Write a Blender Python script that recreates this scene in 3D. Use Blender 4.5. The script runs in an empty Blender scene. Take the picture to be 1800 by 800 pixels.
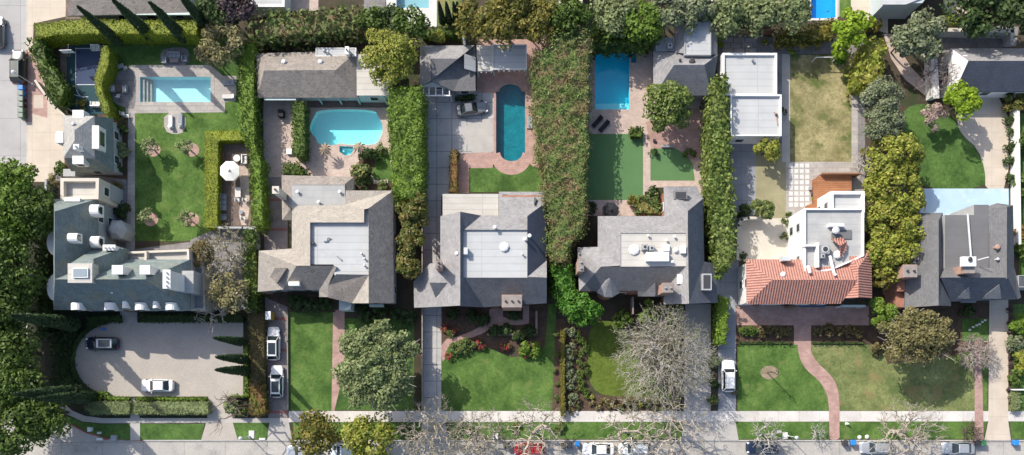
ELEV, SUN, SKY, EXPO = 39.0, 3.8, 0.145, 0.53
import bpy, math, random
import numpy as np
from mathutils import Vector, geometry

R = random.Random(11)
rng = np.random.default_rng(11)
sc = bpy.context.scene
COL = sc.collection
H = 116.0            # height of the drone above the street, metres
NX, NY, SC = 900.0, 670.0, 12.0   # plan survey: photo point straight below the drone, photo units per metre
G = 0.12             # level of the plots above the street

def W(px, py, z=0.0):
    k = (H - z) / H / SC
    return ((px - NX) * k, (NY - py) * k, z)

WL = {}
def tag(o, label=None, cat=None, group=None, kind=None):
    if label: o['label'] = label
    if cat: o['category'] = cat
    if group: o['group'] = group
    if kind: o['kind'] = kind
    return o

def thing(name, label, cat, loc, rz=0.0, group=None):
    o = bpy.data.objects.new(name, None)
    o.empty_display_size = 0.3
    COL.objects.link(o)
    o.location = loc
    o.rotation_euler = (0, 0, rz)
    WL[o] = Vector(loc)
    return tag(o, label, cat, group)

def link_mesh(name, me, mat, parent, off):
    o = bpy.data.objects.new(name, me)
    if mat: me.materials.append(mat)
    COL.objects.link(o)
    if parent:
        o.parent = parent
        WL[o] = WL[parent]
    else:
        o.location = off
        WL[o] = Vector(off)
    return o

def obj(name, V, F, mat, parent=None, uv=None, smooth=False, keep=False, local=False):
    """One mesh object. V in world metres unless local (then already relative to the parent)."""
    V = np.asarray(V, dtype=float).reshape(-1, 3)
    off = Vector((0, 0, 0))
    if not local:
        if parent:
            off = WL[parent]
        elif not keep:
            lo, hi = V.min(0), V.max(0)
            off = Vector(((lo[0] + hi[0]) / 2, (lo[1] + hi[1]) / 2, lo[2]))
        V = V - np.array(off)
    me = bpy.data.meshes.new(name)
    if isinstance(F, np.ndarray):
        n, k = F.shape
        me.vertices.add(len(V)); me.vertices.foreach_set('co', V.astype(np.float32).ravel())
        me.loops.add(n * k); me.loops.foreach_set('vertex_index', F.astype(np.int32).ravel())
        me.polygons.add(n)
        me.polygons.foreach_set('loop_start', np.arange(0, n * k, k, dtype=np.int32))
        me.polygons.foreach_set('loop_total', np.full(n, k, dtype=np.int32))
        me.update(calc_edges=True)
    else:
        me.from_pydata([tuple(v) for v in V], [], F)
    if uv is not None:
        l = me.uv_layers.new(name='UVMap')
        l.data.foreach_set('uv', np.asarray(uv, dtype=np.float32).ravel())
    if smooth:
        me.polygons.foreach_set('use_smooth', [True] * len(me.polygons))
    return link_mesh(name, me, mat, parent, off)

def dup(root, loc, rz=0.0, label=None, scale=None):
    r = root.copy(); COL.objects.link(r)
    r.location = loc; r.rotation_euler = (0, 0, rz)
    if scale: r.scale = scale if isinstance(scale, tuple) else (scale,) * 3
    if label: r['label'] = label
    for ch in list(root.children):
        c = ch.copy(); COL.objects.link(c); c.parent = r
        for g in list(ch.children):
            d = g.copy(); COL.objects.link(d); d.parent = c
    return r

class MB:
    """collects shapes into one mesh"""
    def __init__(s): s.v = []; s.f = []
    def add(s, vs, fs):
        n = len(s.v); s.v += [tuple(v) for v in vs]; s.f += [tuple(i + n for i in f) for f in fs]; return s
    def box(s, x0, y0, z0, x1, y1, z1, tx=0.0, ty=0.0):
        s.add([(x0, y0, z0), (x1, y0, z0), (x1, y1, z0), (x0, y1, z0),
               (x0 + tx, y0 + ty, z1), (x1 - tx, y0 + ty, z1), (x1 - tx, y1 - ty, z1), (x0 + tx, y1 - ty, z1)],
              [(3, 2, 1, 0), (4, 5, 6, 7), (0, 1, 5, 4), (1, 2, 6, 5), (2, 3, 7, 6), (3, 0, 4, 7)]); return s
    def obox(s, c, ang, lx, ly, z0, z1):
        ca, sa = math.cos(ang), math.sin(ang); p = []
        for z in (z0, z1):
            for a, b in ((-1, -1), (1, -1), (1, 1), (-1, 1)):
                x, y = a * lx / 2, b * ly / 2
                p.append((c[0] + x * ca - y * sa, c[1] + x * sa + y * ca, z))
        s.add(p, [(3, 2, 1, 0), (4, 5, 6, 7), (0, 1, 5, 4), (1, 2, 6, 5), (2, 3, 7, 6), (3, 0, 4, 7)]); return s
    def tube(s, p0, p1, r0, r1=None, n=8):
        r1 = r0 if r1 is None else r1
        p0, p1 = Vector(p0), Vector(p1); d = (p1 - p0)
        if d.length < 1e-6: return s
        d.normalize(); a = d.orthogonal().normalized(); b = d.cross(a); vs = []
        for p, r in ((p0, r0), (p1, r1)):
            for i in range(n):
                t = 2 * math.pi * i / n
                vs.append(p + a * (math.cos(t) * r) + b * (math.sin(t) * r))
        fs = [(i, (i + 1) % n, n + (i + 1) % n, n + i) for i in range(n)]
        fs += [tuple(range(n - 1, -1, -1)), tuple(range(n, 2 * n))]
        s.add(vs, fs); return s
    def prism(s, poly, z0, z1):
        n = len(poly)
        s.add([(p[0], p[1], z0) for p in poly] + [(p[0], p[1], z1) for p in poly],
              [tuple(range(n - 1, -1, -1)), tuple(range(n, 2 * n))] + [(i, (i + 1) % n, n + (i + 1) % n, n + i) for i in range(n)])
        return s
    def loft(s, rings, cap=True):
        n = len(rings[0]); vs = [p for r in rings for p in r]; fs = []
        for k in range(len(rings) - 1):
            for i in range(n):
                j = (i + 1) % n
                fs.append((k * n + i, k * n + j, (k + 1) * n + j, (k + 1) * n + i))
        if cap: fs += [tuple(range(n - 1, -1, -1)), tuple(range((len(rings) - 1) * n, len(rings) * n))]
        s.add(vs, fs); return s
    def build(s, name, mat, parent=None, **k): return obj(name, s.v, s.f, mat, parent, **k)

def ccw(p):
    a = sum(p[i][0] * p[(i + 1) % len(p)][1] - p[(i + 1) % len(p)][0] * p[i][1] for i in range(len(p)))
    return list(p) if a > 0 else list(reversed(p))

def inset(poly, d):
    """offset a ccw polygon inwards by d metres"""
    n = len(poly); out = []
    for i in range(n):
        a, b, c = Vector(poly[i - 1][:2]), Vector(poly[i][:2]), Vector(poly[(i + 1) % n][:2])
        e1, e2 = (b - a).normalized(), (c - b).normalized()
        n1, n2 = Vector((-e1.y, e1.x)), Vector((-e2.y, e2.x))
        m = n1 + n2
        if m.length < 1e-3: m = n1
        m.normalize(); q = max(0.35, m.dot(n1))
        out.append((b.x + m.x * d / q, b.y + m.y * d / q))
    return out

def smooth_poly(p, it=2):
    for _ in range(it):
        q = []
        for i in range(len(p)):
            a, b = p[i], p[(i + 1) % len(p)]
            q.append((a[0] * .75 + b[0] * .25, a[1] * .75 + b[1] * .25)); q.append((a[0] * .25 + b[0] * .75, a[1] * .25 + b[1] * .75))
        p = q
    return p

def inpoly(P, poly):
    x, y = P[:, 0], P[:, 1]; c = np.zeros(len(P), bool); n = len(poly)
    for i in range(n):
        x0, y0 = poly[i][:2]; x1, y1 = poly[(i + 1) % n][:2]
        if y0 == y1: continue
        t = ((y0 > y) != (y1 > y)) & (x < (x1 - x0) * (y - y0) / (y1 - y0) + x0)
        c ^= t
    return c

# ------------------------------------------------------------------ materials
MATS = {}
def newmat(name):
    m = bpy.data.materials.new(name); m.use_nodes = True
    nt = m.node_tree; nt.nodes.clear()
    out = nt.nodes.new('ShaderNodeOutputMaterial')
    MATS[name] = m
    return m, nt, out

def nd(nt, t, **kw):
    n = nt.nodes.new(t)
    for k, v in kw.items():
        if k.startswith('i_'): n.inputs[k[2:].replace('_', ' ')].default_value = v
        else: setattr(n, k, v)
    return n

def c4(c): return (c[0], c[1], c[2], 1.0)

def surf(name, c1, c2=None, scale=0.6, fine=0.18, fscale=9.0, rough=0.85, spec=0.25, bump=0.0, brick=None, uv=False,
         metal=0.0, stain=None, detail=5.0, lo=0.35, hi=0.65):
    """ground / wall / roof: two tones by broad noise, fine grain, optional brick joints (w, h, mortar, dark factor, offset, colour jitter)"""
    c2 = c2 or tuple(x * 0.8 for x in c1)
    m, nt, out = newmat(name); L = nt.links.new
    tc = nd(nt, 'ShaderNodeTexCoord'); co = tc.outputs['Object']; cuv = tc.outputs['UV'] if uv else co
    n1 = nd(nt, 'ShaderNodeTexNoise', i_Scale=scale, i_Detail=detail, i_Roughness=0.6); L(co, n1.inputs['Vector'])
    r1 = nd(nt, 'ShaderNodeMapRange', i_From_Min=lo, i_From_Max=hi); L(n1.outputs['Fac'], r1.inputs['Value'])
    mx = nd(nt, 'ShaderNodeMix', data_type='RGBA'); mx.inputs['A'].default_value = c4(c1); mx.inputs['B'].default_value = c4(c2)
    L(r1.outputs['Result'], mx.inputs['Factor']); col = mx.outputs['Result']
    n2 = nd(nt, 'ShaderNodeTexNoise', i_Scale=fscale, i_Detail=3.0, i_Roughness=0.7); L(co, n2.inputs['Vector'])
    r2 = nd(nt, 'ShaderNodeMapRange', i_From_Min=0.3, i_From_Max=0.7, i_To_Min=1 - fine, i_To_Max=1 + fine); L(n2.outputs['Fac'], r2.inputs['Value'])
    def mul(col, val):
        v = nd(nt, 'ShaderNodeVectorMath', operation='SCALE'); L(col, v.inputs[0]); L(val, v.inputs['Scale']); return v.outputs['Vector']
    col = mul(col, r2.outputs['Result'])
    if stain:
        n3 = nd(nt, 'ShaderNodeTexNoise', i_Scale=stain[1], i_Detail=4.0, i_Roughness=0.65); L(co, n3.inputs['Vector'])
        r3 = nd(nt, 'ShaderNodeMapRange', i_From_Min=stain[2], i_From_Max=stain[2] + 0.12, i_To_Max=stain[3] if len(stain) > 3 else 0.8); L(n3.outputs['Fac'], r3.inputs['Value'])
        m3 = nd(nt, 'ShaderNodeMix', data_type='RGBA'); L(r3.outputs['Result'], m3.inputs['Factor']); L(col, m3.inputs['A']); m3.inputs['B'].default_value = c4(stain[0])
        col = m3.outputs['Result']
    if brick:
        bw, bh, mo, dk, offs, jit = brick
        b = nd(nt, 'ShaderNodeTexBrick', offset=offs)
        b.inputs['Scale'].default_value = 1.0; b.inputs['Brick Width'].default_value = bw; b.inputs['Row Height'].default_value = bh
        b.inputs['Mortar Size'].default_value = mo; b.inputs['Mortar Smooth'].default_value = 0.1; b.inputs['Bias'].default_value = 0.0
        b.inputs['Color1'].default_value = (1 - jit, 1 - jit, 1 - jit, 1); b.inputs['Color2'].default_value = (1 + jit, 1 + jit, 1 + jit, 1)
        b.inputs['Mortar'].default_value = (dk, dk, dk, 1); L(cuv, b.inputs['Vector'])
        v = nd(nt, 'ShaderNodeVectorMath', operation='MULTIPLY'); L(col, v.inputs[0]); L(b.outputs['Color'], v.inputs[1]); col = v.outputs['Vector']
    bs = nd(nt, 'ShaderNodeBsdfPrincipled', i_Roughness=rough, i_Metallic=metal); bs.inputs['Specular IOR Level'].default_value = spec
    L(col, bs.inputs['Base Color'])
    if bump:
        bp = nd(nt, 'ShaderNodeBump', i_Strength=1.0, i_Distance=bump); L(n2.outputs['Fac'], bp.inputs['Height']); L(bp.outputs['Normal'], bs.inputs['Normal'])
    L(bs.outputs['BSDF'], out.inputs['Surface'])
    return m

def tiles(name, c1, c2, pitch=0.36):
    """barrel tiles: rows of half-round tiles running up the slope (UV metres)"""
    m, nt, out = newmat(name); L = nt.links.new
    tc = nd(nt, 'ShaderNodeTexCoord'); sep = nd(nt, 'ShaderNodeSeparateXYZ'); L(tc.outputs['UV'], sep.inputs[0])
    a = nd(nt, 'ShaderNodeMath', operation='MULTIPLY'); a.inputs[1].default_value = 2 * math.pi / pitch; L(sep.outputs['X'], a.inputs[0])
    s = nd(nt, 'ShaderNodeMath', operation='SINE'); L(a.outputs[0], s.inputs[0])
    f = nd(nt, 'ShaderNodeMath', operation='MULTIPLY'); f.inputs[1].default_value = 1 / 0.4; L(sep.outputs['Y'], f.inputs[0])
    fr = nd(nt, 'ShaderNodeMath', operation='FRACT'); L(f.outputs[0], fr.inputs[0])
    h = nd(nt, 'ShaderNodeMath', operation='MULTIPLY_ADD'); L(s.outputs[0], h.inputs[0]); h.inputs[1].default_value = 0.5; L(fr.outputs[0], h.inputs[2])
    hh = nd(nt, 'ShaderNodeMath', operation='MULTIPLY_ADD'); L(fr.outputs[0], hh.inputs[0]); hh.inputs[1].default_value = -0.25; L(s.outputs[0], hh.inputs[2])
    n1 = nd(nt, 'ShaderNodeTexNoise', i_Scale=2.2, i_Detail=5.0); L(tc.outputs['Object'], n1.inputs['Vector'])
    rr = nd(nt, 'ShaderNodeMapRange', i_From_Min=0.35, i_From_Max=0.65); L(n1.outputs['Fac'], rr.inputs['Value'])
    mx = nd(nt, 'ShaderNodeMix', data_type='RGBA'); mx.inputs['A'].default_value = c4(c1); mx.inputs['B'].default_value = c4(c2); L(rr.outputs['Result'], mx.inputs['Factor'])
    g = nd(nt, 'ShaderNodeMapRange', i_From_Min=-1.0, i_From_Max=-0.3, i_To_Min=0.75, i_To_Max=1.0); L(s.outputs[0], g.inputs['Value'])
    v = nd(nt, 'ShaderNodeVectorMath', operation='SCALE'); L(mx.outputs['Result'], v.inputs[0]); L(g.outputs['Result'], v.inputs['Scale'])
    bp = nd(nt, 'ShaderNodeBump', i_Strength=1.0, i_Distance=0.045); L(hh.outputs[0], bp.inputs['Height'])
    bs = nd(nt, 'ShaderNodeBsdfPrincipled', i_Roughness=0.8); bs.inputs['Specular IOR Level'].default_value = 0.2
    L(v.outputs['Vector'], bs.inputs['Base Color']); L(bp.outputs['Normal'], bs.inputs['Normal']); L(bs.outputs['BSDF'], out.inputs['Surface'])
    return m

def leafmat(name, c1, c2, scale=0.35, jit=0.45, transl=0.25, c3=None, lo=0.38, hi=0.62):
    """leaves: two or three leaf tones in patches, every leaf a little lighter or darker"""
    m, nt, out = newmat(name); L = nt.links.new
    tc = nd(nt, 'ShaderNodeTexCoord'); geo = nd(nt, 'ShaderNodeNewGeometry')
    n1 = nd(nt, 'ShaderNodeTexNoise', i_Scale=scale, i_Detail=4.0, i_Roughness=0.65); L(tc.outputs['Object'], n1.inputs['Vector'])
    rr = nd(nt, 'ShaderNodeMapRange', i_From_Min=lo, i_From_Max=hi); L(n1.outputs['Fac'], rr.inputs['Value'])
    mx = nd(nt, 'ShaderNodeMix', data_type='RGBA'); mx.inputs['A'].default_value = c4(c1); mx.inputs['B'].default_value = c4(c2); L(rr.outputs['Result'], mx.inputs['Factor'])
    col = mx.outputs['Result']; rnd = geo.outputs['Random Per Island']
    if c3:
        g = nd(nt, 'ShaderNodeMath', operation='FRACT'); q = nd(nt, 'ShaderNodeMath', operation='MULTIPLY'); q.inputs[1].default_value = 17.3
        L(rnd, q.inputs[0]); L(q.outputs[0], g.inputs[0])
        t = nd(nt, 'ShaderNodeMath', operation='GREATER_THAN'); t.inputs[1].default_value = 0.72; L(g.outputs[0], t.inputs[0])
        m3 = nd(nt, 'ShaderNodeMix', data_type='RGBA'); L(t.outputs[0], m3.inputs['Factor']); L(col, m3.inputs['A']); m3.inputs['B'].default_value = c4(c3); col = m3.outputs['Result']
    r2 = nd(nt, 'ShaderNodeMapRange', i_To_Min=1.3 * (1 - jit * .8), i_To_Max=1.3 * (1 + jit * .8)); L(rnd, r2.inputs['Value'])
    v = nd(nt, 'ShaderNodeVectorMath', operation='SCALE'); L(col, v.inputs[0]); L(r2.outputs['Result'], v.inputs['Scale'])
    bs = nd(nt, 'ShaderNodeBsdfPrincipled', i_Roughness=0.55); bs.inputs['Specular IOR Level'].default_value = 0.25
    L(v.outputs['Vector'], bs.inputs['Base Color'])
    tr = nd(nt, 'ShaderNodeBsdfTranslucent'); L(v.outputs['Vector'], tr.inputs['Color'])
    ms = nd(nt, 'ShaderNodeMixShader'); ms.inputs[0].default_value = transl; L(bs.outputs['BSDF'], ms.inputs[1]); L(tr.outputs['BSDF'], ms.inputs[2])
    L(ms.outputs[0], out.inputs['Surface'])
    return m

def plain(name, c, rough=0.5, spec=0.5, metal=0.0, jit=0.08):
    return surf(name, c, tuple(x * (1 - jit) for x in c), scale=1.5, fine=jit * 0.6, rough=rough, spec=spec, metal=metal)

def paint(name, c, rough=0.25, metal=0.0):
    m, nt, out = newmat(name)
    bs = nd(nt, 'ShaderNodeBsdfPrincipled', i_Roughness=rough, i_Metallic=metal); bs.inputs['Base Color'].default_value = c4(c)
    bs.inputs['Coat Weight'].default_value = 0.6; bs.inputs['Coat Roughness'].default_value = 0.08
    nt.links.new(bs.outputs['BSDF'], out.inputs['Surface']); return m

def glass(name, c=(0.03, 0.045, 0.05)):
    m, nt, out = newmat(name)
    bs = nd(nt, 'ShaderNodeBsdfPrincipled', i_Roughness=0.06); bs.inputs['Base Color'].default_value = c4(c); bs.inputs['Specular IOR Level'].default_value = 0.7
    nt.links.new(bs.outputs['BSDF'], out.inputs['Surface']); return m

def watermat(name, tint):
    m, nt, out = newmat(name); L = nt.links.new
    tc = nd(nt, 'ShaderNodeTexCoord'); n1 = nd(nt, 'ShaderNodeTexNoise', i_Scale=2.5, i_Detail=3.0); L(tc.outputs['Object'], n1.inputs['Vector'])
    bp = nd(nt, 'ShaderNodeBump', i_Strength=0.25, i_Distance=0.05); L(n1.outputs['Fac'], bp.inputs['Height'])
    tr = nd(nt, 'ShaderNodeBsdfTransparent'); tr.inputs['Color'].default_value = c4(tint)
    gl = nd(nt, 'ShaderNodeBsdfGlossy', i_Roughness=0.08); gl.inputs['Color'].default_value = (1, 1, 1, 1); L(bp.outputs['Normal'], gl.inputs['Normal'])
    ms = nd(nt, 'ShaderNodeMixShader'); ms.inputs[0].default_value = 0.04; L(tr.outputs[0], ms.inputs[1]); L(gl.outputs[0], ms.inputs[2])
    L(ms.outputs[0], out.inputs['Surface']); return m

M = {}
M['soil'] = surf('soil', (0.085, 0.062, 0.045), (0.05, 0.045, 0.028), 0.5, 0.35, 7, stain=((0.035, 0.05, 0.018), 0.35, 0.52))
M['darksoil'] = surf('soil_dark_with_shade', (0.04, 0.045, 0.028), (0.028, 0.034, 0.02), 0.8, 0.4, 6)  # soil tone lowered to carry the shade of the left trees
M['baresoil'] = surf('bare_tan_soil', (0.3, 0.235, 0.165), (0.22, 0.175, 0.12), 1.2, 0.25, 5)
M['darkblue'] = plain('dark_blue_reflection', (0.04, 0.075, 0.14), 0.4)  # window reflection as a flat dark blue
M['mulch'] = surf('mulch', (0.11, 0.072, 0.05), (0.065, 0.043, 0.03), 1.2, 0.4, 6)
M['asphalt'] = surf('street_concrete', (0.43, 0.4042, 0.3698), (0.3612, 0.344, 0.3182), 0.35, 0.14, 4, brick=(6.0, 4.5, 0.05, 0.72, 0.0, 0.03), stain=((0.24, 0.225, 0.21), 0.35, 0.54, 0.6))
M['streetleft'] = surf('street_concrete_pale', (0.3999, 0.3879, 0.3799), (0.3519, 0.3399, 0.3359), 0.3, 0.06, 11, brick=(3.6, 5.5, 0.05, 0.75, 0.0, 0.04), stain=((0.25, 0.245, 0.24), 0.6, 0.6, 0.5))
M['sidewalk'] = surf('white_concrete', (0.62, 0.59, 0.56), (0.5, 0.47, 0.44), 0.35, 0.1, 5, brick=(3.0, 50, 0.03, 0.75, 0.0, 0.07), stain=((0.36, 0.33, 0.3), 0.9, 0.6, 0.45))
M['cream'] = surf('cream_concrete', (0.558, 0.4836, 0.3999), (0.4836, 0.4185, 0.3441), 0.4, 0.05, 10, brick=(2.6, 2.6, 0.03, 0.8, 0.0, 0.03))
M['drive'] = surf('grey_concrete', (0.47, 0.455, 0.44), (0.38, 0.37, 0.365), 0.5, 0.08, 9, brick=(2.2, 2.4, 0.06, 0.55, 0.0, 0.06), stain=((0.2, 0.2, 0.21), 0.7, 0.6, 0.5))
M['apron'] = surf('pale_grey_concrete', (0.4465, 0.4227, 0.3942), (0.38, 0.361, 0.3372), 0.4, 0.07, 9, stain=((0.3, 0.28, 0.27), 0.8, 0.6, 0.5))
M['drivegrey'] = surf('cool_grey_concrete', (0.3, 0.31, 0.335), (0.24, 0.25, 0.275), 0.5, 0.08, 9, brick=(2.4, 2.4, 0.04, 0.75, 0.0, 0.04), stain=((0.34, 0.34, 0.34), 0.8, 0.64, 0.4))
M['court'] = surf('motor_court_gravel', (0.43, 0.387, 0.3397), (0.3784, 0.344, 0.3053), 0.3, 0.12, 5, stain=((0.34, 0.32, 0.3), 0.4, 0.57, 0.4))
M['brickdrive'] = surf('brown_brick_paving', (0.27, 0.235, 0.225), (0.205, 0.18, 0.175), 0.7, 0.12, 9, brick=(0.6, 0.3, 0.012, 0.7, 0.5, 0.08))
M['redbrick'] = surf('red_brick_paving', (0.3, 0.13, 0.11), (0.22, 0.1, 0.09), 0.7, 0.12, 9, brick=(0.6, 0.3, 0.012, 0.7, 0.5, 0.08))
M['pinkbrick'] = surf('pink_brick_paving', (0.44, 0.29, 0.25), (0.34, 0.22, 0.19), 0.8, 0.1, 9, brick=(0.5, 0.25, 0.012, 0.8, 0.5, 0.1))
M['palebrick'] = surf('pale_brick_paving', (0.52, 0.42, 0.36), (0.44, 0.345, 0.3), 0.8, 0.1, 9, brick=(0.5, 0.25, 0.012, 0.85, 0.5, 0.08))
M['stone'] = surf('grey_stone_paving', (0.42, 0.385, 0.35), (0.33, 0.305, 0.29), 0.7, 0.1, 9, brick=(0.9, 0.6, 0.02, 0.75, 0.5, 0.08))
M['darkstone'] = surf('dark_stone_paving', (0.25, 0.235, 0.235), (0.19, 0.18, 0.18), 0.7, 0.12, 9, brick=(0.8, 0.8, 0.03, 0.7, 0.5, 0.08))
M['brownpatio'] = surf('brown_patio_paving', (0.2, 0.15, 0.125), (0.145, 0.11, 0.095), 0.7, 0.12, 9, brick=(0.6, 0.6, 0.02, 0.7, 0.5, 0.1))
M['beige'] = surf('beige_paving', (0.56, 0.52, 0.45), (0.5, 0.455, 0.39), 0.5, 0.06, 9)
M['sand'] = surf('dry_buff_turf', (0.32, 0.29, 0.175), (0.26, 0.24, 0.145), 0.6, 0.16, 8)
M['paver'] = surf('white_paver', (0.6256, 0.6164, 0.5888), (0.552, 0.5428, 0.5244), 1.0, 0.05, 9)
M['bluepatio'] = surf('pale_blue_terrace', (0.42, 0.56, 0.68), (0.35, 0.5, 0.64), 0.35, 0.05, 7, stain=((0.6, 0.66, 0.7), 0.4, 0.55, 0.6))
M['sportblue'] = surf('blue_court_paint', (0.055, 0.075, 0.14), (0.045, 0.065, 0.125), 0.5, 0.06, 9)
M['sportteal'] = surf('teal_court_paint', (0.03, 0.075, 0.09), (0.025, 0.06, 0.075), 0.5, 0.06, 9)
M['line'] = plain('white_court_line', (0.5, 0.55, 0.62))
def lawn(name, c1, c2, stain, scale=0.3): return surf(name, tuple(x * .74 for x in c1), tuple(x * 1.2 for x in c2), scale, 0.3, 3.2, rough=0.9, spec=0.1, stain=stain, bump=0.03)
M['lawn'] = lawn('lawn_green', (0.064, 0.13, 0.03), (0.09, 0.155, 0.038), ((0.15, 0.165, 0.06), 0.6, 0.57, 0.6))
M['lawn2'] = lawn('lawn_deep_green', (0.059, 0.118, 0.03068), (0.0826, 0.1475, 0.03776), ((0.095, 0.13, 0.03), 0.5, 0.62, 0.7))
M['lawny'] = lawn('lawn_yellowing', (0.125, 0.175, 0.06), (0.1875, 0.2, 0.08125), ((0.23, 0.18, 0.085), 0.35, 0.54, 0.75))
M['lawndry'] = lawn('lawn_dry', (0.2, 0.19, 0.085), (0.285, 0.25, 0.13), ((0.08, 0.115, 0.03), 0.35, 0.53, 0.8))
M['lawnlime'] = lawn('lawn_lime', (0.11, 0.15, 0.028), (0.09, 0.13, 0.024), ((0.15, 0.16, 0.045), 0.5, 0.6, 0.6))
M['turf'] = surf('artificial_turf', (0.1044, 0.203, 0.08696), (0.09856, 0.1914, 0.0812), 0.4, 0.08, 10, rough=0.95, spec=0.05)
M['kerb'] = surf('kerb_concrete', (0.5, 0.48, 0.44), (0.4, 0.38, 0.36), 0.6, 0.08, 9)
M['kerbred'] = surf('red_kerb_paint', (0.36, 0.1, 0.08), (0.24, 0.09, 0.075), 0.7, 0.1, 9)

# roofs: UV in metres along and up the slope
def shingle(name, c1, c2, stain=None, jit=0.12, scale=0.8, w=0.35, h=0.2, fine=0.12, dk=0.72):
    return surf(name, c1, c2, scale, fine, 6, rough=0.9, spec=0.15, brick=(w, h, 0.02, dk, 0.5, jit), uv=True, stain=stain)
M['slate'] = shingle('blue_grey_slate', (0.2115, 0.2475, 0.2385), (0.1575, 0.198, 0.2025), ((0.24, 0.225, 0.17), 0.5, 0.53, 0.6))
M['shake'] = shingle('brown_wood_shake', (0.32, 0.283, 0.25), (0.255, 0.228, 0.205), ((0.15, 0.13, 0.115), 1.7, 0.57, 0.7), 0.14, fine=.2)
M['shakelit'] = shingle('sunlit_wood_shake', (0.385, 0.352, 0.31), (0.325, 0.298, 0.265), ((0.22, 0.195, 0.165), 1.9, 0.6, 0.7), 0.12, fine=.18)  # lighter copy of the shake for the sunlit slopes
M['grey'] = shingle('grey_asphalt_shingle', (0.164, 0.164, 0.1705), (0.14, 0.14, 0.1465), ((0.15, 0.15, 0.155), 1.3, 0.56, 0.6), 0.12, fine=0.16)
M['greywarm'] = shingle('warm_grey_shingle', (0.3, 0.293, 0.295), (0.255, 0.25, 0.255), ((0.22, 0.215, 0.215), 1.2, 0.55, 0.6), 0.14, fine=0.16)  # tone of sunlit slopes; darker shingles carry the shaded ones
M['greypale'] = shingle('pale_grey_shingle', (0.4, 0.39, 0.37), (0.345, 0.34, 0.325), ((0.3, 0.29, 0.275), 1.2, 0.55, 0.6), 0.14, fine=0.16)
M['charcoalshade'] = shingle('charcoal_shade_shingle', (0.135, 0.145, 0.165), (0.11, 0.12, 0.14), ((0.15, 0.15, 0.16), 1.3, 0.57, 0.5), 0.12, fine=0.18)  # mostly shaded slopes of grey roofs, shade put into the colour
M['navy'] = shingle('blue_shade_shingle', (0.085, 0.095, 0.125), (0.07, 0.08, 0.105), None, 0.08)  # shaded east and south slopes, darkened in the colour
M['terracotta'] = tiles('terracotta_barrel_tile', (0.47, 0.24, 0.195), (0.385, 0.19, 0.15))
M['flatwhite'] = surf('white_flat_roofing', (0.4644, 0.473, 0.4773), (0.4214, 0.43, 0.4343), 0.3, 0.03, 6, brick=(30, 1.0, 0.045, 0.8, 0.0, 0.03), stain=((0.38, 0.38, 0.375), 0.45, 0.56, 0.5))
M['flatgrey'] = surf('grey_flat_roofing', (0.4, 0.4, 0.395), (0.34, 0.345, 0.345), 0.6, 0.06, 6, brick=(30, 1.0, 0.03, 0.85, 0.0, 0.03), stain=((0.28, 0.28, 0.28), 0.8, 0.62, 0.4))
M['flatdark'] = surf('dark_grey_flat_roofing', (0.155, 0.155, 0.16), (0.14, 0.14, 0.145), 0.5, 0.06, 6, brick=(30, 1.0, 0.03, 0.9, 0.0, 0.02))
M['flatcream'] = surf('cream_flat_roofing', (0.52, 0.5, 0.46), (0.46, 0.44, 0.4), 0.5, 0.05, 6, brick=(30, 0.85, 0.05, 0.8, 0.0, 0.03))
M['stucco'] = surf('white_stucco', (0.78, 0.77, 0.75), (0.7, 0.69, 0.67), 0.5, 0.04, 7)
M['stuccocream'] = surf('cream_stucco', (0.6, 0.55, 0.47), (0.53, 0.48, 0.41), 0.5, 0.05, 7)
M['stuccogrey'] = surf('grey_stucco', (0.4, 0.41, 0.41), (0.34, 0.35, 0.36), 0.5, 0.05, 7)
M['stuccoblue'] = surf('pale_blue_stucco', (0.46, 0.52, 0.54), (0.42, 0.48, 0.5), 0.5, 0.05, 7)
M['brickwall'] = surf('red_brick_wall', (0.4, 0.2, 0.14), (0.3, 0.14, 0.1), 0.8, 0.1, 7)
M['copper'] = surf('pale_brick_chimney', (0.42, 0.27, 0.215), (0.33, 0.21, 0.165), 1.0, 0.12, 7)
M['trim'] = plain('white_trim_paint', (0.75, 0.75, 0.74), 0.5, 0.3)
M['white'] = plain('white_metal', (0.8, 0.8, 0.79), 0.45, 0.4)
M['palegreen'] = plain('pale_green_trim', (0.5, 0.6, 0.58), 0.5, 0.3)
M['greymetal'] = plain('grey_metal', (0.3, 0.31, 0.32), 0.45, 0.5)
M['galv'] = plain('galvanised_steel', (0.55, 0.56, 0.57), 0.4, 0.5)
M['black'] = plain('black_rubber', (0.02, 0.02, 0.022), 0.7, 0.3)
M['darkmetal'] = plain('dark_metal', (0.05, 0.05, 0.055), 0.5, 0.4)
M['glass'] = glass('window_glass')
M['skyglass'] = glass('skylight_glass', (0.25, 0.3, 0.33))
M['wood'] = surf('orange_deck_wood', (0.36, 0.165, 0.085), (0.29, 0.13, 0.065), 0.9, 0.1, 8, brick=(6.0, 0.3, 0.03, 0.6, 0.5, 0.14))
M['fencewood'] = surf('brown_fence_wood', (0.25, 0.13, 0.075), (0.19, 0.1, 0.06), 0.9, 0.15, 8)
M['greywood'] = surf('grey_weathered_wood', (0.3, 0.265, 0.24), (0.23, 0.2, 0.185), 0.9, 0.15, 8)
M['bark'] = surf('brown_bark', (0.14, 0.105, 0.08), (0.1, 0.075, 0.055), 2.0, 0.25, 8)
M['barkgrey'] = surf('grey_bark', (0.5, 0.47, 0.44), (0.39, 0.365, 0.34), 2.0, 0.2, 8)
M['barkpink'] = surf('pinkish_brown_bark', (0.33, 0.265, 0.245), (0.24, 0.19, 0.175), 2.0, 0.2, 8)
M['barkpale'] = surf('pale_sycamore_bark', (0.48, 0.42, 0.355), (0.34, 0.295, 0.245), 1.2, 0.2, 5)
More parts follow.
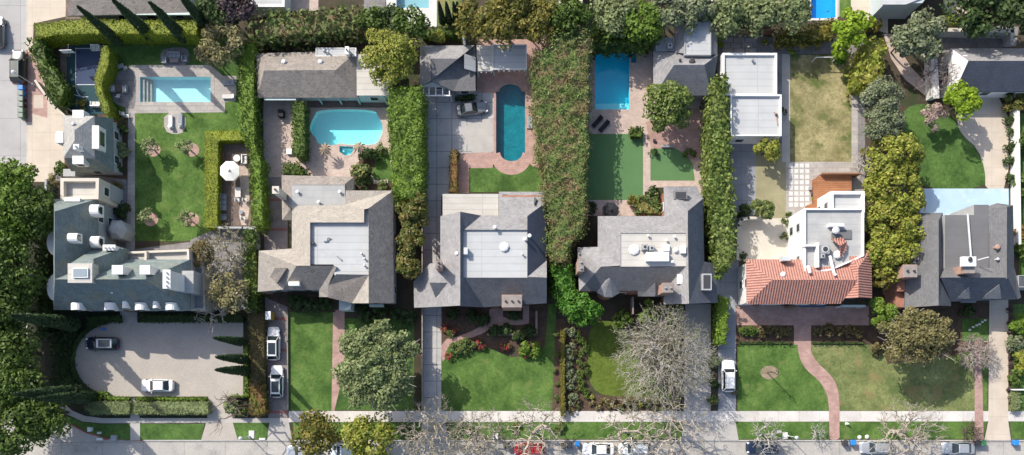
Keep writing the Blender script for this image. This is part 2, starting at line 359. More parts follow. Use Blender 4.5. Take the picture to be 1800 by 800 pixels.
M['straw'] = surf('straw_thatch', (0.33, 0.26, 0.185), (0.24, 0.19, 0.14), 2.0, 0.3, 9)
M['cushion'] = plain('pale_cushion_fabric', (0.62, 0.6, 0.58), 0.9, 0.1)
M['cushiongrey'] = plain('grey_cushion_fabric', (0.3, 0.31, 0.34), 0.9, 0.1)
M['canvas'] = plain('white_canvas', (0.78, 0.76, 0.71), 0.9, 0.1)
M['blackcanvas'] = plain('black_canvas', (0.035, 0.038, 0.045), 0.9, 0.1)
M['binblue'] = plain('blue_bin_plastic', (0.03, 0.22, 0.6), 0.45, 0.4)
M['bindark'] = plain('dark_bin_plastic', (0.045, 0.045, 0.05), 0.5, 0.4)
M['bingreen'] = plain('green_bin_plastic', (0.06, 0.2, 0.09), 0.5, 0.4)
M['bingrey'] = plain('grey_green_bin_plastic', (0.2, 0.24, 0.2), 0.5, 0.4)
M['yellow'] = plain('yellow_paint', (0.6, 0.38, 0.05), 0.5, 0.4)
M['lamp'] = paint('clear_lamp_lens', (0.7, 0.72, 0.74), 0.1)
M['tail'] = paint('red_lamp_lens', (0.35, 0.02, 0.02), 0.15)
M['carglass'] = glass('car_glass', (0.02, 0.03, 0.035))
M['chrome'] = paint('alloy_rim', (0.5, 0.5, 0.52), 0.25, 0.8)
M['tyre'] = M['black']
# foliage
M['L_lime'] = leafmat('clipped_yellow_green_leaf', (0.185, 0.215, 0.018), (0.135, 0.17, 0.016), 0.5, 0.4)
M['L_mid'] = leafmat('mid_green_leaf', (0.075, 0.115, 0.02), (0.05, 0.085, 0.016), 0.5, 0.5)
M['L_bright'] = leafmat('bright_green_leaf', (0.115, 0.18, 0.022), (0.085, 0.14, 0.02), 0.5, 0.45)
M['L_vivid'] = leafmat('vivid_lime_leaf', (0.21, 0.3, 0.02), (0.15, 0.23, 0.018), 0.6, 0.4, 0.35)
M['L_dark'] = leafmat('dark_green_leaf', (0.03, 0.055, 0.016), (0.045, 0.07, 0.02), 0.5, 0.5)
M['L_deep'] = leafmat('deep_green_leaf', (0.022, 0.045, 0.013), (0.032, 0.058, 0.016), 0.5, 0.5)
M['L_green'] = leafmat('fresh_green_leaf', (0.04, 0.125, 0.014), (0.065, 0.145, 0.018), 0.6, 0.5, 0.3)
M['L_yel'] = leafmat('golden_green_leaf', (0.19, 0.21, 0.03), (0.135, 0.165, 0.024), 0.6, 0.45, 0.25, (0.235, 0.225, 0.05))
M['L_gold'] = leafmat('olive_gold_leaf', (0.165, 0.135, 0.027), (0.11, 0.105, 0.022), 0.6, 0.45, 0.25, (0.075, 0.09, 0.016))
M['L_russet'] = leafmat('russet_and_green_leaf', (0.085, 0.125, 0.032), (0.155, 0.112, 0.058), 0.55, 0.32, 0.2, (0.1, 0.14, 0.04), .44, .6) #(0.1148, 0.1418, 0.0432), (0.1688, 0.1283, 0.0675), 0.6, 0.4, 0.2, (0.115, 0.16, 0.042))
M['L_rust'] = leafmat('rust_leaf', (0.19, 0.1, 0.04), (0.12, 0.09, 0.025), 0.7, 0.45, 0.2, (0.1, 0.11, 0.02))
M['L_redtip'] = leafmat('red_tipped_green_leaf', (0.09, 0.105, 0.022), (0.065, 0.085, 0.02), 0.7, 0.5, 0.2, (0.14, 0.1, 0.03))
M['L_olive'] = leafmat('grey_olive_leaf', (0.1653, 0.1938, 0.0855), (0.1311, 0.1653, 0.0684), 0.6, 0.45)
M['L_sage'] = leafmat('sage_leaf', (0.135, 0.16, 0.08), (0.1, 0.125, 0.06), 0.6, 0.45, 0.2, (0.17, 0.18, 0.125))
M['L_tan'] = leafmat('tan_olive_leaf', (0.2, 0.175, 0.085), (0.15, 0.14, 0.06), 0.6, 0.45)
M['L_brown'] = leafmat('brown_olive_leaf', (0.13, 0.1, 0.045), (0.09, 0.08, 0.03), 0.6, 0.45)
M['L_purple'] = leafmat('purple_brown_leaf', (0.085, 0.06, 0.065), (0.06, 0.045, 0.05), 0.6, 0.4)
M['L_blossom'] = leafmat('pale_pink_blossom', (0.36, 0.27, 0.245), (0.24, 0.18, 0.15), 0.8, 0.35)
M['L_flower'] = leafmat('red_flower_and_leaf', (0.3, 0.035, 0.05), (0.2, 0.05, 0.045), 1.0, 0.4, 0.2, (0.06, 0.1, 0.02))
M['L_pot'] = leafmat('multi_green_leaf', (0.09, 0.13, 0.04), (0.05, 0.085, 0.022), 1.0, 0.5, 0.2, (0.17, 0.16, 0.05))
M['L_bud'] = leafmat('pale_bud_leaf', (0.16, 0.17, 0.075), (0.2, 0.185, 0.11), 0.4, 0.4)
M['L_duo'] = leafmat('yellow_and_dark_green_leaf', (0.125, 0.165, 0.035), (0.06, 0.1, 0.022), 0.7, 0.5, 0.25, (0.165, 0.2, 0.06))
M['L_tan2'] = leafmat('dull_olive_brown_leaf', (0.1593, 0.1416, 0.06136), (0.118, 0.1121, 0.04484), 0.6, 0.45)
M['L_cyp'] = leafmat('cypress_leaf', (0.02, 0.04, 0.014), (0.028, 0.05, 0.018), 1.0, 0.35, 0.1)
# ------------------------------------------------------------------ pools first: they cut holes in the ground
def arc(cx, cy, rx, ry, a0, a1, n=14):
    return [(cx + rx * math.cos(math.radians(a0 + (a1 - a0) * i / n)), cy + ry * math.sin(math.radians(a0 + (a1 - a0) * i / n))) for i in range(n + 1)]

POOLS = {
    'formal': [(247, 136), (371, 136), (371, 180), (247, 180)],
    'freeform': [(558, 193), (660, 193), (665, 206), (671, 215), (673, 223), (672, 236), (667, 244), (662, 255), (610, 255), (596, 251), (592, 256),
                 (560, 255), (556, 243), (549, 236), (545, 227), (547, 216), (553, 206)],
    'spa': [(597, 257.5), (621, 257.5), (621, 266), (615, 273), (606, 274), (597, 267)],
    'teal': [(872, 162)] + arc(897, 162, 20, 13, 180, 360, 10) + [(923, 162), (923, 270)] + arc(899, 268, 20, 16, 0, 180, 10) + [(872, 270)],
    'square': [(1046, 89), (1106, 89), (1106, 193), (1046, 193)],
    'squarespa': [(1108, 91), (1118, 91), (1118, 111), (1108, 111)],
    'neighbour': [(697, -60), (754, -60), (754, 15), (697, 15)],
    'neighbourblue': [(1425, -60), (1468, -60), (1468, 33), (1425, 33)],
}
POOLS['freeform'] = smooth_poly(POOLS['freeform'], 2)
HOLES = {k: [W(x, y, 0)[:2] for x, y in p] for k, p in POOLS.items()}

SHN = {}
def sheet(name, polypx, mat, layer, holes=(), z0=G, it=0, world=False, uv=None):
    p = [(x, y) for x, y in polypx] if world else [W(x, y, 0)[:2] for x, y in polypx]
    if it: p = smooth_poly(p, it)
    SHN[layer] = SHN.get(layer, 0) + 1
    z = z0 + 0.0065 * layer + 0.0011 * (SHN[layer] % 6)
    loops = [[Vector((x, y, 0)) for x, y in p]] + [[Vector((x, y, 0)) for x, y in HOLES[h]] for h in holes]
    vs = [v for l in loops for v in l]
    tri = geometry.tessellate_polygon(loops)
    fs = []
    for t in tri:
        a, b, c = (vs[i] for i in t)
        fs.append(tuple(t) if (b - a).cross(c - a).z > 0 else tuple(reversed(t)))
    o = obj(name, [(v.x, v.y, z) for v in vs], fs, M[mat], keep=True)
    o['kind'] = 'structure'
    return o

ALLP = list(POOLS)
# base street level reaching the horizon, then the raised plots
o = sheet('ground', [(-1500, -1500), (1500, -1500), (1500, 1500), (-1500, 1500)], M and 'soil', 0, [k for k in ALLP], z0=-0.03, world=True)
plots = [(48, -320), (2300, -320), (2300, 775), (252, 775), (190, 771), (152, 760), (118, 742), (98, 722), (70, 690), (56, 655), (48, 600)]
sheet('plot_ground', plots, 'soil', -1, ALLP)
sheet('street', [(48, -320), (48, 600), (56, 655), (70, 690), (98, 722), (118, 742), (152, 760), (190, 771), (252, 775), (2300, 775), (2300, 905), (-200, 905), (-200, 775), (-80, 775), (-80, -320)], 'asphalt', 1, z0=0)
sheet('street_left', [(-80, -320), (47, -320), (47, 340), (-80, 340)], 'streetleft', 2, z0=0)
sheet('shrub_ground', [(-80, 340), (47, 340), (47, 600), (55, 660), (60, 700), (-80, 700)], 'darksoil', 3, z0=0)
# kerbs
def strip(name, pts, w, z0, z1, mat, label=None, cat=None, kind='structure'):
    P = [Vector(W(x, y, 0)[:2]) for x, y in pts]; b = MB()
    n = len(P); L_, Rr = [], []
    for i in range(n):
        d = (P[min(i + 1, n - 1)] - P[max(i - 1, 0)]).normalized(); q = Vector((-d.y, d.x)) * (w / 2)
        L_.append(P[i] + q); Rr.append(P[i] - q)
    v = [(p.x, p.y, z) for z in (z0, z1) for p in L_ + Rr]; f = []
    for i in range(n - 1):
        a, b2, c, d = i, i + 1, n + i + 1, n + i
        f += [(2 * n + a, 2 * n + d, 2 * n + c, 2 * n + b2), (a, 2 * n + a, 2 * n + b2, b2), (d, c, 2 * n + c, 2 * n + d)]
    f += [(0, n, 3 * n, 2 * n), (n - 1, 3 * n - 1, 4 * n - 1, 2 * n - 1)]
    o = obj(name, v, f, M[mat], keep=(kind == 'structure'))
    if kind: o['kind'] = kind
    if label: tag(o, label, cat)
    return o
strip('kerb', [(252, 774.2), (900, 774.2), (2300, 774.2)], 0.16, 0, 0.135, 'kerb')
strip('kerb_red', [(98, 722), (118, 742), (152, 760), (190, 770.5), (252, 774.2)], 0.2, 0, 0.135, 'kerbred')
strip('kerb_left', [(48, -320), (48, 88)], 0.16, 0, 0.135, 'kerb')
strip('kerb_red_left', [(48.5, 88), (48.5, 215)], 0.2, 0, 0.135, 'kerbred')
strip('kerb_left', [(48, 215), (48, 600), (56, 655), (70, 690), (98, 722)], 0.16, 0, 0.135, 'kerb')

# ---- corner plot (far left)
sheet('pavement', [(49, -320), (130, -320), (116, 30), (60, 42), (58, 95), (95, 190), (114, 203), (114, 312), (82, 320), (49, 320)], 'cream', 1)
sheet('pavement_strip', [(50, 92), (57, 92), (57, 215), (50, 215)], 'pinkbrick', 2)
sheet('pavement_brick', [(57.5, 95), (62, 95), (80, 160), (84, 163), (84, 208), (57.5, 200)], 'pinkbrick', 2)
sheet('pavement_panel', [(60, 168), (77, 168), (77, 191), (60, 191)], 'cream', 3)
sheet('drive_dark', [(118, -100), (345, -100), (345, 34), (116, 34)], 'brownpatio', 1)
sheet('sport_court', [(108, 72), (188, 72), (188, 200), (150, 205), (108, 180)], 'sportteal', 1)
sheet('sport_court_key', [(134, 86), (178, 86), (178, 149), (134, 149)], 'sportblue', 2)
for pts in ([(134, 84), (134, 150)], [(134, 149.5), (168, 149.5)], [(136, 86), (178, 86)],
            arc(150, 150, 16, 22, 180, 90, 8), [(118, 160), (128, 166), (142, 170), (156, 171)]):
    strip('court_line', pts, 0.1, G + 0.012, G + 0.03, 'line')
sheet('side_path', [(107, 82), (118, 82), (118, 163), (107, 163)], 'brownpatio', 2)
sheet('yard_ground', [(190, 66), (345, 66), (420, 66), (420, 200), (190, 200)], 'lawn2', 1, ['formal'])
sheet('lawn', [(238, 190), (395, 190), (395, 178), (441, 178), (441, 240), (384, 246), (382, 402), (330, 424), (238, 424)], 'lawn', 2)
sheet('pool_terrace', [(228, 115), (371, 115), (392, 134), (416, 134), (416, 178), (396, 180), (396, 198), (222, 200), (222, 150)], 'stone', 3, ['formal'])
sheet('dining_terrace', smooth_poly([(190, 135), (205, 128), (240, 116), (240, 192), (228, 192), (200, 182), (188, 165)], 2), 'darkstone', 4)
sheet('sofa_terrace', smooth_poly([(283, 90), (300, 84), (325, 84), (334, 92), (334, 116), (283, 116)], 1), 'darkstone', 4)
sheet('lounger_terrace', smooth_poly([(289, 199), (327, 199), (327, 232), (308, 238), (289, 230)], 1), 'stone', 4)
sheet('garden_path', [(226, 196), (238, 196), (238, 442), (222, 442), (225, 330)], 'stone', 3)
sheet('garden_bed', [(114, 202), (226, 197), (224, 330), (175, 330), (114, 312)], 'mulch', 1)
sheet('courtyard', [(96, 300), (224, 316), (224, 440), (340, 425), (342, 470), (96, 480)], 'darkstone', 2)
sheet('patio', [(384, 246), (438, 246), (442, 398), (383, 398)], 'brownpatio', 3)
sheet('patio_edge', smooth_poly([(419, 286), (437, 280), (440, 396), (420, 396), (424, 330)], 1), 'palebrick', 4)
for cx, cy in ((270, 264), (338, 264), (266, 386), (338, 386)):
    sheet('tree_ring', arc(cx, cy, 13, 12, 0, 340, 14), 'pinkbrick', 3)
sheet('shrub_bed', [(49, 330), (98, 318), (98, 548), (49, 700)], 'darksoil', 1)  # near-black soil carries the deep shade beside the wall
sheet('side_yard', [(335, 400), (450, 398), (450, 550), (335, 550)], 'darkstone', 1)
sheet('front_bed', [(80, 545), (440, 545), (440, 740), (118, 740), (96, 715), (80, 690)], 'darksoil', 1)  # dark soil holds the tree shade in its colour
sheet('motor_court', [(428, 567), (196, 567)] + arc(198, 632, 70, 65, 270, 90, 16) + [(428, 697)], 'court', 3)
sheet('front_step', [(212, 545), (242, 545), (242, 568), (212, 568)], 'stone', 4)
sheet('driveway', [(367, 697), (399, 697), (411, 736), (420, 774), (354, 774), (365, 736)], 'court', 4)
sheet('sidewalk_left', [(112, 708), (128, 722), (150, 731), (180, 735), (510, 735), (510, 743), (180, 744), (146, 741), (118, 728), (104, 714)], 'apron', 5)
sheet('garden_path', [(230, 700), (238, 700), (247, 736), (247, 774), (230, 774)], 'apron', 6)
for p in ([(116, 730), (146, 742), (180, 745), (230, 745), (230, 774), (190, 770), (152, 758), (120, 740)],
          [(247, 745), (360, 745), (354, 773), (247, 773)], [(410, 743), (472, 743), (472, 772), (418, 772)]):
    sheet('verge_lawn', p, 'lawn2', 5)

# ---- second plot
sheet('driveway', [(462, 178), (506, 178), (506, 735), (472, 735), (466, 500)], 'brickdrive', 1)
for y in (296, 349, 401, 558, 613, 722):
    sheet('driveway_band', [(466, y), (505, y), (505, y + 5), (466, y + 5)], 'redbrick', 2)
sheet('driveway_apron', [(475, 735), (507, 735), (514, 774), (470, 774)], 'apron', 6)
sheet('pool_patio', [(464, 172), (640, 172), (690, 172), (690, 312), (640, 330), (495, 312), (464, 312)], 'palebrick', 3, ['freeform', 'spa'])
sheet('pool_patio_dark', [(540, 172), (684, 172), (684, 190), (540, 190)], 'brownpatio', 4)
sheet('lawn_corner', [(640, 272), (682, 262), (692, 318), (664, 322), (648, 300)], 'lawn2', 4)
sheet('stepping_path', [(652, 318), (682, 316), (682, 322), (652, 324)], 'palebrick', 5)
sheet('shrub_bed', [(618, 300), (650, 262), (664, 270), (650, 320), (690, 324), (690, 340), (618, 340)], 'mulch', 4)
sheet('front_lawn', [(506, 545), (588, 545), (588, 722), (506, 722)], 'lawn', 3)
sheet('front_bed', [(588, 540), (735, 540), (740, 722), (588, 722)], 'soil', 2)
sheet('front_lawn', [(600, 560), (728, 560), (728, 721), (588, 721)], 'lawn2', 3)
sheet('front_path', [(586, 545), (606, 545), (606, 650), (588, 722), (583, 722)], 'pinkbrick', 4)
sheet('front_lawn_bed', [(460, 510), (590, 522), (590, 549), (506, 549), (506, 540), (460, 520)], 'mulch', 5)
sheet('sidewalk', [(508, 722.5), (2300, 722.5), (2300, 740), (508, 742)], 'sidewalk', 7)
for p in ([(515, 742), (700, 742), (742, 742), (740, 772), (518, 772)], [(790, 742), (1200, 741), (1198, 772), (788, 772)],
          [(1292, 740), (1456, 740), (1456, 772), (1298, 772)], [(1476, 740), (1712, 739), (1712, 772), (1476, 772)],
          [(1728, 739), (1734, 739), (1729, 772), (1725, 772)], [(1774, 739), (2300, 739), (2300, 772), (1777, 772)]):
    sheet('verge_lawn', p, 'lawn', 3)

# ---- third plot
sheet('driveway', [(738, 160), (870, 160), (870, 270), (812, 272), (798, 262), (798, 345), (776, 345), (776, 723), (744, 723), (742, 400)], 'drive', 1)
sheet('driveway_apron', [(742, 742), (782, 742), (790, 774), (738, 774)], 'apron', 6)
sheet('pool_patio', [(838, 70), (960, 70), (960, 300), (940, 293), (925, 300)] + arc(899, 278, 34, 30, 20, 160, 10) + [(866, 296), (824, 296), (824, 340), (804, 340), (804, 282), (812, 270), (869, 268), (869, 164), (838, 164)], 'pinkbrick', 4, ['teal'])
sheet('rear_lawn', [(825, 296), (866, 296)] + list(reversed(arc(899, 278, 34, 30, 20, 150, 10))) + [(938, 294), (952, 300), (956, 338), (825, 338)], 'lawn2', 6)
sheet('light_slab', [(822, 218), (866, 208), (866, 268), (830, 268), (812, 240)], 'apron', 3)
sheet('front_bed', [(776, 535), (966, 535), (966, 612), (776, 612)], 'mulch', 2)
sheet('front_lawn', [(777, 612), (800, 600), (830, 618), (860, 612), (900, 628), (936, 625), (958, 608), (962, 560), (964, 535), (978, 535), (974, 640), (970, 722), (777, 722)], 'lawn', 4)
sheet('front_path', smooth_poly([(860, 540), (884, 540), (884, 562), (930, 562), (930, 571), (872, 572), (838, 592), (800, 600), (784, 614), (782, 634), (776, 634), (776, 598), (812, 590), (846, 574), (860, 560)], 1), 'pinkbrick', 5)
sheet('front_path', [(919, 537), (930, 537), (930, 564), (919, 564)], 'pinkbrick', 6)
sheet('flower_bed', [(968, 560), (1000, 560), (1030, 580), (1036, 722), (970, 722), (974, 640)], 'mulch', 3)
# ---- fourth plot
sheet('pool_patio', [(1030, 72), (1150, 72), (1246, 170), (1246, 345), (1225, 345), (1225, 330), (1145, 330), (1145, 350), (1160, 380), (1030, 380)], 'palebrick', 2, ['square', 'squarespa'])
sheet('patio_shaded', [(1135, 215), (1244, 185), (1244, 262), (1210, 300), (1205, 275), (1180, 262), (1144, 262)], 'pinkbrick', 3)
sheet('artificial_lawn', [(1026, 236), (1108, 236), (1130, 232), (1130, 352), (1026, 352)], 'turf', 4)
sheet('artificial_lawn', [(1143, 262), (1186, 261), (1206, 272), (1217, 288), (1221, 318), (1143, 318)], 'turf', 4)
sheet('front_lawn', smooth_poly([(1032, 600), (1040, 568), (1068, 562), (1096, 575), (1110, 620), (1180, 690), (1180, 705), (1100, 700), (1034, 690)], 2), 'lawnlime', 4)
sheet('front_bed', [(1000, 530), (1206, 530), (1206, 722), (1000, 722)], 'soil', 1)
sheet('flower_bed', [(1034, 694), (1200, 702), (1202, 722), (1034, 722)], 'mulch', 5)
sheet('driveway', [(1204, 535), (1252, 535), (1248, 742), (1202, 742)], 'apron', 5)
sheet('driveway_apron', [(1200, 742), (1292, 740), (1298, 774), (1198, 774)], 'apron', 8)
sheet('driveway', [(1262, 480), (1293, 480), (1293, 742), (1262, 742)], 'drivegrey', 6)
sheet('shrub_bed', [(1249, 535), (1262, 535), (1262, 722), (1249, 722)], 'soil', 6)
# ---- fifth plot
sheet('side_yard', [(1262, 55), (1392, 70), (1392, 100), (1380, 100), (1380, 250), (1262, 250)], 'darkstone', 1)
for r_ in range(3):
    for c_ in range(3):
        x0 = 1270 + c_ * 20 - (r_ % 2) * 6; y0 = 68 + r_ * 9
        sheet('paving_slab', [(x0, y0), (x0 + 18, y0), (x0 + 18, y0 + 7.5), (x0, y0 + 7.5)], 'stone', 2)
sheet('side_yard', [(1380, 68), (1520, 68), (1520, 300), (1497, 300), (1497, 96), (1380, 96)], 'darkstone', 2)
sheet('side_path', [(1374, 96), (1388, 96), (1388, 285), (1374, 285)], 'apron', 3)
sheet('side_path', [(1496, 160), (1507, 160), (1507, 300), (1496, 300)], 'stone', 3)
sheet('rear_lawn', [(1388, 97), (1496, 97), (1496, 285), (1388, 285)], 'lawndry', 4)
sheet('driveway', [(1278, 245), (1328, 245), (1328, 390), (1300, 390), (1296, 540), (1278, 540)], 'drivegrey', 2)
sheet('sand_lawn', [(1328, 252), (1382, 252), (1382, 386), (1328, 386)], 'sand', 3)
sheet('courtyard', [(1299, 384), (1386, 384), (1420, 460), (1299, 460)], 'beige', 4)
sheet('terrace', [(1381, 284), (1520, 284), (1520, 345), (1430, 366), (1381, 390)], 'stone', 4)
for i in range(4):
    for j in range(8):
        x, y = 1386 + i * 9.6, 288 + j * 9.8
        sheet('paving_slab', [(x, y), (x + 7, y), (x + 7, y + 7.2), (x, y + 7.2)], 'paver', 6)
sheet('front_patio', [(1288, 538), (1527, 538), (1527, 572), (1288, 572)], 'pinkbrick', 3)
sheet('front_bed', [(1292, 572), (1520, 572), (1520, 604), (1292, 604)], 'mulch', 2)
sheet('front_step', [(1395, 566), (1425, 566), (1425, 606), (1395, 606)], 'pinkbrick', 5)
sheet('front_lawn', [(1296, 606), (1420, 606), (1460, 690), (1462, 722), (1296, 722)], 'lawn', 3)
sheet('front_lawn', [(1418, 606), (1545, 606), (1560, 640), (1712, 620), (1712, 722), (1460, 722)], 'lawny', 3)
sheet('front_path', smooth_poly([(1401, 600), (1425, 600), (1424, 618), (1436, 638), (1456, 655), (1470, 675), (1475, 700), (1475, 760), (1475, 773), (1457, 773), (1457, 760), (1456, 705), (1450, 685), (1438, 668), (1418, 652), (1406, 634), (1402, 615)], 1), 'pinkbrick', 8)
sheet('tree_ring', arc(1352, 655, 16, 12, 0, 340, 16), 'baresoil', 5)
# ---- sixth plot
sheet('garden_path', [(1552, 60), (1564, 60), (1600, 118), (1640, 160), (1630, 172), (1590, 140), (1566, 104)], 'palebrick', 1)
sheet('rear_lawn', smooth_poly([(1585, 200), (1600, 185), (1640, 182), (1672, 200), (1690, 235), (1720, 268), (1731, 300), (1731, 333), (1622, 333), (1600, 300)], 1), 'lawn2', 3)
sheet('driveway', smooth_poly([(1690, 165), (1772, 165), (1772, 340), (1731, 336), (1731, 300), (1718, 262), (1690, 238), (1680, 215)], 1), 'cream', 4)
sheet('terrace', [(1600, 332), (1772, 332), (1772, 400), (1600, 400)], 'bluepatio', 5)
sheet('side_strip', [(1779, 190), (1789, 190), (1791, 430), (1779, 430)], 'paver', 3)
sheet('rear_lawn', [(1790, 200), (2000, 200), (2000, 500), (1790, 500)], 'lawn', 2)
sheet('front_bed', [(1520, 535), (1740, 535), (1740, 640), (1530, 640)], 'mulch', 1)
sheet('front_lawn', [(1690, 560), (1740, 560), (1740, 600), (1690, 600)], 'lawn2', 2)
sheet('front_lawn', [(1690, 620), (1735, 610), (1735, 722), (1690, 722)], 'lawn', 2)
sheet('front_path', [(1712, 600), (1724, 600), (1728, 773), (1712, 773)], 'pinkbrick', 8)
sheet('driveway', [(1738, 525), (1771, 525), (1771, 740), (1776, 774), (1729, 774), (1736, 740)], 'cream', 9)
sheet('side_bed', [(1771, 535), (1780, 535), (1780, 722), (1771, 722)], 'mulch', 3)
sheet('front_lawn', [(1780, 535), (2100, 535), (2100, 722), (1780, 722)], 'lawn2', 2)
# ---- plots behind, beyond the top edge
sheet('terrace', [(440, -60), (560, -60), (560, 20), (440, 20)], 'palebrick', 1)
sheet('terrace', [(676, -60), (768, -60), (768, 48), (735, 48), (680, 18)], 'paver', 2, ['neighbour'])
sheet('rear_lawn', [(768, -60), (812, -60), (812, 46), (768, 46)], 'lawny', 2)
sheet('dark_terrace', [(640, -60), (678, -60), (678, 40), (640, 40)], 'darkstone', 2)
sheet('terrace', [(1405, -60), (1475, -60), (1475, 30), (1405, 40)], 'apron', 2, ['neighbourblue'])
sheet('rear_lawn', [(1475, -60), (1495, -60), (1495, 30), (1475, 30)], 'lawn', 3)
sheet('driveway', [(1495, -60), (1560, -60), (1560, 60), (1495, 40)], 'cream', 2)
sheet('terrace', [(1650, -60), (1710, -60), (1700, 25), (1660, 25)], 'palebrick', 2)
sheet('terrace', [(1640, 42), (1790, 48), (1785, 82), (1640, 95)], 'darkstone', 2)

# ---- the pools themselves
def pool(key, label, depth, floor, wall, water, coping=None, cw=0.35, zt=None, cat='swimming pool', name='swimming_pool', steps=None, group=None):
    P = ccw(HOLES[key]); n = len(P)
    cx = sum(p[0] for p in P) / n; cy = sum(p[1] for p in P) / n
    t = thing(name, label, cat, (cx, cy, G), group=group)
    b = MB(); zf = G - depth; zt = G + 0.03 if zt is None else zt
    b.add([(p[0], p[1], zf) for p in P], [tuple(range(n))])
    for i in range(n):
        p, q = P[i], P[(i + 1) % n]
        b.add([(p[0], p[1], zf), (q[0], q[1], zf), (q[0], q[1], zt), (p[0], p[1], zt)], [(0, 3, 2, 1)])
    b.build('basin', M[floor], t)
    obj('water', [(p[0], p[1], G - 0.1) for p in P], [tuple(range(n))], M[water], t)
    if coping:
        o_ = inset(P, -cw); v = []; f = []
        for i in range(n):
            j = (i + 1) % n; k = len(v)
            v += [(P[i][0], P[i][1], zt), (P[j][0], P[j][1], zt), (o_[j][0], o_[j][1], zt), (o_[i][0], o_[i][1], zt), (o_[j][0], o_[j][1], G), (o_[i][0], o_[i][1], G)]
            f += [(k, k + 3, k + 2, k + 1), (k + 3, k + 5, k + 4, k + 2)]
        obj('coping', v, f, M[coping], t)
    if steps: steps(t, zf)
    return t

M['plaster'] = surf('pool_plaster_pale', (0.48, 0.75, 0.77), (0.44, 0.72, 0.75), 0.6, 0.03, 5)
M['plasterwhite'] = surf('pool_plaster_white', (0.8, 0.88, 0.87), (0.77, 0.86, 0.86), 0.6, 0.03, 5)
M['plasterblue'] = surf('pool_plaster_blue', (0.08, 0.72, 0.85), (0.07, 0.66, 0.82), 0.5, 0.04, 4)
M['plasterdeep'] = surf('pool_plaster_deep_blue', (0.05, 0.38, 0.78), (0.045, 0.34, 0.74), 0.5, 0.04, 4)
M['plasterteal'] = surf('pool_plaster_teal', (0.02, 0.2, 0.245), (0.014, 0.14, 0.185), 0.8, 0.2, 3)
M['plastergrey'] = surf('pool_plaster_grey', (0.3, 0.46, 0.5), (0.27, 0.42, 0.47), 0.5, 0.04, 4)
M['W_clear'] = watermat('pool_water_clear', (0.84, 0.96, 0.975))
M['W_cyan'] = watermat('pool_water_cyan', (0.52, 0.965, 0.985))
M['W_blue'] = watermat('pool_water_blue', (0.5, 0.93, 0.99))
M['W_teal'] = watermat('pool_water_teal', (0.5, 0.95, 0.95))

def steps_formal(t, zf):
    b = MB()
    for k in range(3):
        x0, y0 = W(248.5 + k * 5, 178.5)[:2]; x1, y1 = W(253 + k * 5, 137.5)[:2]
        b.box(x0, y0, zf + 0.003, x1, y1, G - 0.3 - k * 0.25)
    b.build('step', M['stone'], t)
pool('formal', 'rectangular pale blue pool with broad stone surround and steps at its left end', 1.3, 'plaster', None, 'W_clear', 'stone', 0.55, G + 0.045, steps=steps_formal)
pool('freeform', 'bright cyan pool with a curved outline between the shake roofed houses', 1.2, 'plasterwhite', None, 'W_cyan', 'palebrick', 0.3)
def steps_spa(t, zf):
    b = MB(); x0, y0 = W(600, 266)[:2]; x1, y1 = W(604, 262)[:2]; b.box(x0, y0, zf + .003, x1, y1, G - .45)
    x0, y0 = W(600, 262)[:2]; x1, y1 = W(619, 259)[:2]; b.box(x0 + .002, y0 + .002, zf + .003, x1, y1, G - .45)
    b.build('seat', M['plasterwhite'], t)
pool('spa', 'small square spa set into the patio edge of the bright cyan pool', 0.9, 'plaster', None, 'W_cyan', 'palebrick', 0.25, G + 0.05, 'spa', 'spa_pool', steps_spa)
pool('teal', 'long dark teal pool with a rounded brick edge at both ends', 1.3, 'plasterteal', None, 'W_teal', 'pinkbrick', 0.35, G + 0.04)
pool('square', 'plain rectangular deep blue pool beside the tall russet hedge', 1.4, 'plasterblue', None, 'W_blue', 'palebrick', 0.28, steps=lambda t, zf: MB().box(*W(1047, 192.5)[:2], zf + .003, *W(1105.5, 181)[:2], G - .45).build('step', M['plasterwhite'], t))
pool('squarespa', 'little square spa at the upper right corner of the deep blue pool', 0.9, 'plasterblue', None, 'W_blue', 'palebrick', 0.15, G + .05, 'spa', 'spa_pool')
pool('neighbour', 'grey blue pool cut off by the top edge left of four dark cypresses', 1.2, 'plastergrey', None, 'W_clear', 'paver', 0.3)
pool('neighbourblue', 'saturated blue pool at the top edge above the olive bushes', 1.5, 'plasterdeep', None, 'W_blue', 'paver', 0.3)
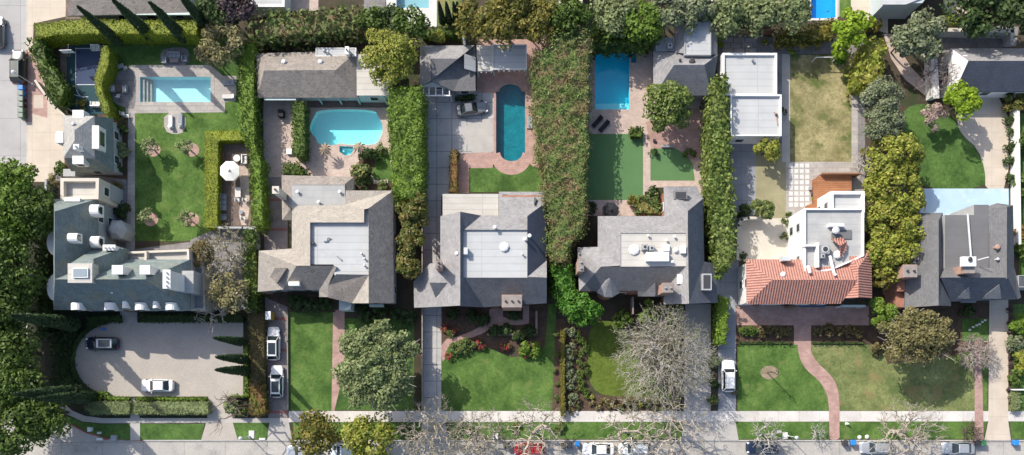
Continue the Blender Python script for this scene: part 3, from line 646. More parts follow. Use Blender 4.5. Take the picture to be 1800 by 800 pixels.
# ------------------------------------------------------------------ buildings
def roof(parent, mat, V, F, fascia=0.22, name='roof', deep=None):
    """pitched roof from named corners; UVs run in metres along and up every slope; open edges get a fascia"""
    names = list(V); idx = {k: i for i, k in enumerate(names)}
    P = [Vector(V[k]) for k in names]; faces = []
    for f in F:
        q = [idx[k] for k in f.split()]
        n = Vector((0, 0, 0))
        for i in range(len(q)):
            a, b = P[q[i]], P[q[(i + 1) % len(q)]]
            n += Vector(((a.y - b.y) * (a.z + b.z), (a.z - b.z) * (a.x + b.x), (a.x - b.x) * (a.y + b.y)))
        if n.z < 0: q.reverse(); n = -n
        faces.append((q, n.normalized()))
    edges = {}
    for q, n in faces:
        for i in range(len(q)):
            e = (q[i], q[(i + 1) % len(q)]); edges[e] = 1
    vs, fs, uv = [], [], []
    def put(pts, n):
        h = Vector((0, 0, 1)).cross(n)
        h = Vector((1, 0, 0)) if h.length < 0.02 else h.normalized()
        w = n.cross(h); k = len(vs)
        for p in pts: vs.append(tuple(p)); uv.append((p.dot(h), p.dot(w)))
        fs.append(tuple(range(k, k + len(pts))))
    for q, n in faces:
        if len(q) == 3: put([P[i] for i in q], n)
        else:
            tri = geometry.tessellate_polygon([[P[i] for i in q]])
            for t in tri:
                a, b, c = (P[q[i]] for i in t)
                m = (b - a).cross(c - a)
                put([a, b, c] if m.z >= 0 else [a, c, b], n)
    for (a, b) in edges:
        if (b, a) not in edges:
            d = Vector((0, 0, fascia)); p, q = P[a], P[b]; e = (q - p).normalized()
            put([p - d, q - d, q, p], e.cross(Vector((0, 0, 1))).normalized() if e.length else Vector((1, 0, 0)))
    return obj(name, vs, fs, M[mat], parent, uv=uv)

def wpoly(pts, z): return ccw([W(x, y, z)[:2] for x, y in pts])

def wall(parent, poly, z1, mat, ins=0.35, z0=0.0, win=2.6, name='wall', wmat='trim', lintel=1.0):
    """walls under a roof: footprint (metres) set in from the eaves; windows on the sides turned to the street or the middle"""
    q = inset(poly, ins) if ins else list(poly)
    b = MB().prism(q, z0, z1)
    o = b.build(name, M[mat], parent)
    if not win: return o
    cx = sum(p[0] for p in q) / len(q); cy = sum(p[1] for p in q) / len(q)
    for i in range(len(q)):
        a, c = Vector(q[i]), Vector(q[(i + 1) % len(q)]); d = c - a; ln = d.length
        if ln < 2.4: continue
        d /= ln; n = Vector((d.y, -d.x)); mid = (a + c) / 2
        if n.dot(Vector((0, 0)) - mid) < 0: continue      # only sides that can be seen from over the street
        k = max(1, int(ln / 3.3)); lv = [1.2] if z1 < 4 else [1.2, 3.9]
        for s in range(k):
            p = a + d * (ln * (s + 0.5) / k); ang = math.atan2(d.y, d.x)
            for z in lv:
                if z + 1.5 > z1: continue
                c0 = p + n * 0.03
                f = MB().obox((c0.x, c0.y), ang, 1.3, 0.1, z, z + 1.4).build('window', M[wmat], parent)
                c1 = p + n * 0.065
                MB().obox((c1.x, c1.y), ang, 1.08, 0.06, z + 0.12, z + 1.28).build('pane', M['glass'], f)
    return o

def flatblock(parent, pts, z, wmat, rmat, par=0.4, pw=0.28, win=1, pmat=None, z0=0.0, cap=True):
    """flat-roofed block seen at its top edge: walls, roof sheet, raised parapet"""
    P = wpoly(pts, z); wall(parent, P, z - par - 0.02, wmat, 0.0, z0=z0, win=win)
    q = inset(P, pw) if par > 0.05 else P
    obj('roof', [(x, y, z - par) for x, y in P], [tuple(range(len(P)))], M[rmat], parent)
    if par > 0.05:
        n = len(P); v = []; f = []
        for i in range(n):
            j = (i + 1) % n; k = len(v)
            v += [(*P[i], z - par - 0.02), (*P[j], z - par - 0.02), (*P[j], z), (*P[i], z), (*q[j], z), (*q[i], z), (*q[j], z - par - .01), (*q[i], z - par - .01)]
            f += [(k, k + 1, k + 2, k + 3), (k + 3, k + 2, k + 4, k + 5), (k + 5, k + 4, k + 6, k + 7)]
        obj('parapet', v, f, M[pmat or wmat], parent)

def boxat(parent, name, px0, py0, px1, py1, z0, z1, mat, taper=0.0):
    """box whose top shows between these photo points"""
    x0, y1 = W(px0, py0, z1)[:2]; x1, y0 = W(px1, py1, z1)[:2]
    return MB().box(x0, y0, z0, x1, y1, z1).build(name, M[mat], parent)

def chimney(parent, px0, py0, px1, py1, z0, z1, mat, capmat=None, pots=2):
    x0, y1 = W(px0, py0, z1)[:2]; x1, y0 = W(px1, py1, z1)[:2]
    b = MB().box(x0, y0, z0, x1, y1, z1 - 0.25).box(x0 - .08, y0 - .08, z1 - 0.25, x1 + .08, y1 + .08, z1 - .08)
    o = b.build('chimney', M[mat], parent)
    if mat == 'copper': MB().box(x0 - .02, y0 - .02, z1 - .079, x1 + .02, y1 + .02, z1 + .02).build('chimney_cap', M['greywood'], o)
    horiz = (x1 - x0) >= (y1 - y0)
    for k in range(pots):
        t = (k + 0.5) / pots
        cx, cy = (x0 + (x1 - x0) * t, (y0 + y1) / 2) if horiz else ((x0 + x1) / 2, y0 + (y1 - y0) * t)
        r = min(0.16, (x1 - x0) * .3, (y1 - y0) * .3)
        p = MB().tube((cx, cy, z1 + .021), (cx, cy, z1 + .3), r, r * .85, 10).build('flue', M['darkmetal' if not capmat else capmat], o)
    return o

def vent(parent, px, py, z, r=0.12, h=0.5, mat='galv', cap=True):
    x, y = W(px, py, z)[:2]
    b = MB().tube((x, y, z - .5), (x, y, z + h), r, r, 8)
    if cap: b.tube((x, y, z + h + .001), (x, y, z + h + .12), r * 1.9, r * 1.2, 8)
    return b.build('vent', M[mat], parent)

def skylight(parent, px0, py0, px1, py1, z, h=0.2, gm='white', tilt=None):
    x0, y1 = W(px0, py0, z + h)[:2]; x1, y0 = W(px1, py1, z + h)[:2]
    f = MB().box(x0, y0, z - 1.0, x1, y1, z + h).build('skylight', M['white'], parent)
    MB().box(x0 + .1, y0 + .1, z + h + .001, x1 - .1, y1 - .1, z + h + .05, .05, .05).build('pane', M[gm], f)
    return f

def acunit(parent, px, py, z, s=0.9, ang=0.0):
    x, y = W(px, py, z + .8)[:2]
    o = MB().obox((x, y), ang, s, s, z - .1, z + .75).build('roof_unit', M['greymetal'], parent)
    MB().tube((x, y, z + .751), (x, y, z + .82), s * .4, s * .4, 16).build('fan_guard', M['galv'], o)
    MB().tube((x, y, z + .821), (x, y, z + .83), s * .3, s * .3, 16).build('fan', M['darkmetal'], o)
    return o

def duct(parent, pts, r, mat='white', name='duct'):
    b = MB(); q = [W(*p) for p in pts]
    for i in range(len(q) - 1): b.tube(q[i], q[i + 1], r, r, 8)
    return b.build(name, M[mat], parent)

def dormer(parent, px, py, z, w, d, h, face, rmat='stuccogrey', arched=True, wmat='trim', pane=True):
    """box dormer with an arched or flat top; face = angle it looks towards (deg)"""
    x, y = W(px, py, z + h)[:2]; a = math.radians(face); ca, sa = math.cos(a), math.sin(a)
    def T(u, v, zz): return (x + u * ca - v * sa, y + u * sa + v * ca, zz)   # u forward, v sideways
    n = 8; prof = [(-w / 2, z - .35), (w / 2, z - .35)]
    if arched: prof += [(w / 2 * math.cos(math.pi * i / n), z + h * .45 + h * .55 * math.sin(math.pi * i / n)) for i in range(n + 1)]
    else: prof += [(w / 2, z + h), (-w / 2, z + h)]
    o = MB().loft([[T(-d / 2, v, zz) for v, zz in prof], [T(d / 2, v, zz) for v, zz in prof]]).build('dormer', M[rmat], parent)
    if pane:
        g = MB().loft([[T(d / 2 + .004, v * .6, z + .12 + max(0, (zz - z)) * .72) for v, zz in prof], [T(d / 2 + .05, v * .6, z + .12 + max(0, (zz - z)) * .72) for v, zz in prof]])
        g.build('pane', M['glass'], o)
    return o

def door(parent, x, y, ang, z=0.12, mat='fencewood', w=1.1):
    o = MB().obox((x, y), ang, w, 0.1, z, z + 2.1).build('door', M[mat], parent)
    ca, sa = math.cos(ang), math.sin(ang); hx, hy = x + ca * w * .35 + sa * .1, y + sa * w * .35 - ca * .1
    MB().tube((hx, hy, z + 1.0), (hx + sa * .06, hy - ca * .06, z + 1.0), .03, .03, 6).build('handle', M['galv'], o)

def V_(**k): return {n: (W(*v) if len(v) == 3 else v[1:]) for n, v in k.items()}
def base(px, py): return W(px, py, 0)[:2] + (0.0,)

# ---- 1: corner house, steep slate roofs
h1 = thing('slate_house', 'large corner house with steep blue grey slate roofs, arched dormers and pale terraces', 'house', base(230, 470))
roof(h1, 'slate', {'nw': (-63.7, 25.3, 6), 'ne': (-57.6, 25.3, 6), 'r1': (-60.65, 22.5, 11), 'r2': (-60.65, 13.5, 11), 'r3': (-48.6, 13.5, 11), 'sw': (-63.7, 9.9, 6),
     'se': (-44.7, 9.9, 6), 'ne2': (-44.7, 16.9, 6), 'in': (-57.6, 16.9, 6)},
     ['nw ne r1', 'nw r1 r2 sw', 'ne in r2 r1', 'in ne2 r3 r2', 'ne2 se r3', 'sw r2 r3 se'], 0.3)
wall(h1, ccw([(-63.7, 25.3), (-63.7, 9.9), (-44.7, 9.9), (-44.7, 16.9), (-57.6, 16.9), (-57.6, 25.3)]), 6.0, 'stuccogrey', 0.3)
# cross hip and the roof deck with skylight at the corner
roof(h1, 'slate', V_(a=(121, 465, 10.6), b=(164, 464, 10.6), c=(164, 455, 10.3), d=(218, 436, 7), e=(180, 433, 6.4), f=(150, 446, 8), g=(217, 468, 6.6), h=(164, 486, 10.2)),
     ['a f e d c b', 'c d g h'], 1.6)
boxat(h1, 'roof_deck', 119, 463, 162, 497, 7.5, 11.3, 'flatcream')
skylight(h1, 127, 471, 154, 488, 11.3, 0.25, 'skyglass')
for px in (131.5, 141.5, 151.5):
    pass
flatblock(h1, [(206, 443), (256, 441), (332, 438), (333, 466), (333, 476), (206, 476)], 5.6, 'stuccocream', 'flatcream', 0.5, 0.3, 0)
boxat(h1, 'parapet', 254, 441, 257.5, 465, 5.0, 6.2, 'stuccocream')
boxat(h1, 'terrace_wall', 256, 460, 292, 468, 5.0, 6.6, 'stucco')
boxat(h1, 'side_roof', 300, 476, 340, 515, 2.5, 7.0, 'flatgrey')
flatblock(h1, [(334, 466), (358, 468), (361, 545), (336, 545)], 3.6, 'stuccocream', 'flatgrey', 0.3, 0.3, 0)
chimney(h1, 197, 467, 214, 481, 6.0, 11.6, 'stucco', None, 0)
chimney(h1, 246, 467, 262, 481, 6.0, 11.6, 'stucco', None, 0)
chimney(h1, 286.5, 475, 298, 506, 6.0, 11.8, 'stucco', 'white', 4)
chimney(h1, 181, 431, 201, 439, 5.5, 8.6, 'stucco', 'white', 3)
for px, s in ((131, 1.9), (190, 1.9), (218, 1.0), (244, 1.9), (272, 1.0), (298, 1.9)):
    dormer(h1, px, 538 if s > 1.5 else 535, 6.5 if s > 1.5 else 6.8, s * .82, 1.0, 1.15 if s > 1.5 else 0.7, 270, 'stucco')
dormer(h1, 164, 368, 7.0, 1.6, 1.2, 1.3, 0, 'stucco'); dormer(h1, 165, 424, 7.0, 1.6, 1.2, 1.3, 0, 'stucco')
dormer(h1, 126, 417, 9.2, 1.3, 1.3, 1.1, 0, 'stucco')
for y0, y1 in ((403, 450), (482, 530)):
    cy = W(96, (y0 + y1) / 2, 5.6)[1]; rr = (y1 - y0) / 2 / 12 * .95
    P = [(-63.45, cy + rr)] + [(-63.45 - 1.25 * math.sin(math.pi * i / 12), cy + rr * math.cos(math.pi * i / 12)) for i in range(1, 12)] + [(-63.45, cy - rr)]
    MB().prism(P, 0, 5.9).build('bay', M['stucco'], h1)
flatblock(h1, [(106, 313), (174, 313), (173, 350), (106, 352)], 6.6, 'stuccocream', 'flatcream', 0.9, 0.45, 1)
boxat(h1, 'parapet_pier', 113, 348, 140, 354, 5.5, 7.4, 'stucco')
flatblock(h1, [(174, 318), (196, 324), (197, 352), (176, 352)], 3.4, 'stuccogrey', 'flatgrey', 0.2, 0.2, 0)
cb = MB(); cx, cy = W(203, 403, 3.4)[:2]
cb.prism([(cx + 1.35 * math.cos(math.radians(a)), cy + 1.45 * math.sin(math.radians(a))) for a in range(0, 360, 60)], 0, 3.0)
cb.loft([[(cx + r * 1.45 * math.cos(math.radians(a)), cy + r * 1.55 * math.sin(math.radians(a)), z) for a in range(0, 360, 60)] for r, z in ((1, 3.0), (0.45, 3.9))])
cb.build('bay', M['stuccogrey'], h1)
boxat(h1, 'balcony', 175, 352, 186, 430, 0.0, 3.2, 'stuccogrey')
vent(h1, 200, 513, 8.3, .16, .5, 'white'); vent(h1, 255, 512, 8.3, .16, .5, 'white')
door(h1, -55.3, 10.12, 0)

# ---- guest house on the corner plot
gh = thing('guest_house', 'small slate mansard guest house with boxy white dormers beside the sport court', 'house', base(150, 250))
up = V_(nw=(110, 203, 6.6), ne=(166, 204, 6.6), se=(166, 278, 6.6), sw=(112, 277, 6.6), r1=(131, 229, 8.2), r2=(131, 247, 8.2))
roof(gh, 'greypale', up, ['nw ne r1', 'ne se r2 r1', 'se sw r2', 'sw nw r1 r2'], 0.15)
lo = {k: up[k] for k in ('nw', 'ne', 'se', 'sw')}
lo.update({'a': (up['nw'][0] - .8, up['nw'][1] + .8, 3.4), 'b': (up['ne'][0] + .9, up['ne'][1] + .8, 3.4), 'c': (up['se'][0] + 1.0, up['se'][1] - 1.0, 3.4), 'd': (up['sw'][0] - .8, up['sw'][1] - 1.0, 3.4)})
for k in ('nw', 'ne', 'se', 'sw'): lo[k] = (lo[k][0], lo[k][1], 6.45)
roof(gh, 'slate', lo, ['nw a b ne', 'ne b c se', 'se c d sw', 'sw d a nw'], 0.2, 'lower_roof')
wall(gh, ccw([lo[k][:2] for k in 'abcd']), 3.4, 'stuccogrey', 0.3)
for a, w_, d_, h_ in (((137, 200), 1.7, 1.3, .9), ((104.5, 241), 1.7, 1.3, .9), ((137, 281), 1.7, 1.4, .9)):
    f = {0: 90, 1: 180, 2: 270}[[137, 104.5, 137].index(a[0]) if a[1] != 281 else 2]
    dormer(gh, a[0], a[1], 5.6, w_ * .9, d_ * .8, h_ + .3, f, 'stucco', False)
dormer(gh, 166, 241, 5.2, 3.2, 1.2, 1.6, 0, 'stucco', False)
chimney(gh, 129, 254, 137, 261, 6.5, 8.8, 'stucco', 'galv', 1)
vent(gh, 131, 219, 7.4, .15, .4)
boxat(gh, 'step_roof', 111, 297, 132, 310, 0.1, 2.6, 'stuccogrey')

# ---- 2: brown shake house
h2 = thing('shake_house', 'house with pale brown wood shake roof around a white flat centre and white skylight', 'house', base(580, 430))
roof(h2, 'shakelit', V_(a=(608, 335, 5.5), b=(691, 335, 5.5), c=(648, 366, 8.2), d=(648, 484, 8.2), e=(648, 533, 8.2), f=(619, 533, 5.5), h=(640, 368, 8.1), i=(640, 391, 8.0),
     j=(545, 391, 8.0), k=(545, 467, 8.0), l=(513, 362, 5.5), m=(606, 360, 5.5), n=(513, 437, 5.5), o=(455, 441, 5.0), q=(521, 467, 8.0), r=(497, 509, 5.0), s=(453, 513, 5.0),
     t=(588, 467, 8.0), u=(561, 510, 5.2), v=(592, 469, 8.0), w=(577, 501, 6.2), x=(577, 522, 5.2), y=(561, 522, 5.2), g=(691, 533, 5.5)),
     ['a b c h i m', 'l m i j', 'l j k n', 'd e f', 'o n k q', 'o q r s', 't v w x y u'], 0.5)
roof(h2, 'shake', V_(b=(691, 335, 5.5), g=(692, 533, 5.5), e=(648, 533, 8.2), c=(648, 366, 8.2)), ['b g e c'], 0.22)  # shaded slopes take the darker copy of the same shake
roof(h2, 'shake', V_(q=(521, 467, 8.0), t=(588, 467, 8.0), u=(561, 510, 5.2), r=(497, 509, 5.0)), ['q t u r'], 0.22)
roof(h2, 'shake', V_(z=(591, 482, 8.0), d=(648, 483, 8.2), f=(619, 533, 5.4), x=(577, 523, 5.4), w=(577, 501, 6.4)), ['z d f x w'], 0.22)
obj('flat_roof', [W(*p) for p in ((543, 389, 7.45), (639, 389, 7.45), (639, 368, 7.45), (650, 366, 7.45), (650, 484, 7.45), (588, 484, 7.45), (586, 465, 7.45), (543, 465, 7.45))], [(7, 6, 5, 4, 3, 2, 1, 0)], M['flatwhite'], h2)
wall(h2, wpoly([(513, 362), (606, 360), (608, 335), (691, 335), (692, 533), (619, 533), (619, 523), (561, 522), (561, 510), (497, 509), (455, 512), (456, 441), (513, 437)], 5.2), 4.6, 'stuccogrey', 0.35)
roof(h2, 'shake', V_(a=(483, 471, 7.0), b=(504, 471, 7.3), c=(487, 497, 6.2), d=(474, 488, 6.2)), ['a b c d'], 0.8, 'roof_slope')
skylight(h2, 507, 495, 526, 502, 6.3, .25)
roof(h2, 'shake', V_(A=(495, 308, 2.8), B=(622, 311, 2.8), C=(604, 325, 3.9), D=(511, 325, 3.9), E=(496, 387, 2.8), F=(512, 365, 3.9), Gp=(512, 387, 2.9), K=(622, 335, 2.8), Hh=(606, 337, 3.8)),
     ['A B C D', 'A D F E', 'F Gp E', 'B K Hh C'], 0.2, 'lower_roof')
obj('flat_roof', [W(*p) for p in ((510, 324, 3.85), (606, 324, 3.85), (607, 362, 3.85), (511, 366, 3.85))], [(3, 2, 1, 0)], M['flatgrey'], h2)
wall(h2, wpoly([(496, 309), (622, 312), (622, 380), (512, 380), (497, 385)], 2.8), 2.75, 'stuccogrey', 0.3, win=0)
chimney(h2, 479, 328, 489, 339, 0, 7.8, 'stuccocream', None, 1)
for p in ((524, 338), (598, 338), (561, 356)): vent(h2, *p, 3.9, .14, .35, 'white')
for p in ((636, 446), (641, 455), (641, 467)): vent(h2, *p, 7.5, .1, .3, 'galv')
vent(h2, 551, 428, 7.5, .14, .2, 'darkmetal')
duct(h2, [(569, 424, 7.6), (575, 424, 7.6), (576, 418, 7.7), (581, 419, 7.6)], .09, 'greymetal')
duct(h2, [(592, 450, 7.6), (600, 457, 7.6)], .09, 'greymetal')
boxat(h2, 'porch_roof', 596, 524, 617, 545, 0.2, 3.2, 'stuccoblue')
boxat(h2, 'bay_window', 649, 535, 673, 539, 2.6, 3.6, 'palegreen')
boxat(h2, 'service_strip', 455, 441, 466, 512, 0.2, 4.0, 'pinkbrick')
for p in ((498, 511), (454, 441)): pass

# ---- 2: pool house
ph = thing('pool_house', 'long low pool house with hipped brown shake roof above the cyan pool', 'pool house', base(560, 130))
roof(ph, 'shake', V_(a=(447, 94, 2.8), b=(629, 89, 2.8), c=(464, 124, 4.7), d=(590, 123, 4.7), e=(630, 172, 2.8), f=(452, 172, 2.8)), ['a b d c', 'b e d', 'c d e f', 'a c f'], 0.2)
wall(ph, wpoly([(447, 94), (629, 89), (630, 172), (452, 172)], 2.8), 2.75, 'stuccoblue', 0.5)
flatblock(ph, [(627, 95), (684, 95), (684, 168), (627, 168)], 3.0, 'stuccoblue', 'flatcream', 0.0, .2, 1)
flatblock(ph, [(555, 84), (626, 84), (626, 99), (555, 99)], 3.3, 'stucco', 'flatwhite', 0.1, .1, 0)
vent(ph, 500, 110, 3.7, .2, .35); vent(ph, 564, 110, 3.7, .2, .35); vent(ph, 577, 92, 3.4, .1, .3); vent(ph, 570, 90, 3.4, .1, .3)
chimney(ph, 607, 82, 612, 94, 0.5, 4.8, 'stucco', None, 1)
for px in (560, 595, 628, 676):
    x, y = W(px, 173, 2.5)[:2]
    MB().box(x - .09, y - .09, .15, x + .09, y + .09, 2.6).build('post', M['palegreen'], ph)
boxat(ph, 'gutter', 464, 172.5, 520, 176, 2.4, 2.65, 'palegreen')

# ---- 3: grey house with white flat centre
h3 = thing('grey_gabled_house', 'grey shingle house with a big white flat centre and a shaded right hand slope', 'house', base(850, 440))
roof(h3, 'greywarm', V_(a=(774, 380, 5.5), b=(809, 372, 7.8), c=(809, 537, 7.8), d=(774, 539, 5.5)), ['a b c d'], 0.25)
roof(h3, 'greywarm', V_(d2=(774.5, 463, 5.45), d=(774.5, 539, 5.45), e=(728, 541, 2.9), f=(727, 495, 2.9), g=(756, 463, 4.4)), ['d2 d e f g'], 0.25, 'lower_roof')
roof(h3, 'charcoalshade', V_(b=(809, 372, 7.8), h=(846, 379, 5.8), i=(814, 404, 7.2), i2=(814, 489, 7.2), c=(809, 489, 7.8)), ['b h i i2 c'], 0.8, 'roof_slope')
roof(h3, 'charcoalshade', V_(c=(809, 488, 7.8), k=(817, 489, 7.1), l=(850, 540, 4.4), m=(809, 538, 7.8)), ['c k l m'], 0.3, 'roof_slope')
roof(h3, 'greywarm', V_(k=(877, 337, 3.9), l=(957, 337, 3.9), m=(961, 355, 4.8), n=(927, 380, 6.1), o=(927, 404, 7.1), i=(814, 404, 7.1), h=(846, 379, 5.8), p=(877, 379, 5.9)), ['k l m n o i h p'], 0.3)
roof(h3, 'navy', V_(n=(927, 380, 7.1), m=(960.5, 355, 4.8), r=(961, 458, 4.8), s=(927, 487, 7.1)), ['n m r s'], 0.3, 'roof_slope')  # same roof, right slope coloured for its shade
roof(h3, 'greywarm', V_(s=(927, 487, 7.1), r=(961, 458, 4.8), t=(961, 488, 7.1)), ['s r t'], 0.25, 'roof_slope')
roof(h3, 'charcoalshade', V_(a=(815, 488, 7.1), b=(961, 488, 7.1), c=(961, 533, 4.6), d=(850, 540, 4.4)), ['a b c d'], 0.3)  # street slope darkened in colour because it lies in shade
obj('flat_roof', [W(*p) for p in ((811, 402, 6.8), (928, 402, 6.8), (928, 489, 6.8), (811, 489, 6.8))], [(3, 2, 1, 0)], M['flatwhite'], h3)
wall(h3, wpoly([(774, 380), (846, 379), (877, 379), (877, 338), (957, 338), (961, 358), (961, 532), (774, 538)], 4.4), 4.35, 'brickwall', 0.4)
wall(h3, wpoly([(728, 495), (757, 464), (776, 464), (776, 538), (728, 540)], 2.8), 2.8, 'stuccogrey', 0.3)
flatblock(h3, [(778, 341), (876, 341), (876, 379), (778, 379)], 3.9, 'stuccocream', 'flatcream', 0.0, .2, 1)
boxat(h3, 'roof_curb', 876.5, 341, 883, 378, 3.0, 4.3, 'flatgrey'); boxat(h3, 'roof_hatch', 884, 342, 892, 377, 3.0, 4.25, 'grey')
roof(h3, 'greywarm', V_(a=(754, 465, 4.6), b=(776, 458, 5.6), c=(789, 497, 6.4), d=(755, 497, 6.0)), ['a b c d'], 0.4, 'dormer_roof')
roof(h3, 'charcoalshade', V_(d=(755, 497, 6.0), c=(789, 497, 6.4), e=(766, 525, 4.9)), ['d c e'], 0.4, 'dormer_roof')
chimney(h3, 766, 459, 776, 472, 3.5, 9.2, 'copper', None, 2)
chimney(h3, 883, 519, 917, 540, 3.5, 9.0, 'copper', 'darkmetal', 3)
for p in ((803, 446), (870, 400), (931, 415), (923, 421)): vent(h3, *p, 7.3, .15, .3, 'white')
vent(h3, 886, 434, 6.9, .35, .15, 'white'); vent(h3, 918, 447, 6.9, .1, .35)
boxat(h3, 'roof_unit', 815, 435, 822, 447, 6.7, 7.7, 'galv')
roof(h3, 'charcoalshade', V_(a=(939, 346, 4.9), b=(944, 350, 4.9), c=(939, 359, 5.6)), ['a b c'], 0.5, 'vent_hood')
door(h3, *W(870, 540, 2)[:2], 0)

gar3 = thing('garage', 'grey hipped garage with white gabled trellis porch beside the parked dark coupe', 'garage', base(785, 120))
roof(gar3, 'greywarm', V_(a=(738, 80, 2.9), b=(834, 80, 2.9), c=(805, 103, 4.6), d=(757, 103, 4.6), e=(757, 142, 4.2), f=(738, 152, 2.9)), ['a b c d', 'a d e f'], 0.2)
roof(gar3, 'grey', V_(d=(757, 103, 4.6), c=(805, 103, 4.6), b=(835, 81, 2.9), g=(836, 160, 2.9), h=(797, 160, 2.9), e=(757, 142, 4.0)), ['d c b g h e'], 0.2)  # shaded slopes as a darker copy of the warm grey shingle
wall(gar3, wpoly([(738, 80), (834, 80), (836, 160), (797, 160), (797, 152), (738, 152)], 2.9), 2.85, 'stuccogrey', 0.3)
roof(gar3, 'flatwhite', V_(a=(738, 153, 3.0), b=(766, 141, 3.8), c=(792, 153, 3.0)), ['a b c'], 0.2, 'porch_roof')
b = MB()
for px in (744, 754, 766, 778, 790):
    x, y = W(px, 153, 2.9)[:2]; x2, y2 = W(px, 169, 2.9)[:2]
    b.box(x - .06, y2, 2.75, x + .06, y, 2.9)
x0, y0 = W(741, 169, 2.7)[:2]; x1, y1 = W(793, 168, 2.7)[:2]
b.box(x0, y0, 2.55, x1, y1 + .08, 2.74); b.box(x0, y0, .12, x0 + .12, y0 + .12, 2.55); b.box(x1 - .12, y0, .12, x1, y0 + .12, 2.55)
b.build('trellis', M['white'], gar3)
roof(gar3, 'flatwhite', V_(a=(816, 94, 4.0), b=(836, 101, 3.1), c=(836, 126, 3.1), d=(816, 120, 4.0)), ['a b c d'], 0.25, 'glazing_panel')
MB().box(*W(815, 80, 3)[:2], 2.0, W(818, 80, 3)[0], W(815, 70, 3)[1], 5.2).build('chimney', M['stucco'], gar3)

pav = thing('poolside_pavilion', 'flat white poolside pavilion roof on slim posts behind the long teal pool', 'pavilion', base(880, 100))
flatblock(pav, [(838, 80), (867, 80), (867, 125), (838, 125)], 2.7, 'stuccocream', 'flatcream', 0.0, .2, 0, z0=2.5)
flatblock(pav, [(866, 78), (926, 78), (926, 122), (866, 122)], 3.1, 'stucco', 'flatwhite', 0.12, .1, 0, z0=2.85)
b = MB()
for i in range(6):
    x, y = W(877 + i * 9, 122.5, 2.9)[:2]; b.box(x - .08, y - .25, 2.8, x + .08, y + .1, 2.95)
for i in range(3):
    x, y = W(846 + i * 9, 125.5, 2.6)[:2]; b.box(x - .08, y - .2, 2.45, x + .08, y + .1, 2.6)
b.box(W(870, 122, 2.9)[0], W(1, 122, 2.9)[1] - .02, 2.81, W(924, 122, 2.9)[0], W(1, 122, 2.9)[1] + .04, 2.84)
b.box(W(842, 125, 2.6)[0], W(1, 125, 2.6)[1] - .02, 2.46, W(866, 125, 2.6)[0], W(1, 125, 2.6)[1] + .04, 2.49)
b.build('rafters', M['palegreen'], pav)
for px, py in ((868, 121), (925, 121), (840, 124), (925, 80), (868, 80), (840, 82)):
    x, y = W(px, py, 2.8)[:2]; MB().box(x - .08, y - .08, .12, x + .08, y + .08, 2.84 if px > 860 else 2.49).build('post', M['palegreen'], pav)

# ---- 4: warm grey house
h4 = thing('warm_grey_house', 'warm grey shingle house with flat pale centre and a plant in its light well', 'house', base(1130, 440))
roof(h4, 'greywarm', V_(a=(1051, 380, 5.2), b=(1168, 380, 5.2), c=(1206, 410, 7.4), d=(1091, 410, 7.4), e=(1091, 467, 7.4), f=(1051, 434, 5.2), g=(1015, 435, 4.5), h=(1056, 469, 7.2), i=(1018, 512, 4.5)),
     ['a b c d', 'a d e f', 'g f e h', 'g h i'], 0.25)
roof(h4, 'grey', V_(h=(1056, 469, 7.2), e2=(1206, 468, 7.4), j=(1181, 495, 6.0), k=(1166, 521, 4.6), l=(1122, 521, 4.6), m=(1121, 511, 5.0), n=(1018, 512, 4.5)), ['h e2 j k l m n'], 0.25)  # shaded street slope, darker copy of the same shingle
obj('flat_roof', [W(*p) for p in ((1090, 409, 7.3), (1208, 409, 7.3), (1208, 469, 7.3), (1090, 469, 7.3))], [(3, 2, 1, 0)], M['flatcream'], h4)
roof(h4, 'greywarm', V_(o=(1167, 328, 4.8), p=(1224, 327, 4.8), q=(1236, 349, 4.8), r=(1209, 371, 7.8), v=(1209, 410, 7.8), c=(1206, 410, 7.4), b=(1168, 380, 5.2)), ['o p q r', 'o r v c b'], 0.25)
roof(h4, 'charcoalshade', V_(r=(1209, 371, 7.8), q=(1236, 349, 4.8), s=(1238, 460, 4.8), w=(1210, 460, 7.8), s2=(1257, 463, 3.6), t=(1262, 532, 3.6), u=(1211, 534, 7.7)), ['r q s w', 'w s s2 t u'], 0.25, 'roof_slope')  # right slope carries its shade in a darker shingle
roof(h4, 'greywarm', V_(v=(1209, 409, 7.8), w=(1210, 460, 7.8), u=(1211, 534, 7.7), x=(1167, 535, 4.6), k=(1167, 521, 4.6), j=(1181, 495, 6.0), c3=(1206, 467, 7.4), c=(1206, 409, 7.4)), ['v w u x k j c3 c'], 0.25, 'roof_slope')
wall(h4, wpoly([(1051, 380), (1166, 380), (1167, 328), (1224, 328), (1236, 349), (1238, 462), (1240, 531), (1167, 533), (1167, 520), (1018, 511), (1016, 436), (1051, 434)], 4.4), 4.4, 'brickwall', 0.35)
wall(h4, wpoly([(1230, 464), (1255, 465), (1259, 530), (1230, 530)], 3.5), 3.3, 'stuccogrey', 0.2, win=0)
cx, cy = W(1070, 508, 4.9)[:2]
bb = MB().prism([(cx + 1.25 * math.cos(math.radians(a)), cy + 1.1 * math.sin(math.radians(a))) for a in range(180, 361, 30)], 0, 4.4)
bb.build('bay_window', M['brickwall'], h4)
bayv = {'t': W(1072, 488, 6.4)}
for i, a in enumerate(range(180, 361, 36)): bayv['p%d' % i] = (cx + 1.85 * math.cos(math.radians(a)), cy + .35 + 1.55 * math.sin(math.radians(a)), 4.6)
roof(h4, 'greywarm', bayv, ['t p%d p%d' % (i, i + 1) for i in range(5)], 0.2, 'bay_roof')
roof(h4, 'greywarm', V_(a=(1152, 497, 6.2), b=(1128, 521, 4.7), c=(1152, 521, 4.9)), ['a b c'], 0.5, 'gable_roof')
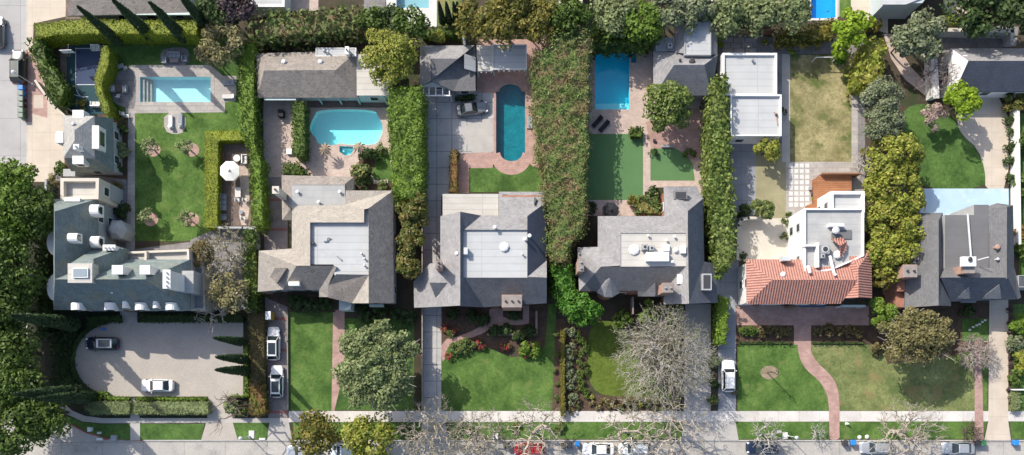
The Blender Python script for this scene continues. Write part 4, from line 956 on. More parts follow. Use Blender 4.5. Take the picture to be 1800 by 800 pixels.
roof(h4, 'grey', V_(a=(1152, 497, 6.2), b=(1152, 521, 4.9), c=(1168, 521, 4.4)), ['a b c'], 0.5, 'gable_roof')  # shaded half of the gable, darkened by material
chimney(h4, 1165, 498, 1183, 514, 3.5, 8.6, 'copper', 'greymetal', 2)
chimney(h4, 1016, 456, 1026, 477, 2.5, 8.4, 'copper', 'greymetal', 2)
skylight(h4, 1191, 482, 1206, 499, 6.7, .3)
boxat(h4, 'roof_unit', 1136, 443, 1176, 459, 7.2, 8.1, 'white'); boxat(h4, 'roof_unit', 1166, 430, 1177, 441, 7.2, 7.8, 'white'); boxat(h4, 'roof_unit', 1197, 432, 1206, 445, 7.2, 7.9, 'white')
acunit(h4, 1134, 434, 7.3, .8); acunit(h4, 1146, 436, 7.3, .7)
vent(h4, 1114, 439, 7.3, .4, .2, 'white'); vent(h4, 1187, 440, 7.3, .2, .3, 'white')
for p in ((1139, 415), (1171, 423), (1185, 417), (1181, 461)): vent(h4, *p, 7.3, .11, .35, 'white')
lw = boxat(h4, 'light_well', 1185, 334, 1208, 350, 4.0, 6.4, 'greywarm'); boxat(h4, 'well_shade', 1187.5, 337.5, 1206, 349, 6.4, 6.43, 'darkmetal')  # dark panel on a solid box stands for the shaded hole
lw = boxat(h4, 'light_well', 1234, 481, 1251, 510, 3.0, 6.3, 'stuccogrey'); boxat(h4, 'well_shade', 1236.5, 483.5, 1249, 507.5, 6.3, 6.33, 'darkmetal')  # solid box too, depth shade painted on its top
boxat(h4, 'service_box', 1258, 492, 1264, 530, 0.1, 2.4, 'greymetal')
boxat(h4, 'porch_wall', 1112, 522, 1114, 552, 0.0, 2.4, 'greywood')

gar4 = thing('garage', 'grey hipped garage with pale flat rear wing, half hidden by round green tree', 'garage', base(1205, 110))
roof(gar4, 'greywarm', V_(a=(1148, 90, 3.1), b=(1262, 96, 3.1), r1=(1185, 114, 4.9), r2=(1238, 114, 4.9), d=(1149, 168, 3.1)), ['a b r2 r1', 'a r1 d'], 0.22)
roof(gar4, 'charcoalshade', V_(b=(1262, 96, 3.1), c=(1251, 168, 3.1), r1=(1185, 114, 4.9), r2=(1238, 114, 4.9), d=(1149, 168, 3.1)), ['b c r2', 'c d r1 r2'], 0.22, 'roof_slope')  # slopes turned from the sun get the darker copy
wall(gar4, wpoly([(1148, 92), (1260, 97), (1250, 166), (1149, 166)], 3.0), 3.0, 'stuccogrey', 0.4)
flatblock(gar4, [(1203, 38), (1250, 38), (1250, 97), (1203, 97)], 4.3, 'stuccogrey', 'flatwhite', 0.15, .15, 0)
roof(gar4, 'greywarm', V_(a=(1204, 40, 4.15), b=(1186, 46, 3.1), c=(1186, 92, 3.1), d=(1204, 94, 4.15)), ['a b c d'], .2, 'roof_slope')
roof(gar4, 'greywarm', V_(a=(1249, 40, 4.15), b=(1261, 44, 3.1), c=(1261, 96, 3.1), d=(1249, 95, 4.15)), ['a b c d'], .2, 'roof_slope')
flatblock(gar4, [(1153, 66), (1185, 66), (1185, 90), (1153, 90)], 3.0, 'stuccogrey', 'flatgrey', .15, .15, 0)
vent(gar4, 1195, 107, 4.4, .12, .25, 'darkmetal'); vent(gar4, 1216, 108, 4.5, .25, .15, 'darkmetal')
acunit(gar4, 1178, 80, 3.0, .7)

# ---- 5: white block house with terracotta roof
h5 = thing('terracotta_house', 'white stucco house with red terracotta barrel tile roof and white parapet blocks behind', 'house', base(1430, 470))
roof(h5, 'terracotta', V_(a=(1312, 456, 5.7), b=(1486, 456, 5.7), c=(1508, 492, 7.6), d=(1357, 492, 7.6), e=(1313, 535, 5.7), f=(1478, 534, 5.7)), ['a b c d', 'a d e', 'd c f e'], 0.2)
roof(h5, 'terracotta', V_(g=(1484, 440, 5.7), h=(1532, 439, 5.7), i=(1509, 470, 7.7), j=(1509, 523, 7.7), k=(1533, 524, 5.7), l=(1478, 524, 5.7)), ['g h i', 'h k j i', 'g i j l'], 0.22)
wall(h5, wpoly([(1312, 456), (1484, 456), (1484, 440), (1532, 440), (1533, 522), (1478, 522), (1478, 534), (1313, 535)], 5.6), 5.6, 'stucco', 0.35)
flatblock(h5, [(1414, 366), (1519, 366), (1519, 450), (1462, 475), (1414, 482)], 6.8, 'stucco', 'flatgrey', 0.4, .22, 1)
flatblock(h5, [(1460, 336), (1520, 336), (1520, 383), (1460, 383)], 6.0, 'stucco', 'flatwhite', 0.5, .42, 1)
roof(h5, 'terracotta', V_(a=(1462, 420, 7.0), b=(1480, 417, 7.0), c=(1489, 425, 7.0), d=(1477, 432, 8.0), e=(1478, 452, 7.2), f=(1488, 440, 7.0)), ['a b c d', 'c f e d'], .25, 'small_roof')
boxat(h5, 'roof_well', 1462, 404, 1497, 420, 6.5, 6.56, 'flatdark'); 
boxat(h5, 'parapet', 1458, 393, 1484, 398, 6.3, 7.3, 'stucco'); boxat(h5, 'parapet', 1436, 426, 1440, 470, 6.0, 7.3, 'stucco'); boxat(h5, 'parapet', 1414, 430, 1438, 433, 6.0, 7.2, 'stucco')
acunit(h5, 1451, 438, 6.6, 1.2); acunit(h5, 1447, 450, 6.6, .6)
vent(h5, 1465, 407, 6.6, .28, .9, 'galv'); vent(h5, 1471, 448, 6.5, .3, .3, 'white'); vent(h5, 1375, 483, 7.0, .2, .35, 'white')
duct(h5, [(1420, 468, 7.2), (1424, 480, 7.6)], .22); duct(h5, [(1459, 450, 7.2), (1466, 480, 7.6), (1469, 484, 7.6)], .2)
d5 = boxat(h5, 'roof_unit', 1376, 450, 1390, 458, 5.5, 7.2, 'galv')
boxat(h5, 'glazing_panel', 1405, 536.5, 1450, 540, 2.6, 2.8, 'darkblue')  # flat panel painted with a blue window reflection
boxat(h5, 'porch_beam', 1480, 536, 1522, 540, 2.6, 2.9, 'palegreen')
for px in (1482, 1520):
    x, y = W(px, 538, 2.6)[:2]; MB().box(x - .1, y - .1, .12, x + .1, y + .1, 2.59).build('post', M['trim'], h5)
door(h5, *W(1409, 535, 5.6)[:2], 0)

wb = thing('flat_white_studio', 'flat roofed white studio of two stepped blocks beside the narrow clipped hedge', 'outbuilding', base(1320, 165))
flatblock(wb, [(1270, 93), (1366, 93), (1366, 168), (1270, 168)], 3.4, 'stucco', 'flatwhite', 0.35, .3, 1)
flatblock(wb, [(1284, 166), (1374, 166), (1374, 239), (1284, 239)], 3.9, 'stucco', 'flatwhite', 0.4, .2, 1)
MB().box(*W(1286, 239.5, 3.6)[:2], 3.3, W(1374, 239, 3.6)[0], W(1286, 237.5, 3.6)[1] - .02, 3.62).build('coping', M['copper'], wb)
vent(wb, 1322, 107, 3.1, .12, .35, 'greymetal'); duct(wb, [(1361, 197, 3.6), (1365, 205, 3.6), (1367, 220, 3.6)], .08, 'copper', 'pipe'); vent(wb, 1364, 203, 3.5, .12, .2, 'darkmetal')

deck = thing('timber_deck', 'orange timber deck wrapped round the back corner of the white stucco house', 'deck', base(1465, 330))
P = [W(x, y, 1.2)[:2] for x, y in ((1432, 314), (1442, 308), (1497, 308), (1497, 340), (1450, 342), (1450, 366), (1420, 366), (1420, 360), (1432, 358))]
MB().prism(ccw(P), .12, 1.2).build('platform', M['wood'], deck)
MB().box(*W(1446, 306, 2.1)[:2], .12, W(1514, 305, 2.1)[0], W(1446, 303.5, 2.1)[1], 2.1).build('rail', M['fencewood'], deck)
tag(boxat(None, 'planter', 1450, 343, 1459, 364, 1.2, 1.75, 'cream'), 'narrow cream planter box on the orange deck by the white wall', 'planter')

# ---- 6: dark grey house on the right
h6 = thing('dark_grey_house', 'dark grey shingle house with tall white capped chimney and long pipe on its flat roof', 'house', base(1690, 450))
roof(h6, 'grey', V_(a=(1600, 375, 4.6), r1=(1650, 388, 8), b=(1657, 374, 4.6), e=(1672, 538, 4.6), r2=(1650, 537, 8), c=(1590, 541, 4.6)), ['a b r1', 'a r1 r2 c', 'b e r2 r1'], 0.25)
wall(h6, ccw([(W(1596, 375, 4.6)[0], W(1, 375, 4.6)[1]), (W(1672, 375, 4.6)[0], W(1, 375, 4.6)[1]), (W(1672, 538, 4.6)[0], W(1, 536, 4.6)[1]), (W(1592, 540, 4.6)[0], W(1, 538, 4.6)[1])]), 4.6, 'brickwall', 0.3)
flatblock(h6, [(1661, 378), (1712, 378), (1712, 360), (1738, 360), (1738, 472), (1661, 472)], 6.3, 'stuccogrey', 'flatdark', 0.0, .2, 0)
roof(h6, 'grey', V_(a=(1728, 366, 5.9), b=(1752, 357, 6.6), r1=(1770, 364, 7.6), b2=(1781, 361, 5.2), r2=(1770, 490, 7.6), c=(1735, 489, 5.9), e=(1783, 500, 5.2)), ['a b r1', 'b b2 r1', 'a r1 r2 c', 'b2 e r2 r1'], .25)
roof(h6, 'grey', V_(a=(1661, 471, 6.3), b=(1740, 471, 6.3), c=(1772, 488, 7.6), d=(1654, 488, 7.6)), ['a b c d'], .25, 'roof_slope')
roof(h6, 'charcoalshade', V_(c=(1772, 488, 7.6), d=(1654, 488, 7.6), e=(1672, 530, 4.7), f=(1789, 526, 4.7)), ['c d e f'], .25, 'roof_slope')  # shaded slope of the grey roof, darker copy
roof(h6, 'grey', V_(a=(1770, 488, 7.6), b=(1789, 526, 4.7), c=(1795, 523, 4.2), d=(1783, 470, 5.2)), ['a b c d'], .25, 'roof_slope')
wall(h6, wpoly([(1672, 376), (1783, 362), (1789, 524), (1672, 528)], 4.7), 4.6, 'stuccogrey', .35)
roof(h6, 'greywarm', V_(a=(1703, 504, 6.6), b=(1681, 525, 5.0), c=(1706, 525, 5.2)), ['a b c'], .5, 'gable_roof'); roof(h6, 'charcoalshade', V_(a=(1703, 504, 6.6), c=(1706, 525, 5.2), d=(1714, 525, 4.9)), ['a c d'], .5, 'gable_roof')
roof(h6, 'greywarm', V_(a=(1757, 500, 6.9), b=(1725, 525, 5.0), c=(1760, 525, 5.2)), ['a b c'], .5, 'gable_roof'); roof(h6, 'charcoalshade', V_(a=(1757, 500, 6.9), c=(1760, 525, 5.2), d=(1768, 525, 4.9)), ['a c d'], .5, 'gable_roof')
ch = chimney(h6, 1694, 466, 1713, 480, 5.5, 9.0, 'copper', None, 0); boxat(h6, 'chimney_cap', 1691, 451, 1716, 468, 9.0, 9.5, 'white'); vent(h6, 1704.5, 456, 9.55, .18, .15, 'darkmetal')
duct(h6, [(1701, 376, 6.7), (1707, 452, 6.9)], .14, 'galv', 'pipe'); duct(h6, [(1719, 457, 7.2), (1738, 452, 9.0)], .07, 'white', 'aerial')
vent(h6, 1751, 435, 6.9, .2, .4, 'copper'); vent(h6, 1752, 456, 6.9, .12, .3)
chimney(h6, 1589, 466, 1612, 487, 1.5, 7.6, 'copper', None, 2)
for (a, b_, c_, d_, z) in ((1577, 492, 1600, 512, 4.4), (1574, 510, 1597, 540, 3.4)): boxat(h6, 'brick_wing', a, b_, c_, d_, 0, z, 'brickwall')
roof(h6, 'grey', V_(a=(1597, 495, 4.6), b=(1612, 505, 5.6), c=(1597, 522, 4.6)), ['a b c'], .3, 'gable_roof')
boxat(h6, 'porch_roof', 1690, 529, 1716, 532, 2.6, 2.9, 'greymetal')
flatblock(h6, [(1790, 484), (1840, 484), (1840, 505), (1790, 505)], 4.0, 'stuccogrey', 'charcoalshade', .1, .1, 0)
door(h6, *W(1730, 523, 3)[:2], 0)

gar6 = thing('garage', 'white walled garage with roof dark on its shaded side at the head of the cream driveway', 'garage', base(1730, 130))
roof(gar6, 'greywarm', V_(a=(1672, 85, 3.6), b=(1900, 85, 3.6), r1=(1702, 107, 5.4), r2=(1870, 107, 5.4)), ['a b r2 r1'], .22)
roof(gar6, 'navy', V_(d=(1678, 161, 3.2), c=(1900, 161, 3.2), r1=(1702, 107, 5.4), r2=(1870, 107, 5.4), b=(1900, 85, 3.6)), ['d c r2 r1', 'b c r2'], .22, 'roof_slope')  # shade of these slopes painted as blue shingle
roof(gar6, 'stucco', V_(a=(1672, 85, 3.6), r1=(1702, 107, 5.4), d=(1678, 161, 3.2)), ['a r1 d'], .3, 'roof_slope')
wall(gar6, wpoly([(1670, 86), (1898, 86), (1898, 160), (1672, 160)], 3.2), 3.2, 'stucco', 0.15)
x0, y0 = W(1700, 163, 0)[:2]
gd = MB().box(x0, y0 - .02, .13, x0 + 5.6, y0 + .2, 2.6).build('garage_door', M['palegreen'], gar6)
duct(gar6, [(1692, 99, 4.6), (1700, 98, 4.7)], .1, 'white'); boxat(gar6, 'vent', 1659, 138, 1664, 144, 1.2, 2.2, 'darkmetal')

# ---- neighbours along the top edge
n1 = thing('brown_roofed_house', 'brown shingle roofed house cut off by the top edge behind four tall cypresses', 'house', base(230, -20))
roof(n1, 'shake', V_(a=(140, -70, 6.5), b=(320, -70, 6.5), c=(336, 22, 4.0), d=(118, 28, 4.0)), ['a b c d'], .3)
wall(n1, wpoly([(140, -70), (320, -70), (336, 20), (120, 26)], 4.0), 4.0, 'stuccoblue', .5)
boxat(n1, 'gutter', 240, 22, 344, 26, 3.7, 4.0, 'palegreen')
n2 = thing('white_pavilion', 'white flat roofed pavilion corner at the top edge above the russet hedge', 'outbuilding', base(470, -15))
flatblock(n2, [(438, -70), (502, -70), (500, 12), (440, 12)], 3.2, 'stucco', 'flatwhite', .25, .3, 0)
n3 = thing('white_gabled_house', 'white house with blue grey wall and roof cut off by the top right edge', 'house', base(1580, -10))
wall(n3, ccw([W(1530, -70, 0)[:2], W(1640, -70, 0)[:2], W(1618, 0, 0)[:2], W(1590, 34, 0)[:2], W(1528, 34, 0)[:2]]), 5.0, 'stuccoblue', 0, win=0)
roof(n3, 'flatwhite', V_(a=(1550, -70, 5.2), b=(1640, -70, 5.2), c=(1628, -6, 5.2), d=(1592, 8, 5.2), e=(1552, 8, 5.2)), ['a b c d e'], .2)
n4 = thing('cream_house', 'cream building corner at the top edge between the golden trees and the green tree', 'house', base(1000, -20))
flatblock(n4, [(985, -70), (1024, -70), (1024, 12), (985, 12)], 4.0, 'stuccocream', 'flatcream', .2, .2, 0)
n5 = thing('cream_house', 'pale house corner glimpsed at the top edge above the white studio', 'house', base(1270, -25))
flatblock(n5, [(1215, -70), (1330, -70), (1330, 2), (1215, 2)], 4.0, 'stuccocream', 'flatgrey', .2, .2, 0)
# ------------------------------------------------------------------ planting
def leafquads(P, N, size, spread=0.8, aspect=0.62, vary=0.35):
    """one diamond leaf spray per point, facing roughly along N"""
    n = len(P)
    if n == 0: return np.zeros((0, 3)), np.zeros((0, 4), int)
    d = N + rng.normal(0, spread, (n, 3)) * 0.6
    d /= np.linalg.norm(d, axis=1, keepdims=True) + 1e-9
    t = np.cross(d, rng.normal(0, 1, (n, 3))); t /= np.linalg.norm(t, axis=1, keepdims=True) + 1e-9
    b = np.cross(d, t)
    s = (size * (1 + rng.uniform(-vary, vary, n)))[:, None]
    q = np.stack([P + t * s, P + b * s * aspect, P - t * s, P - b * s * aspect], 1).reshape(-1, 3)
    return q, np.arange(n * 4).reshape(n, 4)

def leaf_obj(name, P, N, size, mat, parent=None, extra=None, **k):
    q, f = leafquads(P, N, size, **k)
    if extra is not None:
        v2, f2 = extra
        f = np.vstack([f, np.asarray(f2, int) + len(q)]); q = np.vstack([q, v2])
    return obj(name, q, f, M[mat], parent)

def sph(n):
    v = rng.normal(0, 1, (n, 3)); return v / np.linalg.norm(v, axis=1, keepdims=True)

def crown_pts(c, rx, ry, rz, nl, lobe, n, flat=0.0, inner=0.25):
    """points on leaf clumps spread over and through an uneven crown"""
    d = sph(nl); d[:, 2] = np.abs(d[:, 2]) * (1 - flat) + d[:, 2] * flat * 0.3 - 0.25 * (rng.random(nl) < 0.35)
    rad = rng.uniform(0.45, 1.0, nl) ** 0.6
    C = d * rad[:, None] * np.array([rx, ry, rz]) * 0.86
    LR = lobe * rng.uniform(0.65, 1.35, nl)
    k = rng.integers(0, nl, n)
    u = sph(n); u[:, 2] = np.where(u[:, 2] < -0.3, -u[:, 2], u[:, 2])
    r = LR[k] * np.where(rng.random(n) < inner, rng.uniform(0.3, 1, n), rng.uniform(0.82, 1.08, n))
    P = C[k] + u * r[:, None] * np.array([1, 1, 0.8])
    return P + np.array(c), u + np.array([0, 0, 0.35])

def limb(b, p0, p1, r0, r1, bend=0.25, n=3, sides=6):
    p0, p1 = Vector(p0), Vector(p1); L = (p1 - p0).length; prev = p0
    off = Vector((R.uniform(-1, 1), R.uniform(-1, 1), R.uniform(-.3, .6))) * L * bend * .4
    for i in range(1, n + 1):
        t = i / n; p = p0.lerp(p1, t) + off * math.sin(math.pi * t)
        b.tube(prev, p, r0 + (r1 - r0) * (t - 1 / n), r0 + (r1 - r0) * t, sides); prev = p

def tree(label, px, py, r, h, mat, group=None, leaf=0.3, n=2600, nl=26, lobe=None, rz=None, ry=None, name='broadleaf_tree', cat='tree', bark='bark', zc=None, flat=0.0, inner=0.25, spread=.8, twigs=0):
    rz = rz or r * 0.62; zc = zc or h - rz; ry = ry or r
    x, y, _ = W(px, py, zc)
    t = thing(name, label, cat, (x, y, G), group=group)
    b = MB(); tr = max(0.1, r * 0.05); fork = Vector((x + R.uniform(-.2, .2), y + R.uniform(-.2, .2), max(0.5, zc - rz * .75)))
    limb(b, (x, y, G - .05), fork, tr * 1.25, tr, .1)
    for i in range(7):
        a = i * 0.9 + R.random(); rr = r * R.uniform(.45, .85)
        limb(b, fork, (x + rr * math.cos(a), y + rr * ry / r * math.sin(a), zc + rz * R.uniform(-.1, .6)), tr * .6, tr * .15, .4)
    for i in range(twigs):
        a = R.random() * 6.28; rr = r * R.uniform(.5, 1.0); zz = zc + rz * R.uniform(.1, .75) * (1.1 - rr / r * .6)
        limb(b, (x + rr * .4 * math.cos(a), y + rr * .4 * math.sin(a), zz - rz * .3), (x + rr * math.cos(a + R.uniform(-.3, .3)), y + rr * ry / r * math.sin(a), zz + .2), .06, .02, .4, 2, 4)
    b.build('trunk', M[bark], t)
    P, N = crown_pts((x, y, zc), r, ry, rz, nl, lobe or r * 0.33, n, flat, inner)
    P[:, 2] = np.maximum(P[:, 2], G + .15)
    leaf_obj('crown', P, N, leaf, mat, t, spread=spread)
    return t

def noise2(x, y, s, seed):
    a = np.zeros_like(x)
    q = np.random.default_rng(seed)
    for _ in range(7):
        kx, ky = q.normal(0, 1, 2) / s; ph = q.uniform(0, 6.28)
        a += np.sin(x * kx * 2.2 + y * ky * 2.2 + ph)
    return a / 2.6

def sample_poly(poly, n):
    A = np.array(poly); lo, hi = A.min(0), A.max(0); out = np.zeros((0, 2))
    while len(out) < n:
        p = rng.uniform(lo, hi, (n * 3, 2)); out = np.vstack([out, p[inpoly(p, poly)]])
    return out[:n]

def hedge(label, pts, h, mat, leaf=0.2, dens=9.0, amp=0.15, lump=0.7, group=None, name='hedge', cat='hedge', rnd=0.0, jag=0.0, sides=1.0, spread=.8, core='L_deep', z0=G, it=0):
    """clipped or loose hedge: leafy skin over a dark twiggy core. pts = outline of its top as photographed"""
    poly = ccw([W(x, y, h)[:2] for x, y in pts])
    if it: poly = smooth_poly(poly, it)
    A = sum(poly[i][0] * poly[(i + 1) % len(poly)][1] - poly[(i + 1) % len(poly)][0] * poly[i][1] for i in range(len(poly))) / 2
    seed = R.randrange(10 ** 6)
    nt = int(A * dens); p = sample_poly(poly, max(nt, 20))
    # distance to the outline rounds the shoulders
    E = np.array(poly); F_ = np.roll(E, -1, 0); dist = np.full(len(p), 1e9)
    for a, b in zip(E, F_):
        d = b - a; L2 = (d @ d) + 1e-9; t = np.clip(((p - a) @ d) / L2, 0, 1); dist = np.minimum(dist, np.linalg.norm(p - (a + t[:, None] * d), axis=1))
    z = h + amp * noise2(p[:, 0], p[:, 1], lump, seed) + rng.normal(0, amp * .35, len(p))
    if rnd: z -= rnd * np.clip(1 - dist / (rnd * 1.3), 0, 1) ** 2
    e = 0.25; gx = -(noise2(p[:, 0] + e, p[:, 1], lump, seed) - noise2(p[:, 0] - e, p[:, 1], lump, seed)) * amp / (2 * e)
    gy = -(noise2(p[:, 0], p[:, 1] + e, lump, seed) - noise2(p[:, 0], p[:, 1] - e, lump, seed)) * amp / (2 * e)
    P = [np.column_stack([p, z])]; N = [np.column_stack([gx, gy, np.ones(len(p))])]
    for a, b in zip(E, F_):
        d = b - a; L = np.linalg.norm(d)
        if L < 0.05: continue
        nn = np.array([d[1], -d[0]]) / L; m = max(3, int(L * (h - z0) * dens * .7 * sides))
        t = rng.random(m); zz = z0 + .1 + (h - z0) * rng.random(m) ** .8
        q = a + t[:, None] * d + nn * (rng.normal(0, .07 + jag, m) + amp * .7 * noise2(t * L + a[0], zz, lump, seed + 3))[:, None]
        if rnd: q -= nn * (rnd * .6 * np.clip(1 - (h - zz) / rnd, 0, 1) ** 2)[:, None]
        P.append(np.column_stack([q, zz])); N.append(np.column_stack([np.tile(nn, (m, 1)), np.full(m, .35)]))
    P = np.vstack(P); N = np.vstack(N)
    ci = inset(poly, max(.12, amp * .8)); v, f = [], []
    n = len(ci); zt = h - amp * 1.3 - .12 - rnd * .35
    for i in range(n):
        j = (i + 1) % n; k = len(v)
        v += [(*ci[i], z0 - .05), (*ci[j], z0 - .05), (*ci[j], zt), (*ci[i], zt)]; f.append((k, k + 1, k + 2, k + 3))
    loops = [[Vector((x, y, 0)) for x, y in ci]]
    for t in geometry.tessellate_polygon(loops):
        k = len(v); v += [(*ci[i], zt) for i in t] + [(*ci[t[2]], zt)]; f.append((k, k + 1, k + 2, k + 3))
    o = leaf_obj(name, P, N, leaf, mat, None, extra=(np.array(v), f), spread=spread)
    return tag(o, label, cat, group)

def shrub_mesh(name, r, h, mat, n, leaf, z=0.0):
    P, N = crown_pts((0, 0, 0), r, r, h * .6, 9, r * .42, n)
    P[:, 2] = np.maximum(P[:, 2] + h * .4, .03)
    q, f = leafquads(P, N, leaf)
    return q, f
SHR = {}
def shrub(label, px, py, r, h, mat, group=None, cat='shrub', name='shrub', leaf=None, n=None, hz=None):
    """a bush of its own; bushes of one kind and size share a mesh"""
    x, y, _ = W(px, py, h * .6)
    key = (mat, round(r, 1), round(h, 1), name)
    if key in SHR:
        s = SHR[key]; o = s.copy(); COL.objects.link(o); o.location = (x, y, G); o.rotation_euler = (0, 0, R.uniform(0, 6.28))
        k = R.uniform(.9, 1.12); o.scale = (k, k, k * R.uniform(.9, 1.1))
        for q in ('group',):
            if q in o: del o[q]
        return tag(o, label, cat, group)
    q, f = shrub_mesh(name, r, h, mat, n or int(60 + 200 * r * r), leaf or max(.12, min(.24, r * .2)))
    o = obj(name, q, f, M[mat], keep=True); o.location = (x, y, G)
    SHR[key] = o
    return tag(o, label, cat, group)

def tubes3(segs):
    """many tapering twigs at once: rows of x0 y0 z0 x1 y1 z1 r0 r1"""
    S_ = np.array(segs); p0, p1, r0, r1 = S_[:, :3], S_[:, 3:6], S_[:, 6:7], S_[:, 7:8]
    d = p1 - p0; d /= np.linalg.norm(d, axis=1, keepdims=True) + 1e-9
    ref = np.where(np.abs(d[:, 2:3]) > .9, np.array([[1., 0, 0]]), np.array([[0, 0, 1.]]))
    a = np.cross(d, ref); a /= np.linalg.norm(a, axis=1, keepdims=True) + 1e-9; b = np.cross(d, a)
    vs = []
    for p, r in ((p0, r0), (p1, r1)):
        for i in range(3):
            t = 2 * math.pi * i / 3; vs.append(p + a * r * math.cos(t) + b * r * math.sin(t))
    V = np.stack(vs, 1).reshape(-1, 3); n = len(S_); o = np.arange(n)[:, None] * 6
    F = np.vstack([o + np.array([[i, (i + 1) % 3, 3 + (i + 1) % 3, 3 + i]]) for i in range(3)])
    return V, F

def bare_tree(label, bx, by, h, spread, mat, seed, first=0.3, n=500, tw=0.02, group=None, leaf=None, nleaf=0, r0=None, lean=(0, 0), name='bare_tree', shell=0.45, twigs=3, tl=0.7, pw=0.46, zlow=0.0, lsize=.1, off=(0, 0)):
    """leafless tree standing at ground point bx, by: every twig joins the nearest limb below it, limbs thicken with what they carry"""
    q = np.random.default_rng(seed); x, y, _ = W(bx, by, 0)
    t = thing(name, label, 'tree', (x, y, G), group=group)
    zf = h * first; fork = np.array([x + lean[0] * zf, y + lean[1] * zf, zf])
    cz = zf + (h - zf) * (.42 + zlow); rz = (h - zf) * .58
    u = q.normal(0, 1, (n, 3)); u /= np.linalg.norm(u, axis=1, keepdims=True); u[:, 2] = np.where(u[:, 2] < -.55, -u[:, 2], u[:, 2])
    wob = 1 + .14 * noise2(u[:, 0] * 3, u[:, 1] * 3, 1.0, seed)
    P = u * (q.uniform(shell ** 3, 1, n) ** (1 / 3))[:, None] * wob[:, None] * np.array([spread, spread, rz]) + np.array([x + lean[0] * h + off[0], y + lean[1] * h + off[1], cz])
    P[:, 2] = np.maximum(P[:, 2], .5)
    P = P[np.argsort(np.linalg.norm(P - fork, axis=1))]
    N_ = np.zeros((n * 3 + 2, 3)); par = np.full(n * 3 + 2, -1); dep = np.zeros(n * 3 + 2)
    N_[0] = (x, y, G - .05); N_[1] = fork; par[1] = 0; m = 2
    for p in P:
        dd = np.linalg.norm(N_[1:m] - p, axis=1) + .16 * dep[1:m]; j = int(np.argmin(dd)) + 1
        L = np.linalg.norm(p - N_[j])
        if L > 1.1 and m < len(N_) - 2:
            mid = (N_[j] + p) / 2 + q.normal(0, .1 * L, 3); mid[2] += .06 * L; N_[m] = mid; par[m] = j; dep[m] = dep[j] + L / 2; j = m; m += 1
        if m >= len(N_) - 1: break
        N_[m] = p; par[m] = j; dep[m] = dep[j] + np.linalg.norm(p - N_[j]); m += 1
    cnt = np.ones(m)
    for k in range(m - 1, 0, -1): cnt[par[k]] += cnt[k]
    rad = np.minimum(tw * cnt ** pw, (r0 or h * .03)); thick, thin = [], []
    for k in range(1, m):
        s = (*N_[par[k]], *N_[k], min(rad[par[k]], rad[k] * 1.25), rad[k])
        (thick if cnt[k] > n * .035 else thin).append(s)
    leafs = [k for k in range(2, m) if cnt[k] <= 2]
    c0 = np.array([x + lean[0] * h, y + lean[1] * h, zf])
    for k in leafs:
        o = N_[k] - c0; o /= np.linalg.norm(o) + 1e-6
        for _ in range(twigs):
            d = o + q.normal(0, .55, 3); d /= np.linalg.norm(d); e = N_[k] + d * tl * q.uniform(.4, 1.2); e[2] = max(e[2], .3)
            thin.append((*N_[k], *e, tw * .85, tw * .5))
    V, F = tubes3(thick); obj('trunk', V, F, M[mat], t)
    V, F = tubes3(thin); obj('crown', V, F, M[mat], t)
    if nleaf:
        T = np.array(thin)[q.integers(0, len(thin), nleaf)]; uu = q.random((nleaf, 1)); Q = T[:, :3] * (1 - uu) + T[:, 3:6] * uu + q.normal(0, .08, (nleaf, 3))
        leaf_obj('leaves', Q, sph(nleaf) + np.array([0, 0, .5]), lsize, leaf, t, spread=1.0)
    return t

def cypress(label, bx, by, h, r, group, first=[None]):
    x, y, _ = W(bx, by, 0)
    if first[0]:
        f = first[0]; return dup(f, (x, y, G), R.uniform(0, 6.28), label, (r / .85, r / .85, h / 12.0))
    t = thing('cypress', label, 'tree', (x, y, G), group=group)
    MB().tube((x, y, G - .05), (x, y, 9), .16, .04, 7).build('trunk', M['bark'], t)
    n = 2600; zz = rng.random(n) ** .85; a = rng.uniform(0, 6.28, n)
    rad = .85 * np.clip(np.minimum(zz / .1, 1), .3, 1) * np.clip((1 - zz), 0, 1) ** .55 * rng.uniform(.7, 1.05, n)
    P = np.column_stack([x + rad * np.cos(a), y + rad * np.sin(a), G + .25 + zz * 11.7])
    N = np.column_stack([np.cos(a), np.sin(a), np.full(n, .5)])
    leaf_obj('crown', P, N, .2, 'L_cyp', t, aspect=.45)
    first[0] = t
    return t

# --- cypresses
for i, (tx, ty, bx, by) in enumerate(((137, 8, 216, 80), (205, 0, 272, 70), (252, 4, 330, 74), (318, 0, 372, 56))):
    cypress(['first cypress from the left of the four spires crossing the brown roof', 'second cypress from the left of the four spires by the brown roof',
             'third cypress from the left of the four spires, over the pale blue gutter', 'rightmost of the four cypress spires beside the brown roof'][i], bx, by, 12.2, .95, 'cypresses behind the formal pool')
for i, (bx, by) in enumerate(((432, 602), (435, 632), (437, 652))):
    cypress(['uppermost of the three cypresses along the right end of the motor court', 'middle one of the three cypresses along the right end of the motor court',
             'lowest of the three cypresses along the right end of the motor court'][i], bx, by, (12.4, 12.2, 12.8)[i], (.7, .78, .78)[i], 'cypresses beside the motor court')
for i, (bx, by) in enumerate(((142, 571), (152, 689), (165, 697))):
    cypress(['dark cypress leaning over the bed below the slate house corner', 'upper one of two dark cypresses crossing at the left end of the motor court',
             'lower one of two dark cypresses crossing at the left end of the motor court'][i], bx, by, (16, 16.5, 14)[i], (1.15, 1.15, 1.05)[i], 'cypresses left of the motor court')
for i, bx in enumerate((779, 791, 803, 809)):
    cypress(['small dark cypress on the lawn at the top edge, %s of four' % w for w in ('first from the left', 'second from the left', 'third from the left', 'rightmost')][i], bx, 44, 7.0, .55, 'small cypresses at the top edge')

